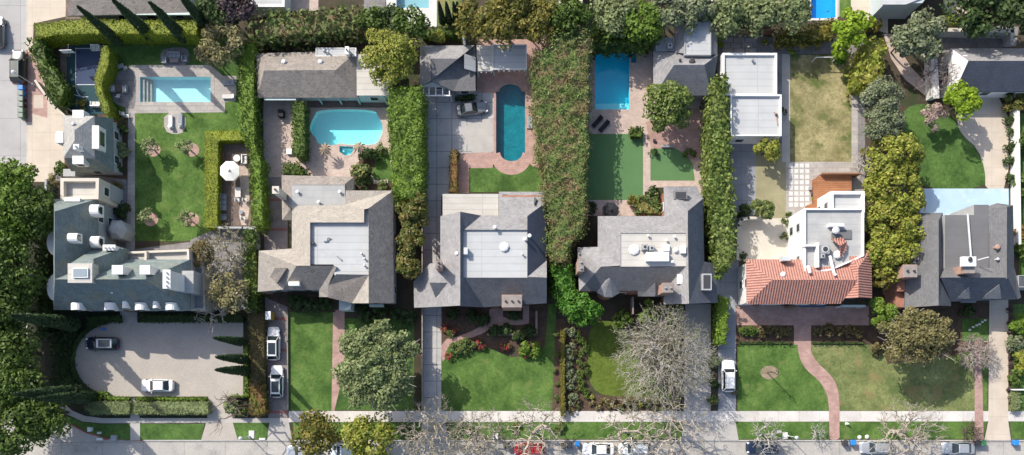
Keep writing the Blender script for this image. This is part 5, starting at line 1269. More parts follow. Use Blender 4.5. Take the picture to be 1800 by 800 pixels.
# --- hedges
hedge('bright clipped yellow green hedge along the back of the sport court', [(58, 40), (130, 33), (200, 33), (345, 35), (345, 60), (160, 58), (100, 60), (60, 68)], 4.0, 'L_lime', 0.13, 26, .12, .5, rnd=.3, spread=0.55)
hedge('loose mixed green hedge between the pavement and the sport court', [(50, 66), (72, 62), (78, 100), (100, 130), (112, 152), (100, 186), (84, 176), (72, 140), (56, 105), (48, 90)], 3.6, 'L_mid', .24, 11, .4, .8, rnd=.5, jag=.1)
hedge('clipped s shaped yellow hedge between sport court and dining terrace', [(177, 78), (191, 80), (190, 112), (184, 128), (178, 142), (180, 165), (190, 180), (193, 196), (187, 200), (178, 198), (174, 180), (165, 158), (163, 135), (171, 115), (175, 98)], 3.2, 'L_lime', 0.1, 36, .06, .5, rnd=.3, it=1, spread=0.4)
hedge('long tall green hedge right of the formal pool and lawn', [(420, 72), (447, 68), (446, 150), (447, 248), (458, 280), (462, 398), (441, 398), (437, 262), (418, 228), (420, 150)], 4.2, 'L_bright', 0.18, 16, .3, .8, rnd=.5, jag=.08, spread=0.75)
hedge('low clipped lime hedge bending round the umbrella patio', [(358, 230), (436, 226), (437, 246), (384, 248), (382, 401), (359, 401)], 2.0, 'L_lime', 0.1, 36, .05, .4, rnd=.12, spread=0.45)
hedge('narrow tall green hedge beside the curved cyan pool', [(512, 178), (535, 176), (536, 272), (524, 277), (512, 270)], 3.2, 'L_mid', 0.17, 18, .22, .6, rnd=.4, jag=.06, spread=0.75)
hedge('wide bright green hedge between the cyan pool and the grey driveway', [(682, 152), (742, 150), (743, 250), (742, 338), (730, 352), (692, 345), (688, 300), (682, 230)], 6.4, 'L_bright', 0.17, 22, .25, .7, rnd=.45, jag=.08, spread=0.7)
hedge('narrow rusty orange hedge along the grey concrete driveway', [(791, 262), (804, 262), (804, 338), (790, 338)], 2.3, 'L_rust', 0.12, 26, .12, .5, rnd=.25, spread=0.7)
hedge('very wide russet and green hedge running from the top trees down to the grey houses', [(962, 72), (985, 34), (1020, 24), (1040, 38), (1043, 80), (1034, 120), (1041, 165), (1033, 210), (1038, 255), (1030, 300), (1034, 350), (1031, 395), (1018, 418), (1001, 432), (1004, 462), (970, 466), (958, 425), (966, 385), (950, 340), (958, 300), (941, 262), (948, 225), (934, 190), (944, 150), (933, 115), (946, 84)], 6.4, 'L_russet', 0.16, 22, .42, .95, rnd=.6, jag=.16, it=1, spread=0.75)
hedge('narrow hedge of broad yellow and dark leaves beside the white studio', [(1256, 130), (1279, 130), (1283, 200), (1288, 280), (1293, 380), (1296, 440), (1280, 476), (1262, 478), (1253, 400), (1247, 290), (1246, 220)], 5.6, 'L_duo', 0.24, 14, .35, .6, rnd=.5, jag=.12, spread=0.7)
hedge('dull green clipped hedge left of the middle path to the motor court', [(156, 706), (228, 706), (228, 729), (158, 729), (146, 718)], 1.7, 'L_olive', 0.1, 36, .08, .4, rnd=.15, spread=0.5)
hedge('dull green clipped hedge along the lower edge of the motor court', [(232, 706), (365, 706), (366, 729), (232, 729)], 1.7, 'L_olive', 0.1, 36, .08, .4, rnd=.15, spread=0.5)
hedge('short bright box edging above the left clipped hedge', [(160, 688), (188, 688), (190, 696), (227, 698), (227, 704), (160, 703)], .9, 'L_bright', .14, 18, .06, .4, rnd=.1)
hedge('long thin bright box edging above the clipped hedge by the white car', [(235, 698), (363, 698), (363, 704), (235, 704)], .9, 'L_bright', .14, 18, .08, .4, rnd=.1)
hedge('thin bright hedge down the right end of the motor court', [(429, 606), (436, 606), (436, 698), (400, 700), (402, 694), (428, 694)], 1.2, 'L_bright', .15, 18, .06, .4, rnd=.15)
hedge('dark hedge foot along the front of the slate house', [(245, 553), (428, 553), (428, 567), (245, 567)], 1.0, 'L_dark', .16, 16, .06, .4, rnd=.1)
hedge('dark hedge foot left of the slate house front step', [(150, 556), (211, 553), (212, 567), (180, 568), (150, 580)], 1.0, 'L_dark', .16, 16, .06, .4, rnd=.1)
hedge('dark curved border hedge round the left end of the motor court', [(180, 566)] + arc(196, 632, 76, 70, 262, 100, 12) + [(186, 700)] + arc(196, 632, 68, 63, 100, 262, 12), .9, 'L_dark', .15, 15, .06, .4, rnd=.1)
hedge('dark brown green hedge between motor court and brick driveway', [(435, 552), (464, 548), (464, 640), (464, 690), (439, 690), (438, 640)], 1.9, 'L_brown', 0.13, 26, .15, .5, rnd=.3, spread=0.6)
hedge('rust red rounded bush at the street end of the dark driveway hedge', [(436, 680), (464, 678), (466, 728), (450, 733), (436, 728)], 2.6, 'L_rust', .18, 14, .2, .6, rnd=.5, name='shrub', cat='shrub')
hedge('thin yellowish strip hedge running down to the sidewalk between two front lawns', [(986, 580), (994, 580), (994, 733), (985, 733)], 1.5, 'L_gold', 0.1, 34, .05, .4, rnd=.1, spread=0.5)
hedge('bright green narrow hedge beside the driveway with the white van', [(1262, 520), (1284, 524), (1280, 570), (1278, 605), (1258, 605), (1260, 560)], 3.0, 'L_bright', .2, 13, .2, .6, rnd=.4)
hedge('square green shrub block at the corner of the artificial lawn', [(1108, 222), (1130, 222), (1130, 240), (1108, 240)], 1.4, 'L_mid', .18, 15, .15, .5, rnd=.25, name='shrub', cat='shrub')
hedge('leafy green shrub bed between two roof wings by the dark umbrella', [(1122, 342), (1160, 338), (1162, 376), (1118, 376)], 1.6, 'L_pot', .2, 13, .25, .5, rnd=.3, name='shrub', cat='shrub')
hedge('green bush on the pale patio above the pink brown roof', [(496, 286), (524, 284), (530, 296), (540, 300), (538, 306), (496, 307)], 1.6, 'L_mid', .2, 13, .25, .5, rnd=.4, name='shrub', cat='shrub')
hedge('dark green strip of planting under the grey garage eaves', [(800, 168), (836, 164), (836, 174), (800, 176)], 1.0, 'L_dark', .16, 14, .1, .4, rnd=.2)
hedge('low clipped hedge line above the front lawn, left of the brick path', [(1300, 600), (1393, 600), (1393, 606), (1300, 606)], .6, 'L_dark', .13, 16, .05, .4, rnd=.1)
hedge('low clipped hedge line above the front lawn, right of the brick path', [(1428, 600), (1520, 600), (1520, 606), (1428, 606)], .6, 'L_dark', .13, 16, .05, .4, rnd=.1)
hedge('russet and dark green shrub bank behind the long pool house', [(432, 22), (540, 16), (640, 10), (640, 50), (560, 58), (500, 62), (440, 66)], 5.0, 'L_russet', .28, 10, .6, .8, rnd=.8, jag=.2)
hedge('dark green bank of foliage behind the deep blue pool', [(1046, 30), (1166, 16), (1166, 62), (1140, 76), (1046, 76)], 5.0, 'L_mid', .28, 10, .7, .9, rnd=.8, jag=.2)
hedge('dark olive shrub bank above the dry lawn under the blue pool', [(1370, 52), (1420, 44), (1470, 28), (1478, 44), (1462, 66), (1370, 72)], 3.4, 'L_gold', .26, 10, .5, .8, rnd=.7, jag=.2)
hedge('green hedge strip below the four small cypresses', [(738, 47), (812, 45), (814, 60), (738, 62)], 2.4, 'L_mid', .22, 12, .25, .6, rnd=.4)
hedge('green shrubs filling the strip behind the umbrella patio wall', [(426, 404), (448, 402), (452, 470), (452, 545), (428, 545), (424, 470)], 3.2, 'L_mid', .23, 10, .45, .7, rnd=.5, jag=.15)
hedge('thin lit hedge top behind the grey tree at the upper right', [(1655, 25), (1692, 26), (1694, 40), (1655, 40)], 2.2, 'L_yel', .2, 12, .2, .6, rnd=.3)
hedge('olive yellow hedge running down from the lime tree to the sage trees', [(1522, 62), (1560, 70), (1556, 110), (1552, 150), (1512, 150), (1506, 128), (1516, 96)], 4.6, 'L_yel', .26, 10, .6, .9, rnd=.6, jag=.15)

# --- trees
def row(items, group=None, **k):
    for it in items: tree(*it, group=group, **k)
for lab, px, py, r, h, m, n in (
    ('yellow green tree at the left edge, uppermost below the pavement', 22, 332, 4.2, 11, 'L_bright', 3000),
    ('yellow green tree at the left edge beside the slate house, second from its top', 2, 402, 4.8, 11, 'L_bright', 3000),
    ('large green tree at the left edge level with the white bays', 16, 470, 4.8, 11, 'L_mid', 3000),
    ('shaded green tree between the left edge trees and the slate house wall', 58, 372, 3.4, 10, 'L_mid', 2200),
    ('broad green tree at the left edge level with the slate house front', 2, 540, 4.6, 10.5, 'L_mid', 2800),
    ('dark green tree at the left edge level with the dark parked car', 16, 612, 4.6, 9.5, 'L_mid', 3000),
    ('dark green tree at the left edge between the crossing cypresses', 36, 668, 3.8, 10, 'L_mid', 2600),
    ('dark green tree at the left edge below the crossing cypresses', 22, 745, 4.6, 10, 'L_mid', 3200),
    ('tall green tree half outside the left edge level with the slate house roof', -40, 440, 4.6, 11, 'L_mid', 2600),
    ('tall green tree half outside the left edge level with the motor court', -36, 575, 4.2, 10.5, 'L_mid', 2600),
    ('spreading dark green tree over the street corner at lower left', 78, 728, 3.8, 9, 'L_mid', 2600)):
    tree(lab, px, py, r, h, m, 'tall trees along the left edge', .25, int(n * 1.9), 46, rz=r * .85, zc=h - r * .8)
tree('tan olive tree behind the right end of the formal pool', 392, 78, 3.2, 6.5, 'L_tan', None, .22, 2200, 22)
tree('small tan bush tree leaning over the right pool loungers', 366, 92, 1.9, 5, 'L_tan', None, .22, 1000, 12)
tree('dull dark green tree right of the rightmost cypress spire at top', 390, 14, 3.4, 6.5, 'L_dark', None, .26, 1800)
tree('purple brown tree at the top edge beside the white pavilion', 418, 12, 2.6, 6.5, 'L_purple', None, .24, 1400)
tree('round golden green tree over the pool house roof', 684, 100, 4.3, 8.5, 'L_yel', None, .18, 8000, 60, 1.0)
row((('dark green bush tree in the row behind the round golden tree, left one', 655, 38, 2.0, 5.5, 'L_mid'), ('dark green bush tree in the row behind the round golden tree, middle one', 690, 36, 2.2, 5.5, 'L_dark'),
     ('dark green bush tree in the row nearest the white pool terrace', 722, 42, 2.4, 6.5, 'L_mid')), 'bush trees behind the golden tree', n=1300, leaf=.24)
tree('spindly pale green shrub tree behind the grey garage', 768, 66, 1.2, 3.6, 'L_yel', None, .2, 420, 9)
row((('golden orange tree behind the pavilion, left one of the clump', 848, 34, 3.4, 8, 'L_gold'), ('golden orange tree behind the pavilion, second in the clump', 895, 40, 3.2, 8, 'L_gold'),
     ('golden orange tree at the top edge of the clump', 905, 8, 2.8, 8, 'L_gold'), ('golden orange tree against the wide russet hedge', 948, 40, 3.2, 7.5, 'L_gold')), 'golden trees behind the pavilion', n=2400, leaf=.24, nl=26)
tree('olive green tree growing out of the top end of the russet hedge', 1000, 26, 3.0, 8, 'L_mid', None, .25, 1800)
row((('grey green tree at the top edge left of the garage roof', 1080, 22, 3.4, 7, 'L_olive'), ('yellowish green tree behind the deep blue pool', 1130, 40, 3.0, 7, 'L_bright'),
     ('sage tree at the top edge above the garage', 1178, 14, 3.0, 7, 'L_sage'), ('sage tree above the pale flat garage wing', 1222, 20, 2.8, 6.5, 'L_sage'),
     ('dull green tree above the red wooden fence', 1280, 30, 3.2, 6.5, 'L_olive'), ('grey green tree above the stepping slabs', 1335, 28, 3.4, 6.5, 'L_olive'),
     ('pale green tree left of the saturated blue pool', 1392, 24, 2.8, 6.5, 'L_olive')), 'trees along the back boundary', n=2200, leaf=.25)
tree('lime green tree at the corner of the dry lawn', 1492, 52, 3.0, 6.5, 'L_vivid', None, .27, 1500, 18)
tree('lime green low spray reaching over the football goal', 1480, 86, 1.6, 4, 'L_vivid', None, .24, 520, 10)
tree('round leafy green tree on the paved terrace beside the garage', 1173, 190, 3.7, 6.5, 'L_duo', None, .22, 4600, 44, .95)
tree('grey green tree above the bare tree at the upper right', 1622, 62, 3.4, 6.5, 'L_sage', None, .24, 2400)
tree('smaller grey green tree right of the brick garden path', 1590, 72, 2.2, 5.5, 'L_sage', None, .24, 1200)
row((('large dark green tree at the upper right corner, left one', 1722, 12, 4.4, 9, 'L_dark'), ('large dark green tree at the upper right corner', 1785, 18, 4.6, 9, 'L_dark')), 'dark trees in the upper right corner', n=2800, leaf=.3)
row((('grey sage tree in the column right of the dry lawn, upper one', 1548, 176, 3.0, 6.5, 'L_sage'), ('grey sage tree in the column right of the dry lawn, lower one', 1552, 220, 3.0, 6.5, 'L_sage')), 'sage trees right of the dry lawn', n=5000, leaf=.16, nl=44, lobe=.85)
for lab, px, py, r in (('feathery golden green bamboo clump, topmost of the column right of the dry lawn', 1569, 282, 4.25), ('feathery golden green bamboo clump right of the orange deck', 1569, 340, 4.55),
                       ('feathery golden green bamboo clump beside the white parapet block', 1569, 398, 4.55), ('feathery golden green bamboo clump beside the terracotta ridge', 1565, 446, 4.05)):
    tree(lab, px, py, r, 8, 'L_yel', 'bamboo clumps right of the white house', .22, 5200, 60, .85, rz=3.4, name='bamboo_clump', cat='bamboo', spread=1.0)
tree('small dark green tree below the bamboo beside the brick chimney', 1552, 484, 1.9, 5.5, 'L_gold', None, .24, 900, 12)
tree('bright green tree at the corner of the brick front patio', 1546, 552, 2.2, 5, 'L_bright', None, .24, 1300, 16)
tree('wide olive tree in front of the dark grey house', 1612, 592, 6.0, 8.5, 'L_tan2', None, .19, 8000, 70, 1.0, rz=2.2, ry=4.4, bark='barkgrey', twigs=40)
tree('small pale pink blossom tree beside the lime tree', 1643, 204, 2.1, 4, 'L_blossom', None, .16, 1300, 18, .55)
tree('lime green tree beside the garage drive', 1692, 180, 2.6, 6, 'L_vivid', None, .26, 1400, 18)
tree('big feathery green tree on the second front lawn', 662, 644, 6.6, 10, 'L_olive', None, .22, 15000, 150, .95, rz=2.8, bark='barkgrey', twigs=60, spread=1.0)
row((('red tipped green tree below the wide bright hedge, topmost', 724, 378, 2.2, 6.5, 'L_redtip'), ('red tipped green tree beside the long grey driveway', 722, 424, 2.1, 6.5, 'L_redtip'),
     ('red tipped green tree at the foot of the row by the grey driveway', 717, 466, 1.75, 6.0, 'L_redtip')), 'red tipped trees along the grey driveway', n=1700, leaf=.24, nl=20, lobe=.75)
tree('red tipped small tree at the lower corner of the wide bright hedge', 735, 350, 1.2, 6.6, 'L_redtip', None, .22, 700, 10)
hedge('bright green loose hedge at the lower end of the russet hedge', [(971, 464), (1004, 460), (1010, 480), (1012, 515), (1000, 545), (984, 542), (972, 505)], 5.2, 'L_green', .2, 16, .4, .7, rnd=.6, jag=.12)
hedge('tall dark shrub row added for deep shade between the left edge trees and the slate house wall', [(62, 330), (80, 326), (82, 430), (82, 548), (58, 600), (50, 500)], 3.8, 'L_dark', .25, 9, .6, .9, rnd=.7, jag=.2)  # added row, darkens the shaded gap between trees and house
hedge('dark low planting added to deepen the shade in the bed left of the motor court', [(86, 560), (140, 575), (122, 610), (120, 655), (140, 690), (90, 690)], .8, 'L_deep', .18, 14, .25, .6, rnd=.3)  # added planting, its dark leaves stand for full shade on the bed
tree('fresh green tree in front of the gap between two grey houses', 1022, 542, 2.9, 6, 'L_green', None, .25, 2400, 26)
tree('small golden street tree on the verge by the white convertible driveway', 556, 766, 3.3, 6.5, 'L_gold', None, .22, 2400, 28)
tree('golden green street tree overhanging the parked pale car', 652, 772, 3.8, 6.5, 'L_yel', None, .24, 2800, 30)
tree('golden green bush tree below the flat white studio', 1350, 262, 1.9, 4.2, 'L_yel', None, .22, 1100, 14)
tree('round green bush tree at the corner of the beige courtyard', 1338, 370, 1.8, 4.2, 'L_pot', None, .22, 1100, 14)
tree('brown olive bush tree at the right end of the slate house terrace', 357, 447, 2.0, 5, 'L_brown', None, .2, 1200, 16)
tree('pale olive tree between the slate house and the driveway', 404, 516, 3.0, 6, 'L_tan', None, .2, 1500, 24, bark='barkgrey', twigs=40, inner=.4)
for i, (px, py) in enumerate(((262, 258), (326, 258), (258, 383), (326, 383))):
    tree('small thin olive tree on the corner lawn, ' + ('upper left', 'upper right', 'lower left', 'lower right')[i] + ' of four', px, py, 1.35, 2.9, 'L_olive', 'four small trees on the corner lawn', .16, 360, 12, .5, bark='barkgrey')

# --- leafless trees
bare_tree('leafless pale tree behind the umbrella patio wall', 410, 452, 5.5, 3.6, 'barkgrey', 5, .2, 260, .02, leaf='L_tan', nleaf=2600)
bare_tree('leafless whitish tree in front of the slate house corner', 392, 556, 4.6, 2.9, 'barkpale', 9, .2, 90, .04, shell=.2)
bare_tree('bare tree leaning over the motor court exit', 434, 713, 10, 3.2, 'bark', 12, .45, 26, .035, r0=.2, twigs=2, tl=1.4, shell=.2)
bare_tree('huge leafless grey tree in the fourth front garden', 1157, 630, 8.6, 6.7, 'barkgrey', 21, .16, 2400, .016, leaf='L_bud', nleaf=8000, r0=.36, twigs=3, tl=1.1, shell=.35, lsize=.1, pw=.44)
bare_tree('leafless grey tree beside the white garage wall', 1632, 142, 4.8, 3.1, 'barkpink', 33, .15, 420, .016)
bare_tree('thin pinkish bare bush by the brick path near the right driveway', 1706, 622, 3.4, 2.4, 'barkgrey', 37, .08, 420, .016, leaf='L_blossom', nleaf=3000, lsize=.07)
bare_tree('small grey bare shrub right of the orange deck', 1512, 290, 2.6, 1.7, 'barkgrey', 41, .1, 220, .018)
for i, (lab, bx, by, h, s, sd) in enumerate((
    ('pale leafless street tree over the grey driveway apron', 762, 756, 9.0, 4.6, 51),
    ('pale leafless street tree beside the white verge post', 846, 766, 8.6, 3.8, 52),
    ('white trunked street tree overhanging the red parked car', 940, 757, 10, 5.0, 53),
    ('white trunked street tree above the pale parked sedans', 1098, 757, 9, 4.6, 54),
    ('white trunked street tree with a forked trunk at the wide driveway', 1172, 758, 10.5, 5.4, 55),
    ('pale leafless street tree above the silver wagon', 1566, 758, 8, 4.4, 57))):
    bare_tree(lab, bx, by, h, s, 'barkpale', sd, .22, (420, 420, 260, 220, 260, 380)[i], .024, 'leafless street trees', r0=.27, leaf='L_bud', nleaf=(1500, 1200, 700, 500, 500, 500)[i], shell=.15, twigs=4, tl=.8, pw=.5)
bare_tree('leafless street tree between the dark parked car and the sidewalk', 1338, 763, 4.5, 2.5, 'barkgrey', 58, .2, 200, .02)
bare_tree('small leafless sapling right of the street lamp', 1428, 757, 2.6, 1.3, 'barkgrey', 59, .3, 70, .016)
bare_tree('thin brown bare shrub on the verge by the pink path', 1697, 758, 2.6, 1.6, 'bark', 60, .1, 140, .02)
bare_tree('bare sapling in the round bed on the fifth front lawn', 1348, 655, 5.6, .5, 'bark', 61, .55, 18, .022, r0=.09, shell=.1, twigs=2)

# --- shrubs and flowers
G1 = 'small shrubs in the bed left of the lime lawn'
for i, (px, py) in enumerate(((1020, 590), (1024, 606), (1026, 622), (1023, 637), (1025, 651), (1024, 666), (1026, 680), (1027, 692))):
    shrub('round green shrub in the line along the lime lawn edge', px, py, .75, 1.0, 'L_mid', G1)
for px, py in ((1002, 585), (1000, 612), (1002, 632), (1000, 645), (1004, 660), (1001, 676), (1008, 702)):
    shrub('dusty green shrub along the dark side of the strip hedge', px, py, .85, 1.1, 'L_sage', 'dusty shrubs beside the strip hedge')
for px, py in ((1010, 598), (1013, 618), (1012, 684), (1016, 706), (1006, 722)):
    shrub('loose brown green shrub in the mulch beside the strip hedge', px, py, .6, .8, 'L_brown', 'loose shrubs beside the strip hedge')
for px, py in ((978, 590), (980, 622), (976, 652), (981, 676), (978, 700), (1015, 716)):
    shrub('small pale shrub in the bed left of the strip hedge', px, py, .5, .7, 'L_pot', 'shrubs left of the strip hedge')
for i in range(26):
    px = 1040 + (i * 37 % 160); py = 700 + (i * 13 % 20)
    m = ('L_yel', 'L_tan', 'L_brown', 'L_sage')[i % 4]
    shrub({'L_yel': 'yellow green tussock in the bed above the sidewalk', 'L_tan': 'straw coloured tussock in the bed above the sidewalk', 'L_brown': 'brownish tussock in the bed above the sidewalk', 'L_sage': 'grey green tussock in the bed above the sidewalk'}[m],
          px, py, .55, .6, m, {'L_yel': 'yellow tussocks', 'L_tan': 'straw tussocks', 'L_brown': 'brown tussocks', 'L_sage': 'grey tussocks'}[m])
for px, py, m, r in ((782, 576, 'L_flower', .7), (790, 584, 'L_pot', .8), (800, 580, 'L_flower', .6)):
    shrub('red flowering bush beside the concrete driveway above the path' if m == 'L_flower' else 'green bush among red flowers beside the driveway', px, py, r, .9, m, 'red flowering bushes by the driveway' if m == 'L_flower' else None)
for px, py in ((798, 612), (810, 606), (820, 604), (830, 610), (818, 614), (804, 620)):
    shrub('leafy green bush below the curved brick path', px, py, .85, 1.0, 'L_pot', 'leafy bushes below the curved path')
for lab, px, py, r in (('red flowering bush at the foot of the curved brick path', 789, 626, .6), ('red flowering bush right of the leafy bushes below the path', 846, 604, .9), ('crimson flowering bush in the middle of the shaded bed', 888, 608, .9)):
    shrub(lab, px, py, r, 1.0, 'L_flower')
shrub('bright yellow green bush at the right end of the flower bed', 932, 612, 1.5, 1.5, 'L_bright')
shrub('orange red flower clump beside the yellow green bush', 922, 624, .7, .7, 'L_flower')
for px, py in ((800, 552), (826, 556), (846, 560), (900, 552), (912, 588), (892, 582), (872, 584), (930, 586)):
    shrub('dark shrub in the shaded bed in front of the grey house', px, py, 1.1, 1.1, 'L_dark', 'dark shrubs in front of the grey gabled house')
for px, py in ((518, 532), (535, 536), (552, 540), (570, 536), (640, 552), (668, 552), (700, 552), (716, 560)):
    shrub('dark shrub in the shaded bed along the shake house front', px, py, 1.1, 1.2, 'L_dark', 'dark shrubs in front of the shake house')
for px, py in ((1310, 582), (1322, 582)): shrub('green mounded shrub at the left end of the front bed', px, py, .9, 1.0, 'L_mid', 'green shrubs in the front bed')
for px, py in ((1340, 583), (1354, 580), (1368, 584), (1382, 582)): shrub('brown shrub in the front bed left of the brick step', px, py, .9, 1.0, 'L_brown', 'brown shrubs left of the step')
for px, py in ((1440, 583), (1455, 581), (1476, 583), (1492, 582), (1508, 584)): shrub('brown shrub in the front bed right of the brick step', px, py, .9, 1.0, 'L_brown', 'brown shrubs right of the step')
for px, py in ((1776, 210), (1776, 234), (1776, 256), (1776, 284), (1776, 316)):
    shrub('dark round shrub in the row along the cream driveway edge', px, py, .85, 1.2, 'L_dark', 'round shrubs along the cream driveway')
shrub('reddish green round bush right of the garage corner', 1790, 180, 2.0, 2.4, 'L_redtip')
for lab, px, py, r, m in (('olive green bush at the right edge level with the grey roof', 1797, 440, 1.6, 'L_mid'), ('pinkish bush at the right edge above the olive bush', 1796, 408, 1.3, 'L_rust'), ('green bush at the right edge beside the cream garage drive', 1799, 250, 1.5, 'L_mid'), ('green bush at the right edge level with the blue terrace', 1799, 330, 1.5, 'L_mid'),
                          ('yellow green bush at the right edge below the grey porch', 1794, 566, 1.6, 'L_bright'), ('sage bush at the right edge beside the driveway, upper', 1784, 604, 1.3, 'L_sage'), ('golden bush at the right edge beside the driveway', 1794, 636, 1.7, 'L_yel'),
                          ('dark bush at the right edge beside the driveway', 1786, 664, 1.3, 'L_mid')):
    shrub(lab, px, py, r, 1.8, m)
hedge('grey green clipped hedge block at the right edge above the sidewalk', [(1780, 690), (1797, 690), (1797, 716), (1794, 722), (1780, 722)], 1.3, 'L_olive', .14, 18, .05, .4, rnd=.15)
for i in range(9): shrub('dark red bushlet in the strip along the right driveway', 1775, 545 + i * 20, .5, .6, 'L_purple', 'bushlets along the right driveway')
for lab, px, py, r, m in (('round dark bush below the gabled roof end beside the patio', 650, 278, 1.4, 'L_dark'), ('mixed shrub clump at the corner of the small lawn', 634, 306, 1.4, 'L_pot'), ('small olive shrub by the wide bright hedge near the straw umbrella', 672, 262, .9, 'L_olive'),
                          ('dark shrub right of the gable roof', 640, 322, 1.1, 'L_dark'), ('pale green shrub at the corner of the small lawn', 670, 328, .9, 'L_pot'), ('round olive bush beside the dark umbrella', 1112, 355, .9, 'L_gold'), ('dark shrub at the left end of the dark umbrella patio', 1040, 366, .9, 'L_dark'),
                          ('round dark shrub on the edge of the curved artificial lawn', 1212, 272, .8, 'L_mid'), ('dark shrub left of the round terrace tree', 1142, 336, 1.0, 'L_dark'), ('dark shrub at the upper left corner of the curved artificial lawn', 1148, 268, .7, 'L_dark'), ('dark round shrub beside the bush tree at the courtyard corner', 1308, 372, 1.3, 'L_dark'),
                          ('small green shrub against the white wall, upper', 1380, 389, .6, 'L_mid'), ('small green shrub against the white wall, middle', 1380, 418, .7, 'L_mid'), ('small green shrub at the corner of the pavers', 1386, 378, .5, 'L_mid'), ('dark shrub at the lower left of the beige courtyard', 1302, 450, .8, 'L_dark'),
                          ('bright climbing shrub between garage and white studio', 1264, 62, .9, 'L_vivid'), ('bright climbing shrub lower between garage and white studio', 1264, 80, .7, 'L_vivid'), ('small shrub beside the stepping slabs', 1344, 74, .5, 'L_yel'), ('tiny yellow shrub at the corner of the dry lawn', 1392, 92, .5, 'L_vivid'),
                          ('small dark shrub on the white studio side path', 1362, 128, .5, 'L_mid'), ('dark shrub at the foot of the white studio wall', 1378, 196, .6, 'L_dark'), ('bright green shrub beside the lime tree trunk', 1480, 104, 1.0, 'L_green'), ('dark shrub under the bamboo at the deck corner', 1524, 272, 1.2, 'L_gold'),
                          ('green shrub beside the guest house corner', 106, 296, 1.0, 'L_mid'), ('dark shrub beside the guest house, upper', 212, 222, 1.1, 'L_dark'), ('dark shrub beside the guest house, lower', 214, 262, 1.2, 'L_olive'), ('dark shrub between guest house and path', 206, 292, 1.3, 'L_dark'),
                          ('grass green shrub in the bed by the s shaped hedge', 196, 204, .7, 'L_bright'), ('dark shrub by the slate house bay', 214, 370, 1.2, 'L_dark'), ('small clipped shrub at the terrace entrance', 203, 356, .5, 'L_dark'), ('thin leafy shrub at the slate house terrace', 205, 331, .9, 'L_gold'),
                          ('grey brown shrub at the pavement end of the slate house', 92, 318, 1.0, 'L_tan'), ('leafy shrub beside the sport court net', 143, 185, .8, 'L_gold'), ('pale shrub beside the motor court exit', 410, 716, 1.2, 'L_olive'), ('green shrub under the bare leaning tree', 424, 722, 1.0, 'L_mid'),
                          ('dark shrub beside the silver convertible driveway, lower', 1254, 640, 1.0, 'L_olive'), ('yellowish shrub at the foot of the dark driveway strip', 1254, 706, .9, 'L_pot'), ('dark shrub in the driveway strip', 1254, 676, 1.0, 'L_dark'), ('dark green bush under the bare huge tree, left', 1094, 560, 1.3, 'L_mid'),
                          ('light green bush above the bare huge tree', 1140, 545, 1.7, 'L_bright'), ('shrub with light leaves at the top of the bare huge tree', 1185, 548, 1.4, 'L_bright'), ('brown shrub left of the wide olive tree', 1538, 615, 1.0, 'L_brown'), ('dark shrub left of the right driveway head', 1700, 548, 1.3, 'L_dark'),
                          ('dark bush at the foot of the narrow hedge beside the lane', 1290, 690, .5, 'L_tan'), ('light tussock shrub beside the pool corner', 1143, 158, .7, 'L_yel'), ('leafy shrub against the olive hedge top', 1530, 40, 1.4, 'L_gold')):
    shrub(lab, px, py, r, min(2.2, r * 1.3), m)
shrub('low green plant inside the light well of the warm grey house', 1244, 497, .5, .8, 'L_bright').location.z = 5.85
for lab, px, py in (('weedy green patch on the verge beside the golden tree', 712, 752), ('weedy green patch on the verge left of the white post', 826, 756), ('weedy green patch on the verge under the white trunk', 908, 752), ('weedy green patch on the verge above the blue bin', 985, 752)):
    shrub(lab, px, py, .9, .5, 'L_pot')
# ------------------------------------------------------------------ vehicles
PAINT = {}
def cpaint(name, c, rough=.25, metal=0.0):
    if name not in PAINT: PAINT[name] = paint(name, c, rough, metal)
    return PAINT[name]

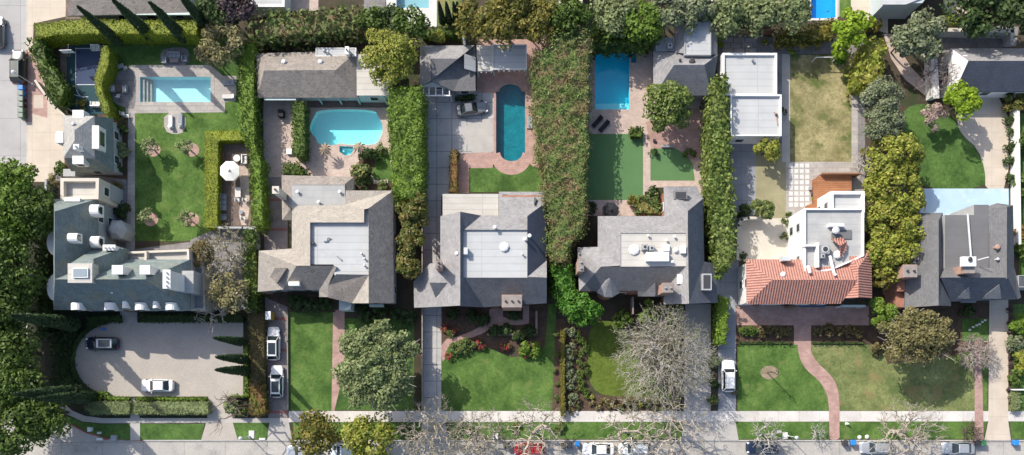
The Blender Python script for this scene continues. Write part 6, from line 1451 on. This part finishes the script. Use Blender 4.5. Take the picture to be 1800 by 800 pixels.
def car(label, px, py, ang, L, Wd, Ht, pmat, kind='sedan', group=None, cat='car', roofmat=None, open_top=False):
    """car standing with its nose along ang; kinds differ in bonnet, cabin and tail"""
    x, y, _ = W(px, py, Ht * .6)
    zg = G if kind.endswith('*') else 0.02
    kind = kind.rstrip('*')
    t = thing('parked_car', label, cat, (x, y, zg), math.radians(ang), group)
    hl, hw = L / 2, Wd / 2
    PR = ((0, .5), (.012, .68), (.035, .8), (.08, .9), (.16, .97), (.28, 1), (.5, 1), (.75, 1), (.88, .97), (.95, .91), (.985, .8), (1, .66))
    def ring(f, b, w, z, **k):
        pts = [(f - (f - b) * u, -w * v) for u, v in PR] + [(f - (f - b) * u, w * v) for u, v in reversed(PR)]
        return [(p[0], p[1], z(p[0]) if callable(z) else z) for p in reversed(pts)]
    hood = .74 * Ht / 1.45 if kind != 'suv' else .6 * Ht
    belt = .86 * Ht / 1.45 if kind != 'suv' else .62 * Ht
    tailz = belt + .02 if kind == 'sedan' else belt
    def shoulder(X):
        u = (X + hl) / L
        if u > .7: return hood - (u - .7) / .3 * .16
        if u < .2: return tailz - .05 + (u / .2) * .05
        return belt
    rings = [ring(hl - .1, -hl + .08, hw - .08, .2), ring(hl - .01, -hl + .01, hw - .01, .36), ring(hl, -hl, hw, .52), ring(hl - .07, -hl + .05, hw - .03, lambda X: shoulder(X) - .12), ring(hl - .18, -hl + .12, hw - .1, lambda X: shoulder(X) - .03), ring(hl - .34, -hl + .24, hw - .24, lambda X: shoulder(X) + .012)]
    body = MB().loft(rings); body.build('body', pmat, t, local=True, smooth=True)
    # cabin
    cf, cr, rf, rr = {'sedan': (.95, -1.75, .25, -1.05), 'suv': (1.0, -2.1, .45, -1.75), 'wagon': (1.0, -2.15, .35, -1.7), 'coupe': (.7, -1.75, .0, -.95)}[kind]
    k = L / 4.6; cf, cr, rf, rr = cf * k, cr * k, rf * k, rr * k
    wb, wt, zb, zt = hw - .13, hw - .33, belt - .05, Ht - .05
    def quad(name, a, mat, par=t):
        return obj(name, a, [tuple(range(len(a)))], mat, par, local=True)
    B = [(cf, -wb, zb), (cf, wb, zb), (cr, wb, zb), (cr, -wb, zb)]
    T_ = [(rf, -wt, zt), (rf, wt, zt), (rr, wt, zt), (rr, -wt, zt)]
    pil = MB()
    for i in range(4): pil.tube(B[i], T_[i], .05, .045, 6)
    pil.build('pillar', pmat, t, local=True)
    quad('windscreen', [B[0], B[1], T_[1], T_[0]], M['carglass']); quad('rear_window', [B[2], B[3], T_[3], T_[2]], M['carglass'])
    quad('side_window', [B[1], B[2], T_[2], T_[1]], M['carglass']); quad('side_window', [B[3], B[0], T_[0], T_[3]], M['carglass'])
    rm = roofmat or pmat
    r = MB().loft([[(rf + .04, -wt - .03, zt - .01), (rf + .06, 0, zt - .01), (rf + .04, wt + .03, zt - .01), (rr - .04, wt + .03, zt - .01), (rr - .06, 0, zt - .01), (rr - .04, -wt - .03, zt - .01)],
                   [(rf - .05, -wt + .06, zt + .05), (rf - .03, 0, zt + .06), (rf - .05, wt - .06, zt + .05), (rr + .06, wt - .06, zt + .05), (rr + .04, 0, zt + .06), (rr + .06, -wt + .06, zt + .05)]])
    ro = r.build('roof', rm, t, local=True)
    if open_top:
        MB().box(rr + .2, -wt + .12, zt + .062, rf - .3, wt - .12, zt + .075).build('sunroof', M['carglass'], ro, local=True)
    elif kind in ('suv', 'wagon'):
        for s in (-1, 1): MB().tube((rf - .1, s * (wt - .06), zt + .1), (rr + .1, s * (wt - .06), zt + .1), .03, .03, 5).build('roof_rail', M['galv'], ro, local=True)
    for sx in (.31, -.3):
        for sy in (-1, 1):
            w = MB().tube((sx * L, sy * (hw - .24), .33), (sx * L, sy * (hw - .01), .33), .33, .33, 16).build('wheel', M['tyre'], t, local=True)
            MB().tube((sx * L, sy * (hw - .012), .33), (sx * L, sy * (hw + .005), .33), .21, .21, 12).build('rim', M['chrome'], w, local=True)
    for sy in (-1, 1):
        MB().box(hl - .42, sy * hw * .66 - .15, .52, hl - .1, sy * hw * .66 + .15, hood - .13, .03, .03).build('headlight', M['lamp'], t, local=True)
        MB().box(-hl + .0, sy * hw * .66 - .14, .55, -hl + .2, sy * hw * .66 + .14, belt - .12, .03, .03).build('tail_light', M['tail'], t, local=True)
        MB().box(cf - .35, sy * (hw + .06) - .1, belt - .02, cf - .2, sy * (hw + .06) + .1, belt + .13, .02, .02).build('mirror', pmat, t, local=True)
    return t

silver = cpaint('silver_paint', (.5, .52, .54), .3, .5); white = cpaint('white_paint', (.78, .78, .77)); blackp = cpaint('black_paint', (.012, .013, .018)); navyp = cpaint('navy_paint', (.012, .02, .045))
greyp = cpaint('graphite_paint', (.2, .205, .215), .3, .4); redp = cpaint('red_paint', (.36, .02, .025)); palep = cpaint('pale_blue_white_paint', (.66, .72, .78)); greenp = cpaint('dark_green_grey_paint', (.05, .06, .055), .3, .3)
car('dark navy car with a bright silvery roof parked on the motor court', 178, 604, 180, 4.9, 1.95, 1.55, navyp, 'wagon*', roofmat=silver, open_top=True)
car('white sedan with dark windows near the lower edge of the motor court', 276, 678, 180, 4.8, 1.9, 1.45, white, 'sedan*')
car('white and silver car on the brick driveway, upper of two, nose to the house', 480, 604, 90, 4.9, 1.95, 1.5, white, 'wagon*', 'pale cars on the brick driveway', open_top=True)
car('white car with dark sunroof, lower of two on the brick driveway', 486, 671, 90, 4.7, 1.95, 1.5, white, 'wagon*', 'pale cars on the brick driveway', open_top=True)
car('graphite coupe parked askew on the pale slab beside the teal pool', 830, 190, 8, 4.7, 1.9, 1.35, greyp, 'coupe*')
car('white van like wagon on the narrow grey driveway', 1281, 661, 90, 4.7, 1.95, 1.8, white, 'suv*', cat='van')
car('dark green grey suv parked on the left street by the bins', 30, 116, 90, 5.0, 2.0, 1.8, greenp, 'suv')
car('grey car cut off by the left edge of the street', -6, 55, 90, 4.7, 1.9, 1.5, greyp, 'wagon')
car('dark navy suv at the kerb below the leafless street tree', 1341, 787, 180, 4.7, 1.95, 1.7, navyp, 'suv', 'cars at the lower kerb')
car('silver wagon at the kerb right of the blue bin', 1541, 787, 180, 4.7, 1.9, 1.5, silver, 'wagon', 'cars at the lower kerb')
car('silver sedan at the kerb left of the green bin', 1686, 788, 180, 4.8, 1.9, 1.45, silver, 'sedan', 'cars at the lower kerb')
car('red car at the kerb under the white trunked street tree', 930, 791, 180, 4.6, 1.9, 1.5, redp, 'wagon', 'cars at the lower kerb')
car('white sedan at the kerb right of the dark bin pair', 1052, 790, 180, 4.7, 1.9, 1.45, white, 'sedan', 'cars at the lower kerb')
car('pale silver car at the kerb under the middle white trunked tree', 1116, 789, 180, 4.7, 1.9, 1.5, palep, 'wagon', 'cars at the lower kerb')
car('pale blue white car at the kerb between the two golden street trees', 604, 792, 180, 4.6, 1.9, 1.5, palep, 'wagon', 'cars at the lower kerb')
car('dark car at the kerb left of the small golden street tree', 530, 793, 180, 4.6, 1.9, 1.5, silver, 'sedan', 'cars at the lower kerb')

# ------------------------------------------------------------------ bins, lamps, street things
def bin_(label, px, py, mat, lid=None, ang=0, z=0.02, group=None):
    x, y, _ = W(px, py, .9)
    t = thing('wheelie_bin', label, 'bin', (x, y, z), math.radians(ang), group)
    MB().loft([[(-.24, -.26, .06), (.24, -.26, .06), (.24, .26, .06), (-.24, .26, .06)], [(-.33, -.36, 1.0), (.33, -.36, 1.0), (.33, .36, 1.0), (-.33, .36, 1.0)]]).build('body', M[mat], t, local=True)
    MB().loft([[(-.36, -.4, 1.0), (.36, -.4, 1.0), (.36, .4, 1.0), (-.36, .4, 1.0)], [(-.3, -.33, 1.1), (.3, -.33, 1.1), (.3, .33, 1.1), (-.3, .33, 1.1)]]).build('lid', M[lid or mat], t, local=True)
    for s in (-1, 1): MB().tube((s * .27, .3, .12), (s * .33, .3, .12), .12, .12, 10).build('wheel', M['black'], t, local=True)
    MB().tube((-.3, .42, .98), (.3, .42, .98), .02, .02, 6).build('handle', M['black'], t, local=True)
    return t
bin_('blue wheelie bin at the top of the row of bins on the left street', 37, 154, 'binblue', ang=90)
for i, (py, m, lid, lab) in enumerate(((164, 'binblue', 'bingrey', 'blue bin with a pale lid, second in the row on the left street'), (174, 'bindark', 'bingrey', 'grey lidded dark bin, third in the row on the left street'),
                                     (184, 'bindark', 'bingrey', 'grey lidded dark bin, fourth in the row on the left street'), (194, 'bingreen', 'bingrey', 'pale lidded green bin, fifth in the row on the left street'), (203, 'bingreen', 'bingrey', 'pale lidded green bin, last in the row on the left street'))):
    bin_(lab, 37, py, m, lid, 90, group='bins along the left street')
for lab, px, py, m in (('dark bin at the kerb beside the red car', 891, 784, 'bindark'), ('black bin at the kerb left of the small blue bin', 990, 784, 'bindark'), ('dark bin touching the small blue bin at the kerb', 1001, 783, 'bindark'), ('bright blue bin at the kerb between two white trunked trees', 1015, 780, 'binblue'),
                       ('black bin at the kerb near the pink path', 1486, 779, 'bindark'), ('bright blue bin at the kerb left of the silver wagon', 1500, 778, 'binblue'), ('dark bin between the silver sedan and the green bin', 1719, 779, 'bindark'), ('green bin at the kerb below the right driveway', 1729, 779, 'bingreen'), ('bright blue bin at the right end of the kerb', 1786, 778, 'binblue')):
    bin_(lab, px, py, m, group='bins along the lower kerb')

def lamp(label, bx, by, h, z=G):
    x, y, _ = W(bx, by, 0)
    t = thing('street_lamp', label, 'street lamp', (x, y, z))
    MB().tube((x, y, z - .05), (x, y, z + .5), .17, .12, 10).tube((x, y, z + .501), (x, y, h), .07, .05, 10).build("pole", M["galv"], t)
    hd = MB().tube((x, y, h + .001), (x, y, h + .12), .12, .2, 10).tube((x, y, h + .5), (x, y, h + .62), .26, .06, 10).build('lamp_head', M['galv'], t)
    MB().tube((x, y, h + .121), (x, y, h + .499), .17, .22, 10).build('lens', M['lamp'], hd)
    return t
lamp('pale street lamp leaning over the dark suv on the left street', 61, 150, 4.6)
lamp('street lamp beside its white base slab on the lower verge', 1384, 766, 3.4)
lamp('street lamp on the verge left of the brick driveway apron', 439, 767, 3.6)
def slabbox(name, label, cat, px0, py0, px1, py1, z1, mat, z0=G, lid=None):
    x0, y1 = W(px0, py0, z1)[:2]; x1, y0 = W(px1, py1, z1)[:2]
    t = thing(name, label, cat, ((x0 + x1) / 2, (y0 + y1) / 2, z0))
    MB().box(x0 + .03, y0 + .03, z0, x1 - .03, y1 - .03, z1 - .07).build('body', M[mat], t)
    MB().box(x0, y0, z1 - .069, x1, y1, z1, .03, .03).build('lid', M[lid or mat], t)
    return t
slabbox('utility_cover', 'white square utility slab at the foot of the lower street lamp', 'slab', 1376, 760, 1385, 772, .24, 'paver')
slabbox('utility_cover', 'small pale slab left of the lower street lamp', 'slab', 1366, 757, 1374, 761, .22, 'paver')
slabbox('utility_box', 'pale utility box on the verge behind the dark kerb bin', 'utility box', 866, 762, 876, 772, .9, 'paver')
slabbox('utility_box', 'white cabinet with a yellow side at the head of the brick driveway', 'cabinet', 466, 547, 476, 562, 2.0, 'yellow', lid='white')
slabbox('utility_box', 'long white box on the left shaded verge', 'utility box', 169, 770, 180, 774, .7, 'white')
slabbox('utility_box', 'grey square box on the left shaded verge', 'utility box', 194, 765, 204, 775, .8, 'greymetal')
slabbox('utility_box', 'small pale box on the left shaded verge beside the white post', 'utility box', 170, 759, 177, 763, .6, 'paver')
slabbox('utility_box', 'white post box standing alone on the left shaded verge', 'utility box', 153, 751, 158, 759, 1.1, 'white')
slabbox('utility_cover', 'pale slab on the verge beside the street lamp near the brick driveway', 'slab', 437, 757, 447, 771, .24, 'paver')
slabbox('utility_cover', 'low white slab right of the street lamp near the brick driveway', 'slab', 455, 770, 467, 774, .24, 'paver')
def hydrant(label, px, py, mat='kerbred'):
    x, y, _ = W(px, py, .4); t = thing('fire_hydrant', label, 'hydrant', (x, y, G))
    MB().tube((x, y, G), (x, y, G + .1), .2, .2, 12).tube((x, y, G + .1), (x, y, G + .6), .13, .13, 12).tube((x, y, G + .6), (x, y, G + .78), .15, .05, 12).build('body', M[mat], t)
    MB().tube((x - .25, y, G + .45), (x + .25, y, G + .45), .06, .06, 8).build('outlet', M[mat], t)
hydrant('orange red hydrant between two boxes on the left shaded verge', 185, 771)
hydrant('white hydrant on the verge right of the pink path', 1489, 745, 'white')
for lab, px, py in (('white stone on the verge left of the silver wagon', 1511, 769), ('second white stone on the verge left of the silver wagon', 1524, 768)):
    x, y, _ = W(px, py, .2); P, N = sph(60) * .3, None
    b = MB().loft([[(x + r * math.cos(a) * (1 + .1 * math.sin(3 * a)), y + r * math.sin(a), z) for a in [i * .785 for i in range(8)]] for r, z in ((.3, G), (.34, G + .12), (.22, G + .25), (.05, G + .3))])
    tag(b.build('boulder', M['paver']), lab, 'stone')

# ------------------------------------------------------------------ garden furniture
def umbrella(label, px, py, r, mat, h=2.5, n=8, base=True):
    x, y, _ = W(px, py, h)
    t = thing('patio_umbrella', label, 'umbrella', (x, y, G))
    MB().tube((x, y, G), (x, y, h + .05), .04, .03, 8).build('pole', M['greywood'], t)
    ring0 = [(x + r * math.cos(2 * math.pi * (i + .5) / n), y + r * math.sin(2 * math.pi * (i + .5) / n), h - .45) for i in range(n)]
    b = MB(); top = (x, y, h)
    for i in range(n): b.add([ring0[i], ring0[(i + 1) % n], top], [(0, 1, 2)]); a, c = ring0[i], ring0[(i + 1) % n]; b.add([a, c, (c[0], c[1], c[2] - .15), (a[0], a[1], a[2] - .15)], [(0, 3, 2, 1)])
    b.build('canopy', M[mat], t)
    q = MB()
    for i in range(n): q.tube((x, y, h - .02), (ring0[i][0], ring0[i][1], h - .47), .018, .012, 5)
    q.build('ribs', M['greywood'], t)
    MB().tube((x, y, h - .02), (x, y, h + .15), .22, .1, 10).build('vent_cap', M[mat], t)
    if base: MB().tube((x, y, G), (x, y, G + .12), .35, .33, 14).build('base', M['greymetal'], t)
    return t
umbrella('big white octagonal umbrella on the brown patio', 402, 299, 1.5, 'canvas')
umbrella('black umbrella behind the warm grey house', 1074, 369, 1.25, 'blackcanvas')
def straw_umbrella(label, px, py):
    x, y, _ = W(px, py, 2.2); t = thing('straw_umbrella', label, 'umbrella', (x, y, G))
    MB().tube((x, y, G), (x, y, 2.3), .06, .05, 8).build('pole', M['greywood'], t)
    V, F = [], []
    for i in range(11):
        a = 2 * math.pi * i / 11 + R.uniform(-.1, .1); L_ = R.uniform(.8, 1.15); w = .17; ca, sa = math.cos(a), math.sin(a)
        k = len(V); V += [(x, y, 2.35), (x + ca * L_ * .6 - sa * w, y + sa * L_ * .6 + ca * w, 2.1), (x + ca * L_, y + sa * L_, 1.75), (x + ca * L_ * .6 + sa * w, y + sa * L_ * .6 - ca * w, 2.1)]; F.append((k, k + 1, k + 2, k + 3))
    obj('thatch', V, F, M['straw'], t)
straw_umbrella('ragged straw umbrella left of the small spa', 571, 262); straw_umbrella('ragged straw umbrella right of the small spa', 631, 259)

def lounger(label, px, py, ang, frame, cush, group=None):
    x, y, _ = W(px, py, .4); t = thing('sun_lounger', label, 'sun lounger', (x, y, G), math.radians(ang), group)
    MB().box(-.95, -.33, .22, .95, .33, .3).build('frame', M[frame], t, local=True)
    for sx in (-.8, .8):
        for sy in (-.28, .28): MB().box(sx - .04, sy - .04, .0, sx + .04, sy + .04, .219).build('leg', M[frame], t, local=True)
    MB().box(-.35, -.3, .301, .93, .3, .4, .02, .02).build('mattress', M[cush], t, local=True)
    MB().loft([[(-.37, -.3, .3), (-.37, .3, .3), (-.95, .3, .68), (-.95, -.3, .68)], [(-.36, -.3, .4), (-.36, .3, .4), (-.92, .3, .78), (-.92, -.3, .78)]]).build('backrest', M[cush], t, local=True)
lounger('white lounger below the formal pool, left one of the pair', 300, 214, 90, 'white', 'cushion', 'loungers below the formal pool'); lounger('grey lounger below the formal pool, right one of the pair', 317, 212, 90, 'white', 'cushiongrey', 'loungers below the formal pool')
lounger('pale lounger right of the formal pool, upper one', 402, 145, 180, 'white', 'cushiongrey', 'loungers right of the formal pool'); lounger('pale lounger right of the formal pool, lower one', 402, 170, 180, 'white', 'cushion', 'loungers right of the formal pool')
lounger('black lounger by the square blue pool, upper one', 1050, 214, 228, 'darkmetal', 'blackcanvas', 'black loungers by the blue pool'); lounger('black lounger by the square blue pool, lower one', 1062, 222, 228, 'darkmetal', 'blackcanvas', 'black loungers by the blue pool')
def sofa(label, px, py, ang, L, mat, cush, name='garden_sofa', cat='sofa', group=None):
    x, y, _ = W(px, py, .5); t = thing(name, label, cat, (x, y, G), math.radians(ang), group)
    MB().box(-L / 2, -.38, .08, L / 2, .38, .3).build('frame', M[mat], t, local=True)
    n = max(1, round(L / .75))
    for i in range(n):
        a = -L / 2 + .06 + (L - .12) / n * i; MB().box(a + .015, -.34, .301, a + (L - .12) / n - .015, .24, .45, .03, .03).build('cushion', M[cush], t, local=True)
    MB().box(-L / 2, .25, .301, L / 2, .38, .75).build('backrest', M[mat], t, local=True)
    for s in (-1, 1): MB().box(s * (L / 2 - .03) - .04, -.36, .302, s * (L / 2 - .03) + .04, .249, .6).build('armrest', M[mat], t, local=True)
def table(label, px, py, ang, lx, ly, h, mat, round_=False, group=None):
    x, y, _ = W(px, py, h); t = thing('garden_table', label, 'table', (x, y, G), math.radians(ang), group)
    b = MB(); hh = h - G
    if round_: b.tube((0, 0, hh - .06), (0, 0, hh), lx / 2, lx / 2, 20)
    else: b.box(-lx / 2, -ly / 2, hh - .06, lx / 2, ly / 2, hh)
    b.build('table_top', M[mat], t, local=True)
    k = .32
    for sx in (-1, 1):
        for sy in (-1, 1): MB().box(sx * lx * k - .03, sy * ly * k - .03, 0, sx * lx * k + .03, sy * ly * k + .03, hh - .061).build('leg', M['greymetal'], t, local=True)
def chair(label, px, py, ang, mat, cush, group=None):
    x, y, _ = W(px, py, .5); t = thing('garden_chair', label, 'chair', (x, y, G), math.radians(ang), group)
    MB().box(-.25, -.25, .4, .25, .25, .47).build('seat', M[cush], t, local=True)
    MB().box(-.25, .22, .471, .25, .28, .9).build('backrest', M[mat], t, local=True)
    for sx in (-.22, .22):
        for sy in (-.22, .22): MB().box(sx - .02, sy - .02, 0, sx + .02, sy + .02, .399).build('leg', M[mat], t, local=True)
sofa('grey sofa in the shade above the formal pool', 306, 97, 0, 1.9, 'greymetal', 'cushiongrey'); table('dark low table in front of the shaded grey sofa', 306, 106, 0, 1.3, .6, .5, 'greywood')
sofa('single grey armchair left of the shaded low table', 289, 106, 270, .8, 'greymetal', 'cushiongrey', 'garden_armchair', 'armchair'); sofa('single grey armchair right of the shaded low table', 325, 103, 90, .8, 'greymetal', 'cushiongrey', 'garden_armchair', 'armchair')
table('round dark fire table on the dining terrace', 207, 154, 0, 1.3, 1.3, .55, 'brownpatio', True)
sofa('pale bench left of the round fire table', 198, 156, 90, 1.0, 'greymetal', 'cushion', 'garden_bench', 'bench'); sofa('pale bench right of the round fire table', 219, 157, 270, 1.0, 'greymetal', 'cushion', 'garden_bench', 'bench')
chair('pale chair below the round fire table', 208, 169, 180, 'white', 'cushion'); chair('pale chair left of the benches by the s shaped hedge', 186, 152, 90, 'white', 'cushion')
table('small table in the hedge shade above the fire table', 212, 116, 20, .9, .6, .6, 'greymetal')
for lab, px, py in (('pale chair in the hedge shade, left of the small table', 203, 111), ('pale chair in the hedge shade, right of the small table', 221, 120), ('grey chair beside the path end of the dining terrace', 216, 200), ('grey chair close to the pool corner path', 224, 204)): chair(lab, px, py, R.choice((0, 90, 200)), 'greymetal', 'cushion')
sofa('grey two seat sofa at the left of the brown patio', 393, 360, 90, 1.6, 'greymetal', 'cushiongrey'); sofa('grey armchair above the two seat sofa on the brown patio', 393, 346, 90, .75, 'greymetal', 'cushiongrey', 'garden_armchair', 'armchair'); sofa('grey armchair below the two seat sofa on the brown patio', 393, 382, 90, .75, 'greymetal', 'cushiongrey', 'garden_armchair', 'armchair')
table('long pale table right of the white umbrella', 418, 338, 90, 1.4, .8, .75, 'cushion'); table('white round table above the white umbrella', 416, 278, 0, 1.0, 1.0, .75, 'white', True)
for lab, px, py, a in (('white bench at the top right of the brown patio', 430, 280, 90), ): sofa(lab, px, py, a, 1.3, 'white', 'cushion', 'garden_bench', 'bench')
for lab, px, py in (('pale armchair at the right edge of the brown patio, upper', 431, 352), ('pale armchair at the right edge of the brown patio, lower', 428, 384), ('pale chair below the long table on the brown patio', 418, 352)): chair(lab, px, py, 90, 'white', 'cushion')
table('small blue round table at the right of the brown patio', 423, 373, 0, .6, .6, .5, 'cushiongrey', True)
table('red wooden bench table at the upper left of the brown patio', 391, 274, 90, 1.5, .6, .5, 'fencewood')
slabbox('barbecue', 'black covered barbecue by the narrow hedge beside the pool house', 'barbecue', 488, 192, 498, 205, 1.1, 'black'); slabbox('planter', 'small white planter at the foot of the narrow hedge', 'planter', 503, 261, 513, 271, .6, 'white')
slabbox('planter', 'dark planter pot on the terrace near the round tree', 'planter', 1148, 244, 1153, 249, .5, 'darkmetal'); slabbox('cushion_box', 'dark storage bench at the edge of the curved artificial lawn', 'bench', 1163, 254, 1184, 259, .5, 'greymetal')
slabbox('planter', 'small grey planter on the white paver grid beside the orange deck', 'planter', 1422, 328, 1428, 334, .5, 'greymetal'); slabbox('planter', 'dark planter at the deck edge beside the pavers', 'planter', 1427, 338, 1432, 344, .6, 'darkmetal'); slabbox('planter', 'dark planter lower on the deck edge', 'planter', 1429, 353, 1434, 358, .6, 'darkmetal')
shrub('bright little plant in the planters on the deck edge', 1431, 348, .35, .7, 'L_vivid')
slabbox('pool_equipment', 'dark spa frame beside the right side of the teal pool', 'spa', 926, 204, 936, 226, .35, 'pinkbrick', lid='greymetal')
slabbox('utility_box', 'dark blue box lying on the motor court above the navy car', 'box', 177, 577, 186, 581, .4, 'binblue')
for i, (px, py) in enumerate(((1705, 580), (1711, 575), (1717, 572), (1722, 570), (1727, 566), (1732, 563))):
    tag(boxat(None, 'stepping_stone', px - 2, py - 1.5, px + 2, py + 1.5, G, G + .1, 'paver'), 'white stepping stone in the slanting line on the shaded lawn', 'stone', 'stepping stones by the right driveway')
# sport court things
def hoop(label, bx, by, h, dx, dy):
    x, y, _ = W(bx, by, 0); t = thing('basketball_hoop', label, 'basketball hoop', (x, y, G)); a = math.atan2(dy, dx)
    MB().tube((x, y, G), (x, y, h), .08, .07, 8).tube((x, y, h - .1), (x + dx, y + dy, h + .2), .06, .05, 8).build('post', M['darkmetal'], t)
    MB().obox((x + dx, y + dy), a, .06, 1.7, h - .2, h + .85).build('backboard', M['white'], t)
    b = MB(); cx, cy = x + dx * 1.3, y + dy * 1.3
    for i in range(12): b.tube((cx + .23 * math.cos(i * .5236), cy + .23 * math.sin(i * .5236), h), (cx + .23 * math.cos((i + 1) * .5236), cy + .23 * math.sin((i + 1) * .5236), h), .015, .015, 5)
    b.build('ring', M['yellow'], t)
hoop('basketball hoop with white board at the top of the blue court', 140, 94, 3.0, 0.05, -1.1)
sofa('white bench at the upper right of the blue court', 168, 84, 0, 1.3, 'white', 'cushion', 'court_bench', 'bench'); sofa('white bench below the teal end of the court', 168, 183, 180, 1.4, 'white', 'cushion', 'court_bench', 'bench')
b = MB(); x0, y0, _ = W(1426, 110, 0); x1, y1, _ = W(1462, 110, 0); y2 = W(0, 102, 0)[1]
t = thing('football_goal', 'white framed football goal on the shaded end of the dry lawn', 'football goal', ((x0 + x1) / 2, y0, G))
b.tube((x0, y0, G), (x0, y0, 1.9), .06, .06, 8).tube((x1, y0, G), (x1, y0, 1.9), .06, .06, 8).tube((x0 - .05, y0, 1.9), (x1 + .05, y0, 1.9), .06, .06, 8)
b.tube((x0, y0, 1.85), (x0 + .3, y2, G + .1), .04, .04, 6).tube((x1, y0, 1.85), (x1 - .3, y2, G + .1), .04, .04, 6).tube((x0 + .3, y2, G + .08), (x1 - .3, y2, G + .08), .04, .04, 6).build('frame', M['white'], t)

# ------------------------------------------------------------------ walls and fences
def fence(name, label, cat, pts, h, th, mat, posts=0, z0=0.0, cap=None):
    P = [Vector(W(x, y, h)[:2]) for x, y in pts]
    t = thing(name, label, cat, (P[0].x, P[0].y, z0))
    for i in range(len(P) - 1):
        a, c = P[i], P[i + 1]; d = c - a; m = (a + c) / 2; ang = math.atan2(d.y, d.x)
        MB().obox((m.x, m.y), ang, d.length, th, z0, h - .06).build('panel', M[mat], t)
        MB().obox((m.x, m.y), ang, d.length + th, th + .08, h - .059, h).build('coping', M[cap or mat], t)
        if posts:
            k = max(1, int(d.length / posts))
            for s in range(k + 1):
                p = a + d * (s / k); MB().obox((p.x, p.y), ang, .12, .12, z0, h + .1).build('post', M[mat], t)
fence('wooden_fence', 'red brown wooden fence above the stepping slabs', 'fence', [(1262, 52), (1362, 52)], 1.9, .06, 'fencewood', 2.4)
fence('garden_wall', 'low cream wall along the left side of the slate house', 'wall', [(80, 316), (80, 545)], 1.9, .2, 'stuccogrey', 0, cap='greymetal')
fence('garden_wall', 'pale wall with grey top behind the garden house at upper right', 'wall', [(1652, 52), (1780, 54), (1781, 68)], 2.2, .45, 'stuccogrey', 0, cap='beige')
fence('garden_wall', 'slanting cream wall between pavement and sport court', 'wall', [(62, 142), (80, 168), (98, 190), (115, 205)], 1.6, .25, 'stuccocream')
fence('garden_wall', 'curved low stucco wall round the beige courtyard', 'wall', [(1344, 383), (1316, 383), (1304, 386), (1298, 396), (1297, 455)], 1.7, .3, 'stuccogrey', 0, cap='beige')
fence('garden_wall', 'white wall along the right edge beside the small shrubs', 'wall', [(1790, 192), (1793, 428)], 1.9, .3, 'stucco')
fence('garden_wall', 'pale wall segment at the bottom of the umbrella patio', 'wall', [(384, 400), (426, 400), (448, 402), (450, 438)], 2.0, .2, 'stuccogrey')
fence('wooden_fence', 'grey wooden fence left of the grey concrete driveway', 'fence', [(742, 345), (742, 540), (742, 720)], 1.6, .08, 'greywood', 2.4)
fence('low_wall', 'low pale wall enclosing the shaded bed before the grey gabled house', 'wall', [(858, 588), (943, 588), (943, 548)], .6, .22, 'pinkbrick')
fence('garden_wall', 'dark wall behind the deep blue pool', 'wall', [(1042, 76), (1150, 76)], 1.8, .2, 'darkstone')
fence('garden_wall', 'grey side wall left of the cream driveway', 'wall', [(1641, 76), (1646, 168)], 2.2, .8, 'stucco', 0)
fence('gate', 'grey wooden gate beside the sport court benches', 'gate', [(110, 186), (128, 196)], 1.5, .1, 'greywood', 1.0)
fence('wooden_fence', 'thin brown fence along the brick driveway and front lawn', 'fence', [(505, 548), (505, 600), (506, 720)], .5, .08, 'greywood', 3.0)
fence('metal_railing', 'white railing at the right edge above the clipped hedge block', 'railing', [(1779, 685), (1812, 685)], 1.0, .12, 'white', 1.5)

# ------------------------------------------------------------------ light, sky, camera
S = Vector((-.70 * math.cos(math.radians(ELEV)), .714 * math.cos(math.radians(ELEV)), math.sin(math.radians(ELEV))))
ld = bpy.data.lights.new('sun', 'SUN'); ld.energy = SUN; ld.angle = math.radians(.5); ld.color = (1, .935, .83)
lo_ = bpy.data.objects.new('sun', ld); COL.objects.link(lo_); lo_.rotation_euler = S.to_track_quat('Z', 'Y').to_euler(); lo_.location = (-60, 60, 90)
w = bpy.data.worlds.new('World'); sc.world = w; w.use_nodes = True
nt = w.node_tree; bg = nt.nodes['Background']; sk = nt.nodes.new('ShaderNodeTexSky'); sk.sky_type = 'NISHITA'; sk.sun_disc = False
sk.sun_elevation = math.radians(ELEV); sk.sun_rotation = math.atan2(S.x, S.y); sk.altitude = 100; sk.air_density = 1.0; sk.dust_density = 2.5; sk.ozone_density = 1.0
nt.links.new(sk.outputs[0], bg.inputs['Color']); bg.inputs['Strength'].default_value = SKY
cd = bpy.data.cameras.new('camera'); cam = bpy.data.objects.new('camera', cd); COL.objects.link(cam)
cd.sensor_width = 36; cd.sensor_fit = 'HORIZONTAL'; cd.lens = 36 * H / 150; cd.shift_y = 270 / 1800; cd.clip_start = 1; cd.clip_end = 4000
cam.location = (0, 0, H); cam.rotation_euler = (0, 0, 0); sc.camera = cam
sc.view_settings.view_transform = 'Standard'; sc.view_settings.look = 'None'; sc.view_settings.exposure = EXPO; sc.view_settings.gamma = 1.0; sc.view_settings.use_curve_mapping = False
sc.render.engine = 'CYCLES'; sc.cycles.max_bounces = 6; sc.cycles.diffuse_bounces = 3; sc.cycles.transparent_max_bounces = 16; sc.cycles.use_denoising = True
